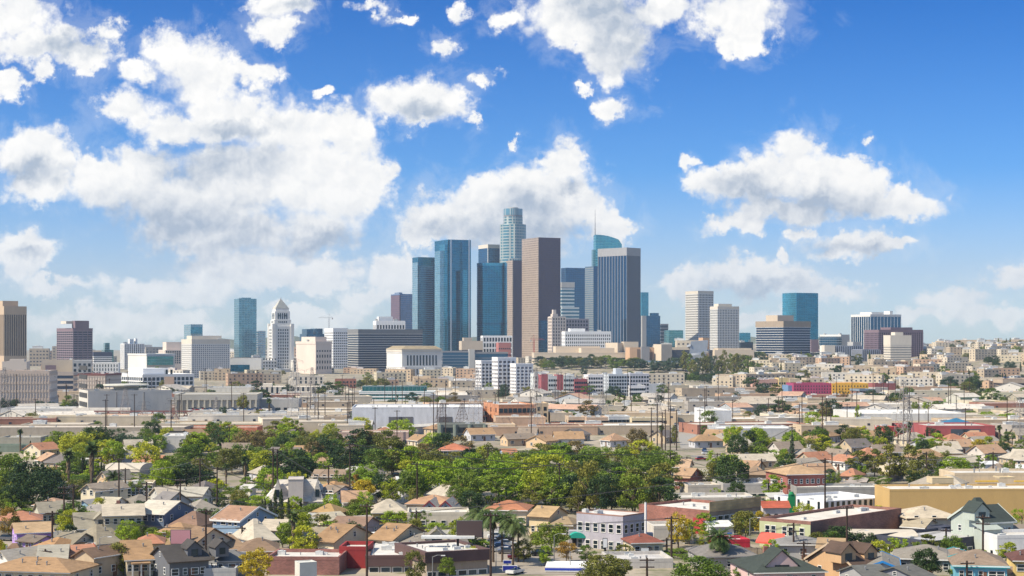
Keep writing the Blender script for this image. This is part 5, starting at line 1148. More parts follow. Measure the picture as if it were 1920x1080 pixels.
# the straight street with its cars
rd = M_plain((.16, .155, .15), scale=.2, var=.15)
b = MB(); b.quad((X(1276, 700), 700, .06), (X(1312, 700), 700, .06), (X(1284, 1400), 1400, .06), (X(1262, 1400), 1400, .06)); tag(b.build('street', M_plain((.30, .28, .25), scale=.2)), kind='structure')
for i in range(34):
    t_ = (i // 2) / 17; y_ = 830 + 360 * t_; px_ = (1266 if i % 2 else 1300) + (4 if i % 2 else -18) * t_
    car(X(px_, y_), y_, R(90 + rnd.uniform(-3, 3)), rnd.choice(['white', 'silver', 'black', 'grey', 'white', 'blue']), 'cars parked along the straight street', parts=False)
# ---------------------------------------------------------------- the neighbourhood in front
TANR, BRN, GRY, KHA, PLE, SAL, DRK, ORG = (.42, .27, .15), (.24, .155, .105), (.26, .25, .24), (.30, .27, .21), (.56, .53, .48), (.52, .24, .15), (.075, .07, .07), (.50, .30, .15)
CR, YL, WT, BG = (.62, .52, .36), (.62, .46, .18), (.68, .66, .62), (.48, .38, .26)
hs = house
hs(-30, 183, 1047, 1074, -12, 'h', CR, TANR, 'long tan hip roofed bungalow across the bottom left corner', 'the corner tan bungalow', other=12, nwin=8, kit=4, h=2.8)
hs(-10, 64, 1018, 1050, 10, 'h', (.4, .33, .25), BRN, 'dark brown hip roof at the left edge', 'the dark brown hip roof', other=11)
hs(16, 78, 1028, 1053, 55, 'g', WT, PLE, 'pale roofed house with a white front gable', 'the white gabled house', other=11)
hs(64, 138, 1023, 1053, 12, 'g', WT, (.44, .43, .38), 'house with a broad pale grey roof', 'the pale grey roof', other=12)
hs(78, 140, 1008, 1030, -25, 'h', (.5, .35, .22), ORG, 'orange tan hip roof behind the pale grey roof', other=11)
hs(10, 110, 986, 1000, 22, 'g', (.40, .25, .58), (.50, .36, .22), 'lilac purple bungalow with a tan roof', 'the purple bungalow', other=10, nwin=4, h=3.2)
hs(56, 84, 1006, 1017, -30, 'g', (.40, .25, .58), (.22, .18, .15), 'low brown porch wing in front of the purple bungalow', other=6, h=2.2)
hs(-12, 90, 960, 977, 15, 'h', CR, SAL, 'cream house with a salmon tiled roof', 'the salmon roofed cream house', other=11, nwin=5, tile=True, h=3.4)
hs(94, 192, 1024, 1043, 28, 'g', WT, (.52, .26, .17), 'white house with dark red trim and salmon roof', 'the red trimmed house', other=9, trimc=(.25, .04, .03))
hs(170, 216, 1025, 1045, 60, 'g', BG, BRN, 'beige house with a brown gable and round vent', 'the beige gabled house', other=10, h=4.2)
hs(206, 302, 1014, 1050, 20, 'g', CR, TANR, 'large tan roofed house with a deep front porch', 'the porch house', other=13, h=3.2, porch=True, nwin=4)
hs(262, 305, 1008, 1020, 10, 'h', CR, SAL, 'small salmon hip roof above the porch house')
hs(272, 402, 1022, 1054, 30, 'g', (.13, .135, .15), DRK, 'charcoal grey house with dark dormers', 'the charcoal house', other=11, h=3.6, frame=WHITE, dormer=[(1.5, 2.8, 1.6), (7, 2.6, 1.5)], nwin=4)
hs(146, 222, 983, 1020, 35, 'h', (.4, .37, .3), KHA, 'big khaki hip roofed house', 'the big khaki hip roof', other=13)
hs(112, 165, 1000, 1024, -20, 'g', (.5, .45, .35), KHA, 'khaki gable roof right of the purple bungalow', other=10)
hs(128, 195, 1006, 1019, 12, 'g', (.60, .58, .64), (.40, .41, .34), 'small white lilac cottage with a sage roof', 'the sage roofed cottage', other=8, h=3)
hs(122, 202, 962, 992, 18, 'g', (.5, .47, .4), (.36, .34, .28), 'pale khaki roofed house with a shed dormer', 'the dormered khaki house', other=12, dormer=[(3, 3, 1.2)])
hs(180, 282, 956, 968, 14, 'g', CR, (.66, .60, .5), 'cream two storey apartment house with a pale roof', 'the cream apartment house', other=12, h=5.8, nwin=5, chim=True)
hs(258, 360, 948, 964, -18, 'g', (.13, .17, .24), (.66, .63, .56), 'slate blue two storey house under a broad pale roof', 'the slate blue house', other=14, h=5.6, nwin=4, frame=WHITE)
hs(230, 296, 929, 945, 25, 'h', WT, (.28, .26, .23), 'white house with a warm grey hip roof', 'the warm grey hip roof', other=12, h=3.4)
hs(62, 118, 942, 962, 25, 'g', (.48, .46, .36), (.32, .30, .25), 'two gabled sage cream house', other=9); hs(95, 162, 943, 957, 15, 'g', YL, (.32, .30, .26), 'pale yellow house with a grey roof', 'the pale yellow house', other=11)
hs(158, 222, 951, 964, -20, 'g', (.6, .5, .3), (.38, .36, .35), 'lilac grey roof above a yellow gable', other=10); hs(164, 192, 936, 948, 60, 'g', (.25, .38, .48), (.34, .34, .36), 'little blue gabled house', 'the little blue gable', other=8)
hs(186, 232, 933, 949, -15, 'g', WT, (.58, .54, .44), 'white cottage with a cream roof and blue gable', other=9)
hs(170, 222, 905, 921, 62, 'g', (.66, .58, .42), (.5, .42, .34), 'cream chapel-like house with a notched gable', 'the cream chapel-like house', other=13, h=5)
shop(215, 222, 286, 912, 934, th=8, wall=(.60, .50, .36), roofc=(.62, .58, .5), label='cream flat roofed block beside the cream chapel-like house', win=(2, 8, 1, 1.2, 1.8, 1.2, False), depth=14)
hs(68, 132, 937, 948, -10, 'h', (.5, .4, .3), (.50, .33, .23), 'low pinkish tan roof behind the two gabled house'); hs(96, 134, 903, 926, -40, 'g', (.45, .4, .36), (.42, .38, .33), 'pair of pinkish grey roofs by the great dark tree', other=10)
hs(274, 345, 914, 934, 25, 'g', (.5, .48, .44), (.55, .50, .43), 'house with a broad pale tan roof', 'the broad pale tan roof', other=13); hs(296, 345, 923, 946, -35, 'g', (.42, .42, .44), (.27, .26, .27), 'dark lilac grey gabled roof'); hs(330, 398, 914, 931, -8, 'g', WT, (.52, .51, .46), 'white bungalow with a long pale grey roof', other=10, nwin=4, h=3.2)
hs(320, 408, 958, 988, -12, 'h', (.4, .3, .24), (.30, .19, .14), 'big rosy brown hip roof', 'the big rosy brown roof', other=14); hs(300, 372, 982, 998, -8, 'h', (.5, .35, .2), (.46, .29, .16), 'low tan roof in front of the big rosy brown roof', other=10)
hs(352, 416, 990, 1020, -38, 'g', CR, (.34, .23, .15), 'brown gabled house beside the pink billboard', 'the brown gabled house', other=10, h=4.6)
hs(400, 515, 950, 977, -28, 'g', (.22, .31, .42), (.42, .26, .18), 'rosy brown roofed house with a blue grey gabled porch', 'the blue porched house', other=13, h=5, trimc=(.7, .7, .68), nwin=4, frame=WHITE)
hs(436, 520, 972, 1014, 32, 'h', WT, (.60, .56, .48), 'white house under a big cream hip roof', 'the big cream hip roof', other=12); hs(505, 535, 975, 995, -10, 'g', (.5, .48, .42), (.55, .5, .42), 'small cream roof left of the shaggy palm')
hs(408, 456, 1002, 1030, 20, 'h', YL, (.34, .24, .16), 'brown hip roof over yellow walls', other=10); hs(438, 532, 1008, 1034, 8, 'h', YL, (.27, .185, .125), 'dark brown hip roofed yellow bungalow', 'the yellow bungalow', other=12, nwin=4)
# the steep pale church
def church():
    D = F * H / (958 - HZ); k = D / F; x0, x1 = X(496, D), X(616, D); r = empty('church', (x0, D, 0), R(6)); w_ = x1 - x0; e = 2.6; rg = Z(899, D + 8); m_ = M_plain((.64, .60, .56), var=.08); rm = M_roof((.66, .64, .62)); wl = 8.5
    b = MB()
    for a0, a1 in ((0, w_ * .32), (w_ * .68, w_)):
        b.box(a0, 0, -.5, a1, 16, e); mid = (a0 + a1) / 2
    b.box(w_ * .2, 1, -.5, w_ * .8, 15, e + 1); b.build('wall', m_, r)
    b = MB()     # long steep roof with gable walls facing the ends
    pts = [(-.3, -.4, e - .2), (w_ + .3, -.4, e - .2), (w_ + .3, 16.4, e - .2), (-.3, 16.4, e - .2), (w_ * .22, 8, rg), (w_ * .82, 8, rg)]
    b.solid(pts, [(0, 1, 5, 4), (2, 3, 4, 5)]); b.build('roof', rm, r)
    b = MB(); b.solid(pts, [(1, 2, 5), (3, 0, 4)]); b.build('gable', m_, r)
    b = MB(); b.box(w_ * .37, -1.2, -.5, w_ * .6, 7.9, rg + .5); b.box(w_ * .365, -1.3, rg + .5, w_ * .605, 8, rg + .8); b.build('tower', M_plain((.50, .44, .40)), r)
    for q in (.2, .82):
        b = MB(); b.solid([(w_ * q - 1.7, 0, e - .3), (w_ * q + 1.7, 0, e - .3), (w_ * q, .2, e + 5.6), (w_ * q - 1.7, 5, e - .3), (w_ * q + 1.7, 5, e - .3), (w_ * q, 6, e + 5.6)], [(0, 1, 2), (0, 2, 5, 3), (1, 4, 5, 2)]); o = b.build('dormer', rm, r); window(o, w_ * q, -.05, e + 1, 1.1, 2, 0, True)
    for q in (.08, .28, .72, .93): window(r, w_ * q, -.02, .6, 1, 1.4, 0, False)
    tag(r, 'steep pale grey church-like building with a square central tower', 'church'); reg(r, x0 + w_ / 2, D + 8, 8, '', 'the steep pale church', fixed=True); foot(x0 + w_ / 2, D + 8, 13)
church()
hs(586, 656, 881, 894, -6, 'g', (.50, .38, .2), (.36, .27, .2), 'tan two storey house with a brown roof above the church', 'the brown roofed tan house', h=4.6, nwin=4); hs(600, 652, 902, 916, -25, 'h', (.5, .4, .28), ORG, 'orange roof right of the church'); hs(610, 652, 912, 925, -30, 'g', (.60, .58, .62), (.33, .27, .22), 'white lavender gabled house with small dark windows', h=4.5)
hs(580, 655, 944, 964, -15, 'h', (.55, .4, .2), (.52, .35, .16), 'golden tan hip roof below the church', 'the golden tan hip roof'); hs(585, 650, 962, 977, 35, 'g', CR, (.56, .52, .42), 'cream gabled cottage with a pale roof', other=9); shop(570, 574, 628, 975, 1000, th=4, wall=(.66, .64, .58), roofc=(.7, .69, .64), label='flat white roof beside the shaggy palm', kit=0, depth=10)
hs(560, 622, 990, 1014, 12, 'g', (.55, .48, .34), (.44, .38, .28), 'beige roofed bungalow right of the shaggy palm', other=9)
hs(588, 704, 984, 1017, -32, 'g', CR, TANR, 'large tan roofed cream house with a lit right gable', 'the left large tan roof', other=14, h=3.6, nwin=4, kit=3); hs(692, 806, 983, 1014, -30, 'g', CR, (.45, .29, .16), 'second large tan roofed house with a brown gable', 'the right large tan roof', other=14, h=3.6, nwin=4, kit=3)
hs(618, 714, 972, 988, -18, 'g', (.38, .3, .3), (.30, .20, .15), 'dark brown roof with a lilac gable behind the large tan roofs', other=10)
hs(688, 770, 935, 962, 6, 'h', YL, (.58, .53, .44), 'yellow house with a pale pyramid roof speckled with birds', 'the pale pyramid roof', other=15, h=3.2)
hs(760, 866, 932, 946, -6, 'h', CR, (.52, .32, .2), 'long salmon tan roofed house behind the tudor house', h=3.6, other=12, nwin=6)
for i_, (a_, e_) in enumerate(((792, 832), (822, 862))):
    hs(a_, e_, 936, 958, 84, 'g', (.66, .62, .62), (.50, .48, .45), ('left', 'right')[i_] + ' white gable of the maroon timbered tudor house', 'the tudor house' if i_ == 0 else None, other=12, trimc=(.20, .03, .04), h=2.6)
shop(760, 764, 880, 966, 995, th=3, wall=(.56, .50, .40), roofc=(.6, .57, .5), label='long cream flat roofed block under the tudor house', ref='the cream flat block', win=(1, 6, 1, 1.3, 1.4, 2.2, False), depth=12)
hs(734, 884, 1003, 1024, 4, 'h', (.6, .52, .36), (.30, .28, .25), 'wide grey hip roof with a cream front gable', 'the wide grey hip roof', other=13, dormer=[(1, 4.5, .8)], h=2.8, kit=3)
hs(905, 1003, 938, 957, -8, 'h', CR, (.56, .24, .13), 'salmon tiled hip roof right of the thin cypresses', 'the salmon tiled roof', other=12, tile=True, nwin=5, h=4); hs(995, 1062, 950, 970, -28, 'g', (.64, .50, .3), (.50, .36, .2), 'cream gabled house with a brown tan roof beside the salmon tiled roof', 'the cream gabled house', other=10, h=4.4)
hs(1040, 1082, 968, 985, -15, 'h', (.5, .4, .25), (.42, .32, .2), 'low tan roof left of the grey lilac building')
# right half
r = shop(1081, 1168, 1210, 969, 1034, th=52, wall=(.38, .36, .40), roofc=(.62, .58, .53), label='two storey grey lilac stucco building', ref='the grey lilac building', win=(2, 4, 6, 1.3, 2.0, 1.4, False), kit=4, topmat=M_plain((.3, .17, .13)), parapet=.25)
def awning(px, py, wd, col, label, D=None):
    D = D or onground(px, py + 18); r = empty('awning', (X(px, D), D, Z(py, D)), 0); b = MB(); n = 8
    for i in range(n):
        a, c_ = math.pi * i / n, math.pi * (i + 1) / n; p, q = (-math.cos(a) * wd / 2, math.sin(a) * wd * .33), (-math.cos(c_) * wd / 2, math.sin(c_) * wd * .33)
        b.quad((p[0], 0, p[1]), (q[0], 0, q[1]), (q[0], 2.5, q[1]), (p[0], 2.5, p[1])); b.tri((0, 0, 0), (q[0], 0, q[1]), (p[0], 0, p[1]))
    b.build('canopy', M_plain(col, var=.05), r); b = MB(); b.box(-wd / 2, 2.5, -3.5, wd / 2, 5, wd * .36); b.build('entrance_wall', M_plain((.4, .37, .4)), r); b = MB(); b.box(-wd * .3, 2.3, -3.5, wd * .3, 2.48, -.3); b.build('opening_shade', DARK, r)  # doorway is a dark slab, its inner shade painted on
    tag(r, label, 'awning'); reg(r, X(px, D), D, Z(py, D), '', None, fixed=True)
awning(1083, 1009, 3.6, (.02, .32, .24), 'green barrel awning at the left corner of the grey lilac building')
r = shop(1198, 1330, 1426, 963, 1008, th=44, wm=M_brick((.26, .10, .07), s=1), roofc=(.6, .57, .51), label='large red brick building with a wide pale roof', ref='the large red brick building', kit=6)
b = MB(); b.box(-.06, 0, .5, .02, r['d'] * .22, 5.2); b.build('painted_patch', M_plain((.36, .04, .045), var=.25, scale=.6), r); b = MB(); b.box(-.02, -.12, 6.8, r['w'], 0, 9.2); b.build('patterned_frieze', M_brick((.42, .30, .14), s=3), r); b = MB(); b.box(-.02, -.1, 0, r['w'], 0, 6.7); b.build('shopfront_wall', M_plain((.26, .2, .14), var=.3, scale=.5), r)
for q in range(8): window(r, r['w'] * (.08 + .12 * q), -.14, 3.6, 2, 2.2, 0, False)
hs(1166, 1245, 1000, 1018, 10, 'h', CR, (.30, .10, .07), 'small cream shop with a dark red tiled roof', 'the red tiled shop', other=8)
awning(1212, 1013, 3.4, (.03, .36, .32), 'teal awning under the small dark red tiled roof')
shop(1222, 1226, 1300, 992, 1025, th=6, wall=(.56, .52, .46), label='low white block under the big golden sycamore', depth=10, kit=1, win=(1, 3, 1, 1.2, 1.4, 1.2, False))
shop(1280, 1290, 1352, 914, 937, th=8, wall=(.52, .46, .38), label='low pale beige shop left of the dark round tree', depth=10, kit=3); shop(1352, 1356, 1500, 911, 932, th=4, wall=(.42, .40, .37), roofc=(.6, .58, .54), label='long low shopping row with pale canopies', ref='the long shopping row', depth=16, kit=6, win=(1, 9, 1, 2.4, 2, .4, False))
shop(1270, 1276, 1420, 938, 960, th=5, wall=(.50, .46, .40), label='pale flat roofs with rooftop boxes behind the large red brick building', depth=14, kit=8)
for i_, (a_, c_, e_, yt_, yb2, lb) in enumerate(((1395, 1440, 1503, 888, 918, 'red brick apartment block with a tan shingle roof'), )):
    hs(1438, 1545, 872, 890, 14, 'h', (.27, .075, .06), (.52, .36, .22), 'two storey red brick apartment block with a tan roof', 'the red brick apartment block', other=16, h=6.6, nwin=7, wm=M_brick((.27, .08, .06)), frame=WHITE)
hs(1392, 1442, 873, 890, -6, 'h', (.5, .38, .25), (.36, .26, .18), 'brown hip roofed house left of the red brick apartment block', h=4.4); hs(1260, 1322, 878, 896, -32, 'g', (.27, .08, .06), (.50, .34, .22), 'low brick house with a tan shingle roof left of the dark round tree', h=3.6, wm=M_brick((.27, .08, .06))); hs(1262, 1300, 862, 876, -15, 'g', CR, (.56, .40, .28), 'small peach roofed house beside the park')
shop(1462, 1466, 1504, 915, 930, th=4, wall=(.42, .13, .10), label='small salmon red shop below the red brick apartment block', depth=8, kit=1)
shop(1490, 1494, 1658, 918, 940, th=2, wall=(.30, .29, .27), roofc=(.62, .6, .55), label='long grey blank block behind the white commercial building', depth=12, kit=5)
r = shop(1452, 1545, 1668, 945, 975, th=30, wall=(.70, .70, .72), roofc=(.68, .67, .64), label='long white commercial building with tall dark windows', ref='the white commercial building', win=(1, 12, 5, .9, 2.4, 3.2, True), kit=7, maxd=24)
b = MB(); b.box(1, -.15, .1, r['w'] * .6, .0, 2.6); b.build('shopfront', M_plain((.03, .05, .2), var=.5, scale=2), r)
r = shop(1428, 1431, 1480, 957, 982, th=4, wall=(.55, .50, .50), roofc=(.6, .5, .4), label='small arcaded building with three dark arches and red tiles', depth=9, kit=0)
b = MB(); b.solid([(-.4, -.5, 5.4), (r['w'] + .4, -.5, 5.4), (r['w'] + .4, 2.4, 6.9), (-.4, 2.4, 6.9)], [(0, 1, 2, 3)]); b.build('tiled_eave', M_roof((.5, .12, .07), tile=True), r)
for q in range(3):
    b = MB(); a_ = r['w'] * (.2 + .3 * q); pts = [(a_ - .75, -.04, .3), (a_ + .75, -.04, .3)] + [(a_ + .75 * math.cos(t * math.pi / 8), -.04, 3.2 + .75 * math.sin(t * math.pi / 8)) for t in range(9)]; b.poly(pts); b.build('arch', GLASS, r)
D_ = 420; r = empty('sign_tower', (X(1484, D_), D_, 0), 0); b = MB(); b.box(-.75, -.5, -.3, .75, .5, Z(927, D_)); b.tube((0, 0, Z(927, D_)), (0, 0, Z(922, D_)), .72, .4, 12); b.build('body', M_plain((.01, .20, .07), var=.08), r); b = MB(); b.box(.78, -.4, -.3, 1.1, .4, Z(926, D_)); b.build('side_fin', M_plain((.5, .5, .3)), r)
tag(r, 'tall slim green sign tower', 'sign tower'); reg(r, X(1484, D_), D_, Z(950, D_), '', 'the green sign tower', fixed=True)
OCH = M_plain((.50, .33, .13), scale=.3, var=.06)
r = shop(1640, 1668, 1990, 921, 980, th=3, wm=OCH, roofc=(.6, .55, .48), label='huge blank ochre yellow building wall', ref='the ochre building', kit=12, parapet=.5, maxd=32)
for a_, e_, yt_ in ((1747, 1788, 897), (1873, 1903, 896)): block(a_, a_ + 1, e_, yt_, D=440, th=3, root=r, z0=r['zt'], wall=M_plain((.6, .48, .3)), part='stair_box', depth=5, parapet=.2)
shop(1786, 1790, 1990, 891, 925, th=2, wall=(.60, .48, .33), label='cream store behind the ochre building with a bright yellow band', ref='the yellow banded store', kit=6, depth=16, D=500)
for a_, e_ in ((1829, 1872), (1902, 1960)): block(a_, a_, e_, 901, D=499.5, th=2, root=THINGS[-1]['o'], z0=3, zt=Z(901, 500), wall=M_plain((.80, .50, .02)), part='yellow_band', depth=.4, parapet=0)
hs(1676, 1792, 949, 972, 4, 'h', (.56, .48, .36), (.62, .55, .44), 'cream hip roofed hall before the ochre building', 'the cream hip roofed hall', other=14, h=4.6, nwin=3); hs(1684, 1768, 973, 990, -35, 'g', (.58, .50, .40), (.52, .46, .35), 'low cream gabled wing below the cream hip roofed hall', other=9)
hs(1786, 1896, 948, 980, 24, 'g', (.38, .42, .37), (.045, .065, .062), 'mint green victorian house with a dark slate roof', 'the mint victorian house', other=11, h=6.4, nwin=4, frame=WHITE, trimc=(.46, .50, .45), dormer=[(-3.5, 4.0, 1.6)], chim=True)
v = THINGS[-1]['o']; b = MB(); b.solid([(-3.6, -2.6, 7.8), (1.2, -2.6, 7.8), (1.2, 2.6, 7.8), (-3.6, 2.6, 7.8), (-1.9, -.3, 11.2), (-.6, -.3, 11.2), (-.6, .3, 11.2), (-1.9, .3, 11.2)], [(0, 1, 5, 4), (1, 2, 6, 5), (2, 3, 7, 6), (3, 0, 4, 7), (4, 5, 6, 7)]); b.build('tower_roof', M_roof((.045, .065, .062)), v)
b = MB(); b.box(-6.6, -8, -.3, -1.5, -5.4, 5.2); b.solid([(-7, -8.4, 5.2), (-1.1, -8.4, 5.2), (-1.1, -5, 6.3), (-7, -5, 6.3)], [(0, 1, 2, 3)]); b.build('bay', M_plain((.38, .42, .37)), v)
NV = (.055, .06, .085)
r = shop(1640, 1748, 1866, 1021, 1050, th=38, wall=NV, roofc=(.44, .43, .42), label='dark navy flat roofed building', ref='the navy building', win=(1, 6, 5, 1.8, 1.9, 1.2, False), kit=4)
block(1738, 1765, 1794, 990, D=372, th=38, root=r, z0=r['zt'], wall=M_plain(NV), part='rooftop_room', parapet=.15)
def barrel(a, e, yt, yb_, label):
    D = onground((a + e) / 2, yb_ + 22); r = empty('barrel_roofed_shed', (X(a, D), D, 0), R(-4)); w_ = X(e, D) - X(a, D); z1 = Z(yt, D + 8); b = MB(); n = 10; zw = z1 - 2.2
    b.box(0, 0, -.3, w_, 16, zw); b.build('wall', M_plain((.5, .45, .38)), r); b = MB()
    for i in range(n):
        p, q = math.pi * i / n, math.pi * (i + 1) / n; P = lambda t: (8 - 8.3 * math.cos(t), zw + 2.2 * math.sin(t))
        b.quad((-.2, *P(p)), (w_ + .2, *P(p)), (w_ + .2, *P(q)), (-.2, *P(q)))
    b.poly([(-.2, *P(math.pi * i / n)) for i in range(n + 1)][::-1]); b.poly([(w_ + .2, *P(math.pi * i / n)) for i in range(n + 1)])
    b.build('roof', M_plain((.52, .46, .37), scale=.6), r); tag(r, label, 'shed'); reg(r, X((a + e) / 2, D), D, z1, '', None, fixed=True)
barrel(1596, 1722, 993, 1014, 'beige barrel roofed shed left of the navy building'); barrel(195, 262, 868, 882, 'green grey barrel roofed shed beside the cypress row')
r = shop(1425, 1520, 1690, 984, 1034, th=48, wm=M_brick((.24, .11, .08)), roofc=(.60, .55, .48), label='long brick building with a sage painted front', ref='the sage fronted building', kit=4)
b = MB(); b.box(-.14, -.02, -.1, 0, r['d'] + .05, r['zt'] + 1.45); b.build('sage_front', M_plain((.42, .44, .26), var=.08), r)
for q in (.16, .38, .5, .72, .84): window(r, -.16, r['d'] * q, 4.3, 1.3, 2.1, -math.pi / 2, False)
for px_, wd in ((1424, 2.2), (1447, 4.4)): pass
r2 = empty('awning', (X(1442, 352), 352, 2.6), R(-42)); b = MB(); b.solid([(-3.4, 0, 0), (3.4, 0, 0), (3.0, 1.5, 1.9), (-3.0, 1.5, 1.9)], [(0, 1, 2, 3)]); b.solid([(-3.4, 0, -.4), (3.4, 0, -.4), (3.4, 0, 0), (-3.4, 0, 0)], [(0, 1, 2, 3)]); b.build('canopy', M_plain((.60, .10, .07)), r2); b = MB()
for q in (-3.2, 3.2): b.tube((q, .05, 0), (q * .92, 1.5, 1.8), .05, .05, 5)
b.build('frame', STEEL, r2); tag(r2, 'coral red sloping awning on the sage painted front', 'awning'); reg(r2, X(1442, 352), 352, 3.5, '', None, fixed=True)
hs(1290, 1418, 1020, 1044, 6, 'h', (.35, .33, .3), (.27, .26, .26), 'grey hip roof behind the bottom centre palm', 'the grey hip roof', other=13)
hs(1372, 1540, 1034, 1074, 8, 'h', (.56, .40, .38), (.045, .062, .055), 'pale pink house with a large dark green roof', 'the dark green roof', other=17, h=2.8, chim=True, dormer=[(-1, 6, .4)])
hs(1516, 1644, 1018, 1062, 30, 'g', (.52, .33, .18), (.10, .065, .05), 'dark brown craftsman house with an orange tan gable', 'the craftsman house', other=13, h=3.2, dormer=[(-3, 3.6, 1.6), (2.5, 3.2, 1.3)], frame=WHITE, trimc=(.5, .38, .26))
hs(1540, 1580, 1016, 1030, -15, 'g', (.5, .4, .3), (.46, .33, .2), 'small tan roof peeking over the craftsman house'); hs(1445, 1545, 1030, 1044, 0, 'h', (.4, .4, .4), (.30, .30, .31), 'flat looking grey roof under the sage fronted building', other=9, D=345)
hs(1606, 1702, 1045, 1066, 78, 'g', (.66, .64, .6), (.30, .29, .27), 'white house with bright blue gable trim', 'the blue trimmed house', other=14, trimc=(.02, .20, .50), frame=M_plain((.03, .2, .45)), h=3.2)
hs(1590, 1656, 1066, 1084, 20, 'g', (.3, .3, .3), (.16, .17, .17), 'dark grey roof at the bottom edge below the blue trimmed house', h=2.6); hs(1648, 1736, 1062, 1088, 45, 'g', (.2, .2, .22), (.17, .175, .17), 'second dark grey gabled roof at the bottom edge', other=11, h=2.6)
hs(1660, 1812, 1026, 1050, -14, 'h', (.4, .36, .3), (.33, .31, .28), 'broad grey brown roof behind the dark round yard tree', other=13); hs(1768, 1896, 1030, 1062, -10, 'h', (.16, .42, .52), (.34, .26, .20), 'turquoise walled house with a brown hip roof', 'the turquoise house', other=14, trimc=(.03, .42, .48), nwin=5, h=3.2)
hs(1768, 1822, 1042, 1052, 84, 'g', (.16, .5, .6), (.34, .26, .20), 'low turquoise edged front gable of the turquoise house', other=8, trimc=(.03, .42, .48), D=322, h=3.2); hs(1884, 1960, 1038, 1052, -8, 'h', YL, (.14, .06, .05), 'yellow house with a maroon roof at the right edge', other=10)
shop(1862, 1870, 1990, 1010, 1048, th=10, wall=(.66, .65, .63), label='white stucco house with small red awnings at the right edge', win=(1, 5, 2, 1, 1.6, 1.3, True), depth=10, kit=1); shop(1868, 1872, 1990, 1069, 1095, th=4, wall=(.5, .42, .38), D=322, label='pale flat roof in the bottom right corner', depth=8, kit=2)
hs(1890, 1960, 985, 1005, -20, 'g', (.4, .36, .32), (.30, .26, .23), 'brown grey roof right of the mint victorian house')
# bottom row shops
r = shop(498, 500, 636, 1050, 1085, th=-3, wm=M_brick((.24, .10, .08)), roofc=(.56, .53, .48), label='long low brick shop across the bottom', ref='the low brick shop', depth=12, kit=4)
block(550, 562, 594, 1057, D=311, th=25, root=r, z0=-.3, wall=M_plain((.56, .55, .5)), part='front_box', zt=Z(1056, 311), depth=3, parapet=.1)
shop(634, 636, 689, 1032, 1085, th=-3, wall=(.30, .035, .035), label='tall dark red blank wall building', ref='the dark red building', D=331, depth=9, kit=1, parapet=.8)
r = shop(688, 690, 800, 1046, 1095, th=3, wall=(.34, .27, .22), roofc=(.58, .56, .52), label='brown fronted shop with a pale cluttered roof', ref='the brown fronted shop', D=325, depth=26, kit=8, top=1.6, topmat=M_plain((.11, .065, .06)), win=(1, 5, 1, 2, 2.2, .4, False), parapet=.5)
r = shop(798, 800, 914, 1040, 1095, th=24, wall=(.32, .26, .20), roofc=(.58, .56, .52), label='brown corner shop below the brown billboard', ref='the corner shop', D=318, depth=16, kit=8, top=1.6, topmat=M_plain((.11, .065, .06)), win=(1, 6, 1, 2, 2.2, .4, False), parapet=.5)
shop(318, 322, 442, 1073, 1095, th=3, wall=(.4, .4, .4), roofc=(.58, .58, .58), label='flat roof crowded with air conditioners at the bottom left', D=316, depth=11, kit=14)
hs(398, 474, 1040, 1052, 8, 'h', (.3, .3, .31), (.22, .23, .25), 'dark blue grey low house behind the yellow bottom tree', other=9, h=2.8)
# gas station canopy
D_ = 325; r = empty('gas_canopy', (X(1022, D_), D_, 0), R(-4)); z1 = Z(1063, D_); w_ = X(1102, D_) - X(1022, D_); b = MB(); b.box(0, 0, z1 - .9, w_, 9, z1); b.build('canopy', WHITE, r); b = MB(); b.box(-.03, -.04, z1 - .65, w_ + .03, 0, z1 - .2); b.build('blue_stripe', M_plain((.02, .05, .38)), r)
for q in (.45, .68): b = MB(); b.box(w_ * q, 4, -.2, w_ * q + .9, 4.9, z1 - .9); b.build('pillar', BEIGE, r)
tag(r, 'petrol station canopy with a blue edge stripe', 'canopy'); reg(r, X(1060, D_), D_ + 4, z1, '', 'the petrol station canopy', fixed=True)
shop(1140, 1146, 1262, 1055, 1090, th=6, wall=(.5, .47, .43), roofc=(.5, .48, .46), label='pale flat roof with vents right of the petrol station canopy', D=330, depth=12, kit=6); shop(1340, 1343, 1406, 1018, 1038, th=8, wall=(.42, .02, .04), label='small crimson shop left of the coral awning', depth=7, kit=1, roofc=(.7, .7, .7))
# billboards and signs
def board(name, px0, px1, py0, py1, pyb, col, label, ref=None, leg=.5, postcol=DARK, deep=.5, frame=(.1, .1, .1), rz=0, D=None):
    D = D or onground((px0 + px1) / 2, pyb); x = X((px0 + px1) / 2, D); w_ = (px1 - px0) * D / F; z0, z1 = Z(py1, D), Z(py0, D); r = empty(name, (x, D, 0), rz)
    b = MB(); b.box(-w_ / 2, -deep / 2, z0, w_ / 2, deep / 2, z1); b.build('frame', M_plain(frame), r); b = MB(); b.box(-w_ / 2 + .1, -deep / 2 - .05, z0 + .1, w_ / 2 - .1, -deep / 2 - .003, z1 - .1); b.build('face', M_plain(col, var=.03), r)
    b = MB(); b.tube(((leg - .5) * w_, 0, -.3), ((leg - .5) * w_, 0, z0), .28, .24, 8); b.build('post', postcol, r); tag(r, label, 'sign'); reg(r, x, D, (z0 + z1) / 2, '', ref, fixed=True); return r
r = board('billboard', 320, 358, 993, 1020, 1062, (.50, .24, .26), 'blank pink billboard on a rusty post', 'the pink billboard', .5, M_plain((.22, .06, .05)))
r = board('billboard', 856, 905, 976, 1007, 1055, (.075, .05, .048), 'blank dark brown billboard above the corner shop', 'the brown billboard', .05, D=330)
b = MB(); b.box(-9.5, -1.6, -.25 + Z(1006, 330), 1, .6, Z(1004, 330)); b.build('catwalk', M_plain((.6, .6, .58)), r)
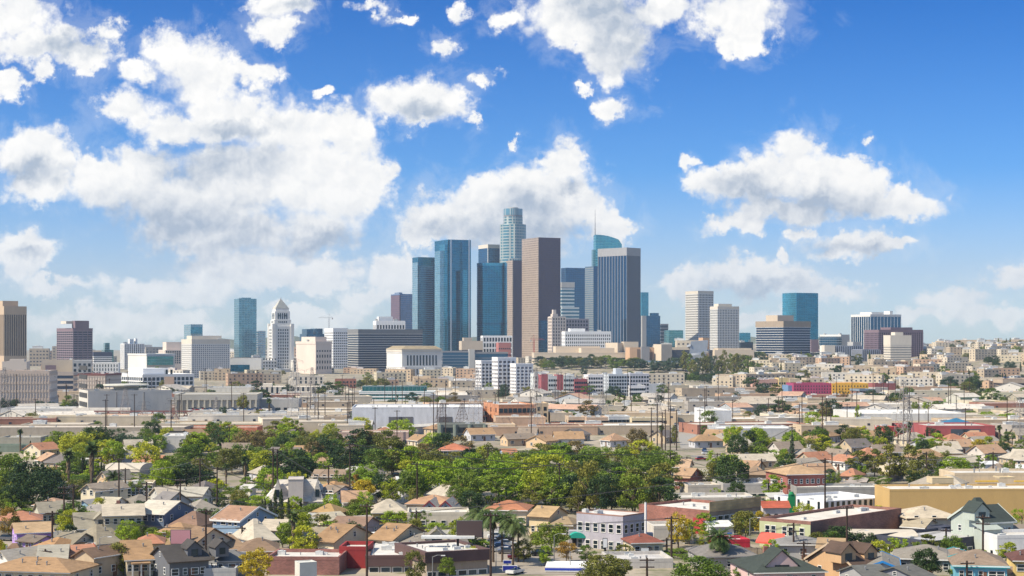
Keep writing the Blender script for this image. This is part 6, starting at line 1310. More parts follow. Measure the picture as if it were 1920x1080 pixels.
board('price_sign', 942, 970, 1060, 1071, 1090, (.01, .02, .2), 'lower blue petrol price sign at the bottom centre', None, .5, STEEL, .3, (.6, .6, .6), D=322); board('price_sign', 943, 959, 1050, 1057, 1090, (.01, .02, .2), 'small upper dark blue panel above the petrol price sign', None, .5, STEEL, .3, (.6, .6, .6), D=323.5)
board('sign', 1201, 1217, 1027, 1035, 1048, (.6, .62, .62), 'white double panel sign before the small tiled shop', None, .5, DARK, .3); board('sign', 1130, 1139, 1009, 1027, 1036, (.66, .68, .72), 'upright white sign panel before the grey lilac building', None, .5, DARK, .6)
board('street_sign', 1363, 1373, 998, 1002, 1030, (.02, .12, .45), 'blue street name sign on a traffic mast', None, .5, STEEL, .2); board('billboard', 318, 350, 808, 813, 838, (.03, .03, .03), 'thin black billboard before the orange red wall', None, .5)
board('flag_pole', 1210, 1211, 940, 942, 1038, (.7, .7, .6), 'tall thin white flag pole by the double panel sign', None, .5, WHITE, .3)
# roads
def strip(name, pts, mat, z): b = MB(); b.poly([(x, y, z) for x, y in pts]); tag(b.build(name, mat), kind='structure')
strip('street', [(X(905, 330), 322), (X(1165, 330), 322), (X(1165, 352), 352), (X(900, 365), 365)], M_plain((.30, .26, .215), scale=.3), .05)
strip('parking_lot', [(X(915, 366), 366), (X(962, 366), 366), (X(962, 420), 420), (X(925, 420), 420)], M_plain((.26, .25, .24), scale=.3), .06)
car(X(972, 345), 345, R(3), 'maroon', 'cars on the bottom street', desc='dark red hatchback on the bottom street'); car(X(1015, 350), 350, R(3), 'black', 'cars on the bottom street', desc='black car parked on the bottom street'); car(X(966, 323), 323, R(60), 'white', 'cars on the bottom street', desc='white car at the bottom edge')
for px_, py_, cc in ((1298, 935, 'silver'), (1312, 937, 'silver'), (1337, 934, 'black'), (925, 1035, 'white'), (938, 1030, 'blue'), (950, 1024, 'white'), (928, 1022, 'silver'), (945, 1014, 'black'), (932, 1010, 'white'), (952, 1038, 'grey')):
    D_ = Dg(py_); car(X(px_, D_), D_, R(rnd.uniform(0, 20)), cc, 'cars in the small lots')
# ---------------------------------------------------------------- trees placed one by one: kind, colour, centre, top row, foot row, width
TR = """dome dark 62 862 950 112|dome green 14 848 925 92|dome dark 84 880 955 90|dome green 0 880 945 60|dome dark 20 905 962 60|round green 140 912 945 52|round bright 118 925 952 40|dome green 150 890 915 70|dome dark 180 797 852 74|dome green 108 807 848 52|dome blue 232 812 850 60|dome blue 262 818 852 62|round lime 272 828 888 72|round lime 245 836 870 30|dome green 322 850 888 62|dome dark 350 866 918 84|dome green 325 870 920 50|dome blue 372 820 856 56|round bright 485 930 966 52|dome dark 548 840 910 112|dome dark 650 836 892 84|dome dark 690 834 880 60|round olive 735 824 892 84|dome olive 770 832 888 66|round brown 612 824 862 56|round olive 640 822 850 40|dome bright 686 868 915 62|round yellow 684 898 948 48|round autumn 668 892 930 26|round lime 736 900 948 52|dome bright 800 862 938 110|dome bright 850 858 930 90|dome green 770 880 940 70|round lime 820 868 905 60|dome green 872 884 950 70|round olive 845 905 950 42|round lime 885 902 935 36|round olive 915 832 900 60|round lime 905 838 880 50|round brown 800 832 860 60|dome blue 860 858 890 40
dome dark 1372 848 925 72|round olive 1334 868 915 54|dome dark 1382 904 942 42|dome dark 1352 860 910 48|round green 1448 918 938 36|tall olive 1612 846 896 50|tall olive 1668 832 902 52|tall olive 1706 832 902 58|tall olive 1640 842 895 40|dome bright 1790 856 890 72|round yellow 1836 825 858 38|dome green 1568 836 862 38|round olive 1594 800 842 36|dome green 1750 828 858 36|dome green 1610 830 852 36|round blue 1556 880 915 32|round lime 1507 942 982 48|round lime 1574 954 980 26|round lime 1597 955 980 26|round lime 1646 950 984 42|tall lime 1662 914 970 20|round yellow 1272 962 1028 54|round lime 1292 975 1022 30|round olive 1398 958 1018 58|round yellow 1424 960 1005 32|round autumn 1442 968 996 34|round lime 1318 998 1030 34|dome dark 1574 988 1038 80|dome dark 1622 1000 1038 56|dome dark 1736 1030 1092 62|dome green 1312 1040 1105 112|dome olive 1128 1038 1105 96|round olive 1160 1050 1100 60|round olive 1170 1024 1050 46|round olive 982 1012 1056 50|round bright 1022 1022 1062 30|round autumn 1062 1016 1056 44|round green 1098 1024 1056 40|dome green 1034 978 1036 76|round olive 1005 1000 1030 30|round olive 777 1034 1096 46|dome green 838 1044 1088 34|round lime 882 1022 1070 46|round lime 862 1040 1080 28|round yellow 480 1032 1098 74|round olive 222 1018 1078 54|round lime 200 1030 1070 26|round brown 156 1030 1062 44|round bright 174 1045 1070 24|round autumn 16 952 1010 44|round olive 30 968 1012 26|round yellow 0 1018 1075 22|dome bright 240 974 1022 50|round green 262 980 1020 36|dome green 286 988 1022 36|round bright 530 985 1032 32|bush lime 574 1010 1042 32|bush bright 300 1053 1080 40|bush bright 346 1053 1080 40|bush bright 228 1066 1084 18|dome bright 741 958 990 62|dome green 676 938 982 62|dome green 640 950 980 46|dome dark 882 922 972 62|dome green 862 940 970 36|round bright 820 984 1008 60|bush lime 806 990 1010 36|bush bright 542 1030 1046 18|dome green 590 942 978 62|dome lime 542 940 968 50|bush bright 600 955 965 24|round olive 310 964 995 30|bush green 150 935 955 34|bush green 200 940 958 34|bush green 40 930 960 50|bush lime 78 987 996 18|bush lime 415 985 1002 40|bush green 1395 1060 1090 60|bush green 1265 1028 1045 60|bush bright 1870 1028 1042 40|bush green 1800 1064 1092 50|bush olive 1830 1066 1092 50|bush olive 1870 996 1008 20|dome green 1200 1005 1030 20|bush green 300 930 945 30|round olive 345 925 940 26|bush green 50 950 972 50|round green 455 938 958 40
dome blue 76 750 776 30|dome blue 96 752 776 24|dome green 122 754 777 28|dome blue 140 752 777 22|dome blue 8 745 775 30|dome blue 28 748 775 24|dome green 35 800 818 20|dome olive 690 706 730 34|dome olive 716 708 731 36|dome blue 676 712 730 20|dome blue 600 736 756 26|dome blue 632 735 755 26|dome blue 657 737 756 26|dome blue 588 742 760 22|round olive 455 740 785 26|dome blue 418 762 790 22|dome olive 798 744 768 34|dome olive 828 742 764 26|dome blue 735 748 765 26|dome green 762 752 766 20|dome olive 490 768 790 32|dome green 835 704 722 20|dome blue 1190 738 755 14|dome olive 1190 758 780 40|dome olive 1225 756 782 28|dome brown 1195 800 845 46|dome green 1150 770 786 28|dome green 985 802 824 26|dome blue 1010 740 756 20|dome green 1065 770 790 40|dome blue 1045 752 770 14|round green 1320 798 820 18|round olive 1265 798 835 16|round bright 1608 760 800 14|dome green 1600 800 830 14|dome green 1715 752 778 18|dome bright 1738 752 778 24|dome green 1755 750 778 22|dome green 1765 752 776 14|dome green 1682 738 758 12|dome olive 1694 742 758 14|dome dark 1822 706 738 40|dome green 1785 718 734 30|dome bright 1850 772 790 40|dome bright 1890 775 795 50|dome green 1820 770 788 30|dome blue 1905 755 775 20|dome green 985 700 712 20|dome blue 1062 742 752 20"""
for row in TR.replace('\n', '|').split('|'):
    k, c, *q = row.split(); q = [float(v_) for v_ in q]
    treep(k, c, *q)
# park rows
pr = random.Random(5)
def park(base, a, e, step, hpx, wpx, cols):
    px = a
    while px < e:
        u_ = (px - 640) / 620; c = pr.choice(cols(px)); D = onground(px, base); s = pr.uniform(.85, 1.2)
        treep(pr.choice(['dome', 'round', 'tall', 'tall'] if base > 930 else ['dome', 'round', 'round']), c, px + pr.uniform(-6, 6), base - hpx * s, base + pr.uniform(-4, 4), wpx * s, group='trees of the wooded park')
        px += step * pr.uniform(.75, 1.2)
fc = lambda px: ['bright', 'bright', 'green', 'lime'] if px < 1060 else (['green', 'olive', 'dark', 'green'] if px < 1150 else ['bright', 'green', 'green', 'olive'])
park(872, 1010, 1245, 34, 38, 52, lambda p: ['bright', 'green', 'olive', 'brown'] if p < 1100 else ['bright', 'lime', 'green'])
park(892, 905, 1250, 34, 44, 58, fc); park(912, 890, 1255, 36, 52, 62, fc); park(932, 895, 1258, 38, 56, 64, fc); park(950, 925, 1262, 40, 58, 66, fc)
park(966, 1000, 1255, 42, 66, 62, lambda p: ['green', 'olive', 'dark']); park(880, 655, 880, 40, 34, 50, lambda p: ['dark', 'green', 'olive'])
for px, yt, yb_, wd, c in ((1105, 868, 972, 66, 'olive'), (1128, 890, 975, 60, 'dark'), (1190, 880, 965, 60, 'olive'), (1225, 885, 960, 56, 'olive'), (1085, 915, 972, 50, 'olive'), (1245, 905, 955, 40, 'dark')): treep('round', c, px, yt, yb_, wd)
for px, yt in ((1020, 832), (1055, 834), (1090, 838), (1010, 842), (1205, 825), (1165, 828)): treep('open', pr.choice(['brown', 'olive']), px, yt, 872, 44)
# clipped rows of trees
for c, a, e, yt, yb_ in (('green', 243, 322, 886, 916), ('green', 385, 470, 908, 948), ('bright', 100, 168, 886, 912), ('green', 1584, 1674, 890, 918), ('dark', 1698, 1750, 880, 915), ('green', 1742, 1800, 876, 912), ('dark', 478, 512, 893, 918), ('bright', 1500, 1560, 848, 858), ('green', 1865, 1905, 872, 880), ('bright', 1225, 1300, 1040, 1050), ('green', 255, 300, 1076, 1084)):
    D = onground((a + e) / 2, yb_); tree('row', c, X((a + e) / 2, D), D, (e - a) * D / F, (yb_ - yt) * D / F, depth=min(12, (e - a) * D / F * .5))
for px, yt, yb_ in [(155, 858, 906), (162, 866, 906), (170, 864, 906), (178, 868, 907), (184, 866, 907), (190, 868, 907), (195, 872, 907), (57, 828, 856), (149, 838, 860), (497, 936, 978), (508, 938, 980), (516, 922, 980), (527, 918, 978), (541, 936, 975), (564, 934, 968), (772, 938, 966), (911, 935, 980), (921, 930, 985), (934, 926, 985), (949, 924, 985), (956, 926, 985), (940, 935, 980), (1738, 800, 832), (1733, 812, 832), (1485, 815, 868), (1100, 852, 870), (492, 938, 975)]:
    treep('spire', 'dark' if px != 1485 else 'blue', px, yt, yb_, (yb_ - yt) * .2 + 1.5)
PL = """fan 38 805 850|fan 128 843 930|fan 172 830 938|date 213 885 938|fan 413 818 878|fan 424 870 920|fan 460 854 922|queen 410 958 1006|queen 430 960 1010|fan 550 962 1045|queen 905 956 1040|queen 925 960 1060|queen 942 964 1060|queen 962 968 1062|queen 890 962 1030|queen 972 985 1060|date 1348 990 1072|fan 1706 790 838|fan 1684 800 838|fan 1874 796 838|fan 1015 842 882|fan 1055 836 880|fan 1670 838 880|fan 1556 822 850|fan 1425 828 850|fan 505 748 790|fan 552 742 770|fan 745 740 760|fan 1157 730 760|fan 1162 738 764|fan 1150 750 770|queen 1140 750 772|fan 990 680 700|fan 940 712 730|queen 380 955 990|fan 1240 796 840"""
for row in PL.split('|'):
    k, *q = row.split(); palmp(k, *[float(v_) for v_ in q])
# wooded slope below the cathedral and the row of tall gum trees
for i in range(30):
    px = 1010 + i * 9 + pr.uniform(-4, 4); yt = 676 + 10 * math.sin(i * .7) * .5 + (8 if i > 14 else -3) + pr.uniform(-3, 3)
    tree(pr.choice(['round', 'dome']), pr.choice(['blue', 'dark', 'green', 'olive']), X(px, 2130 - i * 2), 2130 - i * 2 - pr.uniform(0, 60), pr.uniform(14, 24), pr.uniform(11, 17), group='trees on the wooded slope')
for i in range(22):
    px = 1280 + i * 6 + pr.uniform(-3, 3); D = 2000 + pr.uniform(-60, 60); tree('tall', pr.choice(['olive', 'blue', 'olive', 'green']), X(px, D), D, pr.uniform(9, 14), pr.uniform(20, 27), group='tall gum trees on the slope')
for i in range(20):
    px = 1285 + i * 9; D = 1830 + pr.uniform(-50, 50); tree('dome', pr.choice(['blue', 'dark', 'green']), X(px, D), D, pr.uniform(12, 20), pr.uniform(8, 13), group='trees on the slope')
# ---------------------------------------------------------------- poles
PO = """98 961 1050|120 912 1004 2|138 912 1002|89 938 974|223 860 956|275 905 994|338 900 970 2|375 860 948 2|407 877 952|386 955 1070|85 1037 1085 1 t|454 993 1040|136 940 980|512 840 955 2|520 846 958|551 913 945|616 873 948|656 834 946 2|688 945 1095|782 868 968|781 960 1006|708 943 975|915 838 902|810 840 872|920 962 1095|607 988 1040 2 t|1049 868 955|1257 848 915|1259 972 1066|1213 1050 1090 2|1383 880 908|1488 983 1050 2 t|1547 860 978|1588 956 1085|1843 968 1072 2|1774 991 1034|1813 1052 1095|1737 848 912|1862 850 914|1573 870 902|1485 800 865|1441 902 942|1828 875 900|1428 860 905|1560 850 892|1786 826 856|1667 818 842|1250 1015 1040|118 912 945|1507 1018 1065|600 862 885|235 880 930|250 835 870|430 800 840|745 975 1000|1165 846 890|1288 858 880|1345 850 878|1898 822 850|1690 858 895"""
for row in PO.split('|'):
    q = row.split(); tr_ = q[-1] == 't'; q = [float(v_) for v_ in q if v_ != 't']
    pole(q[0], q[1], q[2], int(q[3]) if len(q) > 3 else 1, tr_)
for i in range(125):
    D = pr.uniform(720, 1330); px = pr.uniform(20, 1900); h = pr.uniform(13, 21) * (1 if D < 1000 else 1.2); yb_ = HZ + F * H / D
    if 1262 < px < 1312: continue
    pole(px, yb_ - h * F / D, yb_)
for px in range(1222, 1268, 9): pole(px + pr.uniform(-2, 2), 765 + pr.uniform(-8, 8), 845)
def wire(ps, sag, label, r_=.035):
    b = MB()
    for p, q in zip(ps, ps[1:]):
        for off in (-.9, 0, .9):
            pv = None
            for i in range(9):
                t_ = i / 8; v_ = Vector(p).lerp(Vector(q), t_) + Vector((0, off, -sag * 4 * t_ * (1 - t_)))
                if pv is not None: b.tube(pv, v_, r_, r_, 3, cap=False)
                pv = v_
    o = b.build('power_line', M_plain((.06, .06, .06))); tag(o, label, 'power line'); m_ = ps[len(ps) // 2]; reg(o, *m_, '', None, fixed=True)
def near_poles(y0, y1):
    return sorted([p for p in POLES if y0 <= p[1] < y1])
for i, (y0, y1) in enumerate(((330, 362), (380, 420), (420, 452), (452, 500), (505, 560), (560, 640))):
    ps = near_poles(y0, y1); 
    if len(ps) > 2: wire(ps, 1.2, f"overhead wires strung across the {['bottom street', 'front rows of bungalows', 'second rows of houses', 'yards below the church', 'rows above the church', 'far side of the park'][i]}")
for q in ((553, 672, 806, 8), (585, 690, 800, 6), (893, 690, 812, 8), (1005, 690, 815, 6), (1694, 715, 842, 7), (1702, 740, 838, 5), (1912, 745, 835, 6), (235, 730, 800, 7), (270, 752, 806, 5), (8, 690, 800, 7), (325, 745, 812, 6), (1130, 735, 800, 6), (1232, 735, 812, 6), (405, 745, 800, 5)):
    lattice(q[0], q[1], q[2], q[3], col=M_plain((.30, .27, .25), rough=.6))
for q in (828, 866): lattice(q, 757, 808, 7, arms=2, col=M_plain((.10, .07, .06)))
for q in ((157, 1018, 1062), (187, 1010, 1066), (797, 1030, 1085), (1039, 1004, 1058), (1069, 1032, 1070), (1533, 1045, 1085, -1), (811, 1045, 1090), (1607, 1000, 1040), (1776, 1035, 1085), (452, 1048, 1085), (701, 1020, 1070), (1140, 1022, 1060), (160, 918, 942), (385, 895, 920), (1406, 975, 1032), (930, 1030, 1075)): lamp(*q)
# ---------------------------------------------------------------- the ordinary streets between the things named above
fr = random.Random(11)
PALL = [(.56, .47, .35), (.62, .57, .49), (.46, .37, .27), (.52, .40, .27), (.58, .50, .36), (.40, .36, .31), (.50, .34, .23), (.36, .17, .12), (.60, .52, .40)]
RF = [(.62, .56, .48), (.54, .48, .40), (.66, .62, .56), (.48, .42, .35), (.60, .52, .42), (.38, .35, .31)]
CN = {0: 'cream', 1: 'off white', 2: 'beige', 3: 'tan', 4: 'pale yellow', 5: 'grey', 6: 'peach brown', 7: 'brick red', 8: 'ivory'}
HC = [((.30, .25, .21), 'brown roofed'), ((.50, .33, .22), 'peach roofed'), ((.40, .37, .33), 'grey roofed'), ((.54, .50, .43), 'pale roofed'), ((.50, .24, .15), 'salmon roofed'), ((.44, .29, .17), 'tan roofed'), ((.20, .18, .18), 'dark roofed')]
WINM = MB(); WINM.box(-.5, -.08, 0, .5, .02, 1); WINM = WINM.mesh('window', M_glass((.05, .06, .08), .3, .3))
def lowblock(x, y, w_, d, h, ci, rz, kind='workshop', nwin=4, rows=1, group=None, ww=1.6, wh=1.6, roofc=None, kit=2, cat='building'):
    z = ground(x, y); r = empty(kind.replace(' ', '_'), (x, y, z), rz); c = PALL[ci]; foot(x, y, (w_ + d) * .26)
    b = MB(); b.box(-w_ / 2, -d / 2, -2.5, w_ / 2, d / 2, h); b.build('wall', M_plain(c, scale=.2, var=.14), r)
    rm = MB(); rm.box(-w_ / 2 + .4, -d / 2 + .4, h + .003, w_ / 2 - .4, d / 2 - .4, h + .08); rm.build('roof', M_plain(roofc or fr.choice(RF), scale=.15, var=.2), r)
    pm = MB(); o = .05
    for a in ((-w_ / 2 - o, -d / 2 - o, w_ / 2 + o, -d / 2 + .35), (-w_ / 2 - o, d / 2 - .35, w_ / 2 + o, d / 2 + o), (-w_ / 2 - o, -d / 2 + .35, -w_ / 2 + .35, d / 2 - .35), (w_ / 2 - .35, -d / 2 + .35, w_ / 2 + o, d / 2 - .35)): pm.box(a[0], a[1], h + .003, a[2], a[3], h + .6)
    pm.build('parapet', M_plain(c, scale=.2, var=.14), r)
    for j in range(rows):
        zz = 1.0 + (h - .4) / rows * j
        for i in range(nwin):
            if fr.random() < (.12 if kind != 'workshop' else .45): continue
            o = mkobj('window', WINM, r); o.location = (-w_ / 2 + w_ * (i + .5) / nwin, -d / 2, zz); o.scale = (ww, 1, wh)
        for i in range(2):
            s_ = -1 if rz > 0 else 1
            o = mkobj('window', WINM, r); o.location = (s_ * w_ / 2, -d / 2 + d * (i + .5) / 2, zz); o.scale = (ww, 1, wh); o.rotation_euler = (0, 0, math.pi / 2 * s_)
    for i in range(kit):
        o = mkobj('air_conditioner', AC_ME, r); k = fr.uniform(1, 2.2) * max(1, y / 1100); o.scale = (k * fr.uniform(.8, 2), k, k * .8); o.location = (fr.uniform(-.4, .4) * w_, fr.uniform(-.35, .35) * d, h)
    tag(r, None, cat, group); reg(r, x, y, z + h * .6, f"{CN[ci]} {'flat roofed ' if kind == 'workshop' else ''}{kind}")
    return r
def hsrand(x, y, small=False, group='ordinary houses in the rows', storeys=1):
    z = ground(x, y); k = fr.randrange(len(HC)); rc, nm = HC[k]; wl = fr.choice([(.60, .52, .38), (.66, .64, .60), (.48, .38, .26), (.55, .5, .45), (.58, .42, .26), (.5, .5, .52)])
    L_ = fr.uniform(9, 15) * (.7 if small else 1); rot = fr.choice([8, 14, -10, -30, 30, 55, -60, 20]); hh = 3 * storeys; kd = fr.choice('ggh')
    D = y; ext = L_ * abs(math.cos(R(rot))) + 8 * abs(math.sin(R(rot))); px = 960 + F * x / y
    ye = HZ + (H - hh - z) * F / D
    x0_ = px - ext / 2 * F / D; x1_ = px + ext / 2 * F / D
    r = house(x0_, x1_, ye - fr.uniform(2.2, 3.2) * F / D, ye, rot, kd, wl, rc, None, None, other=fr.uniform(7.5, 10), h=hh, D=D, z0=z if z else 0.0, desc=f"{nm} {'gabled' if kd == 'g' else 'hip roofed'} house", nwin=3, kit=1, name='house')
    if group: r['group'] = group
    return r
def scatter(n, fx, ry, rad, make, tries=40):
    k = 0
    for _ in range(n * tries):
        if k >= n: break
        y = fr.uniform(*ry); px = fr.uniform(*fx); x = X(px, y)
        if not free(x, y, rad): continue
        if 1258 < px < 1318 and y < 1420: continue
        make(x, y); k += 1
    return k
# clear corridors so fill does not hide the named buildings just behind
def wshop(x, y):
    w_ = fr.uniform(18, 62); ci = fr.choice([0, 1, 2, 3, 4, 5, 6, 8, 8, 1, 7]); rows = 1 if fr.random() < .75 else 2
    lowblock(x, y, w_, fr.uniform(12, 28), 3.4 + 2.4 * (rows - 1) + fr.uniform(0, 1.2), ci, R(fr.choice([4, 6, -4, 8, 14])), 'workshop', max(2, int(w_ / 6)), rows, 'workshops of the industrial flats', 1.3, 1.0)
def gshed(x, y):
    k = fr.randrange(4); wd, L_ = fr.uniform(12, 18), fr.uniform(20, 34); h = fr.uniform(4, 5.5); px = 960 + F * x / y; ye = HZ + (H - h) * F / y; e = L_ / 2 * F / y
    house(px - e, px + e, ye - wd * .16 * F / y, ye, fr.choice([8, -10, 24, -24, 60]), 'g', [(.5, .47, .42), (.42, .36, .28), (.6, .56, .5), (.38, .40, .42)][k], [(.75, .72, .68), (.60, .54, .46), (.52, .50, .48), (.62, .40, .30)][k], None, None, other=wd, h=h, D=y, name='gabled_shed', nwin=4, kit=2, cat='shed', desc=['white roofed', 'tan roofed', 'grey roofed', 'rusty roofed'][k] + ' gabled industrial shed')['group'] = 'gabled industrial sheds'
scatter(46, (-20, 1940), (860, 1500), 14, gshed)
scatter(50, (-20, 1940), (880, 1120), 19, wshop); scatter(56, (-20, 1940), (1120, 1500), 22, wshop)
scatter(30, (-20, 640), (770, 880), 13, wshop); scatter(18, (1330, 1940), (760, 880), 14, wshop); scatter(22, (640, 1250), (800, 890), 13, wshop)
def flatb(x, y):
    rows = fr.choice([2, 3, 3, 4]) if y < 2250 else fr.choice([2, 2, 3]); w_ = fr.uniform(16, 38); ci = fr.choice([0, 1, 2, 3, 4, 6, 8, 8])
    lowblock(x, y, w_, fr.uniform(12, 18), rows * 3.1 + .6, ci, R(fr.choice([6, 14, -8, 20, -20])), 'apartment house', max(3, int(w_ / 4.2)), rows, 'apartment houses on the hillside', 1.5, 1.5, roofc=fr.choice([(.5, .26, .18), (.55, .5, .45), (.6, .58, .54), (.4, .3, .25)]), kit=1, cat='apartment house')
scatter(58, (1400, 1945), (1560, 2050), 15, flatb); scatter(70, (1395, 1945), (2050, 2650), 18, flatb)
scatter(26, (-10, 1000), (1500, 2000), 18, flatb); scatter(24, (-10, 1000), (2000, 2700), 20, flatb); scatter(16, (1000, 1420), (1480, 1850), 16, flatb)
def midtree(x, y):
    h = fr.uniform(6, 12); tree(fr.choice(['dome', 'round', 'round', 'open', 'tall']), fr.choice(['blue', 'green', 'olive', 'dark', 'blue', 'brown', 'green']), x, y, h * fr.uniform(.9, 1.5), h, group='trees among the streets')
def hilltree(x, y):
    h = fr.uniform(7, 14); k = fr.choice(['dome', 'round', 'spire', 'tall']); tree(k, fr.choice(['blue', 'dark', 'dark', 'olive', 'green']), x, y, h * (1.3 if k != 'spire' else .3), h * (1.2 if k == 'spire' else 1), group='trees on the hillside')
scatter(150, (1395, 1945), (1500, 2650), 6, hilltree); scatter(90, (-20, 1940), (880, 1500), 5, midtree); scatter(40, (0, 1400), (1500, 2350), 8, midtree)
# house rows behind and between
scatter(13, (-20, 640), (560, 760), 9, lambda x, y: hsrand(x, y)); scatter(36, (1262, 1940), (560, 760), 9, lambda x, y: hsrand(x, y)); scatter(12, (640, 1250), (700, 800), 9, lambda x, y: hsrand(x, y))
scatter(12, (-20, 900), (380, 560), 8.5, lambda x, y: hsrand(x, y, True)); scatter(10, (1400, 1940), (400, 560), 9, lambda x, y: hsrand(x, y, True))
def yard(x, y, q=1):
    h = fr.uniform(4.5, 10.5) * q; k = fr.choice(['round', 'bush', 'dome', 'tall', 'open']); tree(k, fr.choice(['green', 'bright', 'olive', 'lime', 'dark', 'green', 'bright']), x, y, h * fr.uniform(.8, 1.2), h * (.6 if k == 'bush' else 1), group='yard trees between the houses')
scatter(62, (-20, 900), (345, 450), 2.2, lambda x, y: yard(x, y, .66)); scatter(80, (-20, 900), (450, 640), 3, yard); scatter(60, (1262, 1940), (440, 760), 3, lambda x, y: yard(x, y, .8)); scatter(80, (-20, 650), (640, 860), 3.5, yard); scatter(30, (-20, 880), (540, 800), 4, lambda x, y: tree(fr.choice(['dome', 'tall', 'dome']), fr.choice(['dark', 'green', 'olive', 'dark', 'lime', 'olive', 'brown', 'bright']), x, y, fr.uniform(10, 15), fr.uniform(8, 11), group='trees of the left tree belt')); scatter(40, (1262, 1940), (640, 860), 4, yard); scatter(34, (1262, 1940), (325, 440), 2.2, lambda x, y: yard(x, y, .55))
# far blocks along the skyline
def farb(x, y):
    h = fr.uniform(12, 34) if x < 300 else fr.uniform(8, 15); ci = fr.choice([0, 1, 2, 5, 8, 6]); lowblock(x, y, fr.uniform(25, 60), 25, h, ci, R(fr.uniform(-15, 25)), 'distant block', 6, max(2, int(h / 6)), 'distant blocks on the skyline', 3, 2.4, kit=1)
scatter(26, (0, 780), (2800, 4200), 30, farb); scatter(26, (1200, 1940), (2700, 4200), 30, farb)
b = MB()
for k in range(60):
    x = -1500 + k * 60; hh = 40 + 26 * math.sin(k * .31) + 14 * math.sin(k * .9 + 1) + (10 if x > 1500 else 0); b.v += [(x, 7600, -3), (x, 7900, hh), (x, 8400, -3)]
for k in range(59):
    for q in (0, 1): a = k * 3 + q; b.f.append((a, a + 3, a + 4, a + 1)); b.m.append(0)
tag(b.build('hills', M_plain((.12, .13, .07), scale=.01, var=.3)), kind='structure')
# lots full of cars
def lot(px0, px1, y0, y1, n, grp, z=None):
    cols = ['white', 'silver', 'grey', 'black', 'white', 'blue', 'red', 'silver']
    for i in range(n):
        t_ = (i + .5) / n; y = y0 + (y1 - y0) * ((i % 3) / 2.2); x = X(px0 + (px1 - px0) * t_, y)
        c = car(x, y, R(90 + fr.uniform(-5, 5)), fr.choice(cols), grp, parts=False)
        if z is not None: c.location.z = z
lot(354, 495, 960, 978, 30, 'cars on the rooftop parking deck', 5.05); lot(640, 815, 862, 878, 26, 'cars in the lot before the long white warehouse'); lot(1060, 1200, 858, 880, 20, 'cars in the lot left of the straight street'); lot(470, 640, 1000, 1030, 16, 'cars near the pylons')
lot(1500, 1610, 862, 872, 12, 'cars beside the long grey warehouse'); lot(1880, 1920, 1446, 1450, 6, 'cars on the ochre terrace', 13.1)
# ---------------------------------------------------------------- cars, fences and sheds in the yards and lanes
gr_ = random.Random(23)
FENC = [M_plain((.30, .22, .15), scale=2, var=.2), M_plain((.55, .54, .50), scale=2), M_plain((.22, .18, .14), scale=2, var=.2)]
def fence(x, y):
    n = gr_.randint(4, 9); st = 2.4; r = empty('fence', (x, y, ground(x, y)), R(gr_.choice([4, 12, -12, 60, -65]))); m_ = gr_.choice(FENC); hh = 1.7
    b = MB()
    for i in range(n * 9): b.box(i * st / 9 + .01, -.02, .05, (i + 1) * st / 9 - .02, .02, hh - gr_.random() * .08)
    b.build('boards', m_, r); po = MB(); po.box(-.06, -.1, -.3, .06, -.02, hh + .1); me = po.mesh('post', m_)
    for i in range(n + 1): mkobj('post', me, r).location = (i * st, 0, 0)
    tag(r, None, 'fence', 'yard fences'); reg(r, x, y, ground(x, y) + 1, {0: 'brown', 1: 'pale grey', 2: 'dark brown'}[FENC.index(m_)] + ' wooden board fence')
def nearcar(x, y): car(x, y, R(gr_.choice([5, 12, 95, -12, 80])), gr_.choice(['white', 'silver', 'black', 'grey', 'red', 'blue', 'white']), 'cars parked between the houses')
def yshed(x, y):
    r = empty('garden_shed', (x, y, ground(x, y)), R(gr_.choice([10, -20, 30]))); w_, d, h = gr_.uniform(3.5, 6), gr_.uniform(3, 5), 2.4; foot(x, y, 2.5); k = gr_.randrange(3)
    b = MB(); b.box(-w_ / 2, -d / 2, -.2, w_ / 2, d / 2, h); b.build('wall', M_plain([(.6, .56, .48), (.45, .40, .33), (.62, .62, .6)][k]), r)
    b = MB(); b.solid([(-w_ / 2 - .3, -d / 2 - .3, h), (w_ / 2 + .3, -d / 2 - .3, h), (w_ / 2 + .3, d / 2 + .3, h + .9), (-w_ / 2 - .3, d / 2 + .3, h + .9), (-w_ / 2 - .3, -d / 2 - .3, h + .12), (w_ / 2 + .3, -d / 2 - .3, h + .12), (w_ / 2 + .3, d / 2 + .3, h + 1.02), (-w_ / 2 - .3, d / 2 + .3, h + 1.02)], [(3, 2, 1, 0), (4, 5, 6, 7), (0, 1, 5, 4), (1, 2, 6, 5), (2, 3, 7, 6), (3, 0, 4, 7)])
    b.build('roof', M_plain([(.5, .48, .44), (.35, .3, .26), (.6, .6, .58)][k], var=.2), r); o = mkobj('door', GDOOR, r); o.location = (0, -d / 2 - .02, 0); o.scale = (w_ * .5, 1, 2)
    tag(r, None, 'shed', 'garden sheds and garages'); reg(r, x, y, 1, ['cream', 'tan', 'white'][k] + ' lean-to garage')
def scat(n, fx, ry, rad, make):
    k = 0
    for _ in range(n * 40):
        if k >= n: break
        y = gr_.uniform(*ry); px = gr_.uniform(*fx); x = X(px, y)
        if free(x, y, rad): make(x, y); k += 1
scat(26, (0, 900), (350, 640), 2, nearcar); scat(24, (1270, 1920), (340, 700), 2, nearcar); scat(18, (0, 900), (345, 620), 3, fence); scat(14, (1270, 1920), (340, 640), 3, fence)
scat(14, (0, 900), (345, 600), 4, yshed); scat(12, (1300, 1920), (340, 640), 4, yshed)
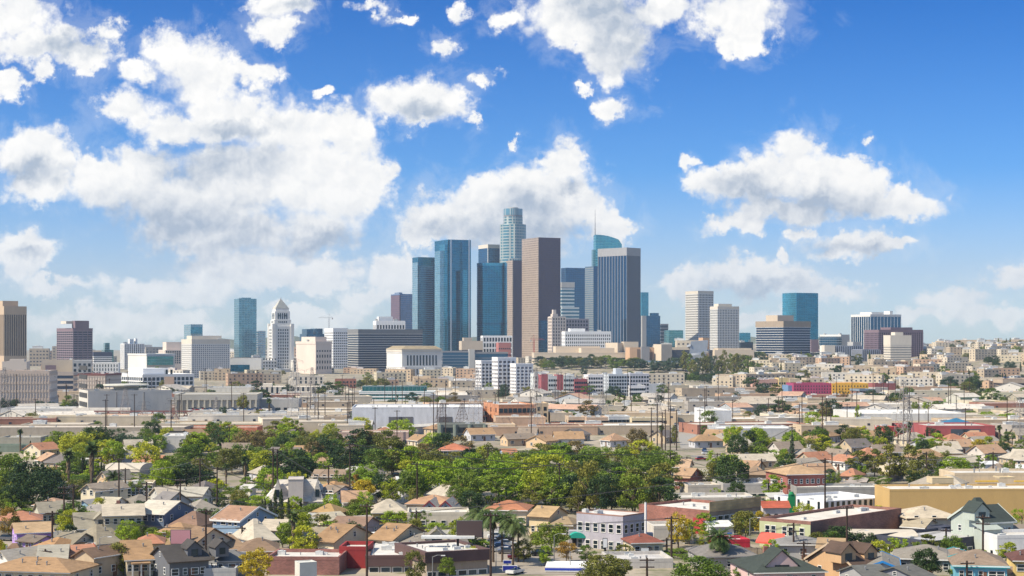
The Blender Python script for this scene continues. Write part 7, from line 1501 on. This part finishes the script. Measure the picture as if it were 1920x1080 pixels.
# lanes between the house rows
asph = M_plain((.20, .19, .18), scale=.3, var=.2)
for i, (y0, xa, xb) in enumerate(((432, -180, 0), (505, -210, 10), (590, -240, -20), (700, -280, -40), (470, 60, 190), (560, 60, 230), (650, 70, 270), (740, 80, 300))):
    b = MB(); b.quad((xa, y0, .05 + .002 * i), (xb, y0 + 10, .05 + .002 * i), (xb, y0 + 17, .05 + .002 * i), (xa, y0 + 7, .05 + .002 * i)); tag(b.build('street', asph), kind='structure')
# ---------------------------------------------------------------- labels for everything not named one by one
def place_labels():
    from collections import defaultdict
    refs = [t for t in THINGS if t['ref']]
    def rel(t, q):
        dx, dy = t['px'] - q['px'], t['py'] - q['py']
        if abs(dx) > abs(dy) * 1.6: return 'left of' if dx < 0 else 'right of'
        if dy > 0: return 'in front of' if abs(dx) < abs(dy) * .5 else ('in front and left of' if dx < 0 else 'in front and right of')
        return 'behind' if abs(dx) < abs(dy) * .5 else ('behind and left of' if dx < 0 else 'behind and right of')
    for t in THINGS:
        if t['fixed']: continue
        t['near'] = [q for _, _, q in sorted((math.hypot(t['px'] - q['px'], (t['py'] - q['py']) * 1.6), i, q) for i, q in enumerate(refs) if q is not t)[:6]]
    used = {t['o'].get('label') for t in THINGS if t['fixed']}
    todo = [t for t in THINGS if not t['fixed']]
    groups = defaultdict(list)
    for t in todo: groups[(t['desc'], t['near'][0]['ref'], rel(t, t['near'][0]))].append(t)
    ORD = ['', 'second ', 'third ', 'fourth ', 'fifth ', 'sixth ', 'seventh ', 'eighth ', 'ninth ', 'tenth ', 'eleventh ', 'twelfth ']
    for (d, rf, rl), ts in groups.items():
        if len(ts) == 1: ts[0]['o']['label'] = f"{d} {rl} {rf}"; continue
        ts.sort(key=lambda t: t['px'])
        for i, t in enumerate(ts):
            w = 'leftmost ' if i == 0 else ('rightmost ' if i == len(ts) - 1 else ORD[i] if i < len(ORD) else None)
            if w is None: t['o']['label'] = f"{d} {rl} {rf}, near {t['near'][1]['ref']}"
            elif 0 < i < len(ts) - 1: t['o']['label'] = f"{w}{d} from the left {rl} {rf}"
            else: t['o']['label'] = f"{w}{d} {rl} {rf}"
    seen = defaultdict(list)
    for t in todo: seen[t['o']['label']].append(t)
    for k, ts in seen.items():
        if len(ts) > 1 or k in used:
            for i, t in enumerate(ts):
                lab = t['o']['label']; ex = f", near {t['near'][1 + i % 4]['ref']}"
                if len((lab + ex).split()) <= 16: t['o']['label'] = lab + ex
    for t in THINGS:
        lab = t['o'].get('label', '')
        if len(lab.split()) > 16: t['o']['label'] = ' '.join(lab.split()[:16])
        if len(lab.split()) < 4: t['o']['label'] = lab + ' in the city'
    from collections import Counter
    c = Counter(t['o']['label'] for t in THINGS); print('LABELS', len(THINGS), 'dups', sum(v for v in c.values() if v > 1), [k for k, v in c.items() if v > 1][:6])
GN = dict(broad_tree='trees of the neighbourhood', round_tree='trees of the neighbourhood', tall_tree='trees of the neighbourhood', open_tree='trees of the neighbourhood', cypress_tree='dark pointed cypresses', bush='garden bushes', hedge='clipped rows of trees', fan_palm='fan palms', feather_palm='feather palms', date_palm='date palms', utility_pole='wooden utility poles', street_lamp='street lamps', transmission_tower='steel transmission towers', power_line='overhead wires', house='houses of the neighbourhood', shed='market sheds', flat_roofed_building='flat roofed shops and warehouses', apartment_block='apartment blocks before downtown', office_tower='downtown towers', billboard='blank billboards')
for t in THINGS:
    n_ = t['o'].name.split('.')[0]
    if 'group' not in t['o'].keys() and n_ in GN: t['o']['group'] = GN[n_]
place_labels()
print('OBJECTS_TOTAL', len(bpy.data.objects))
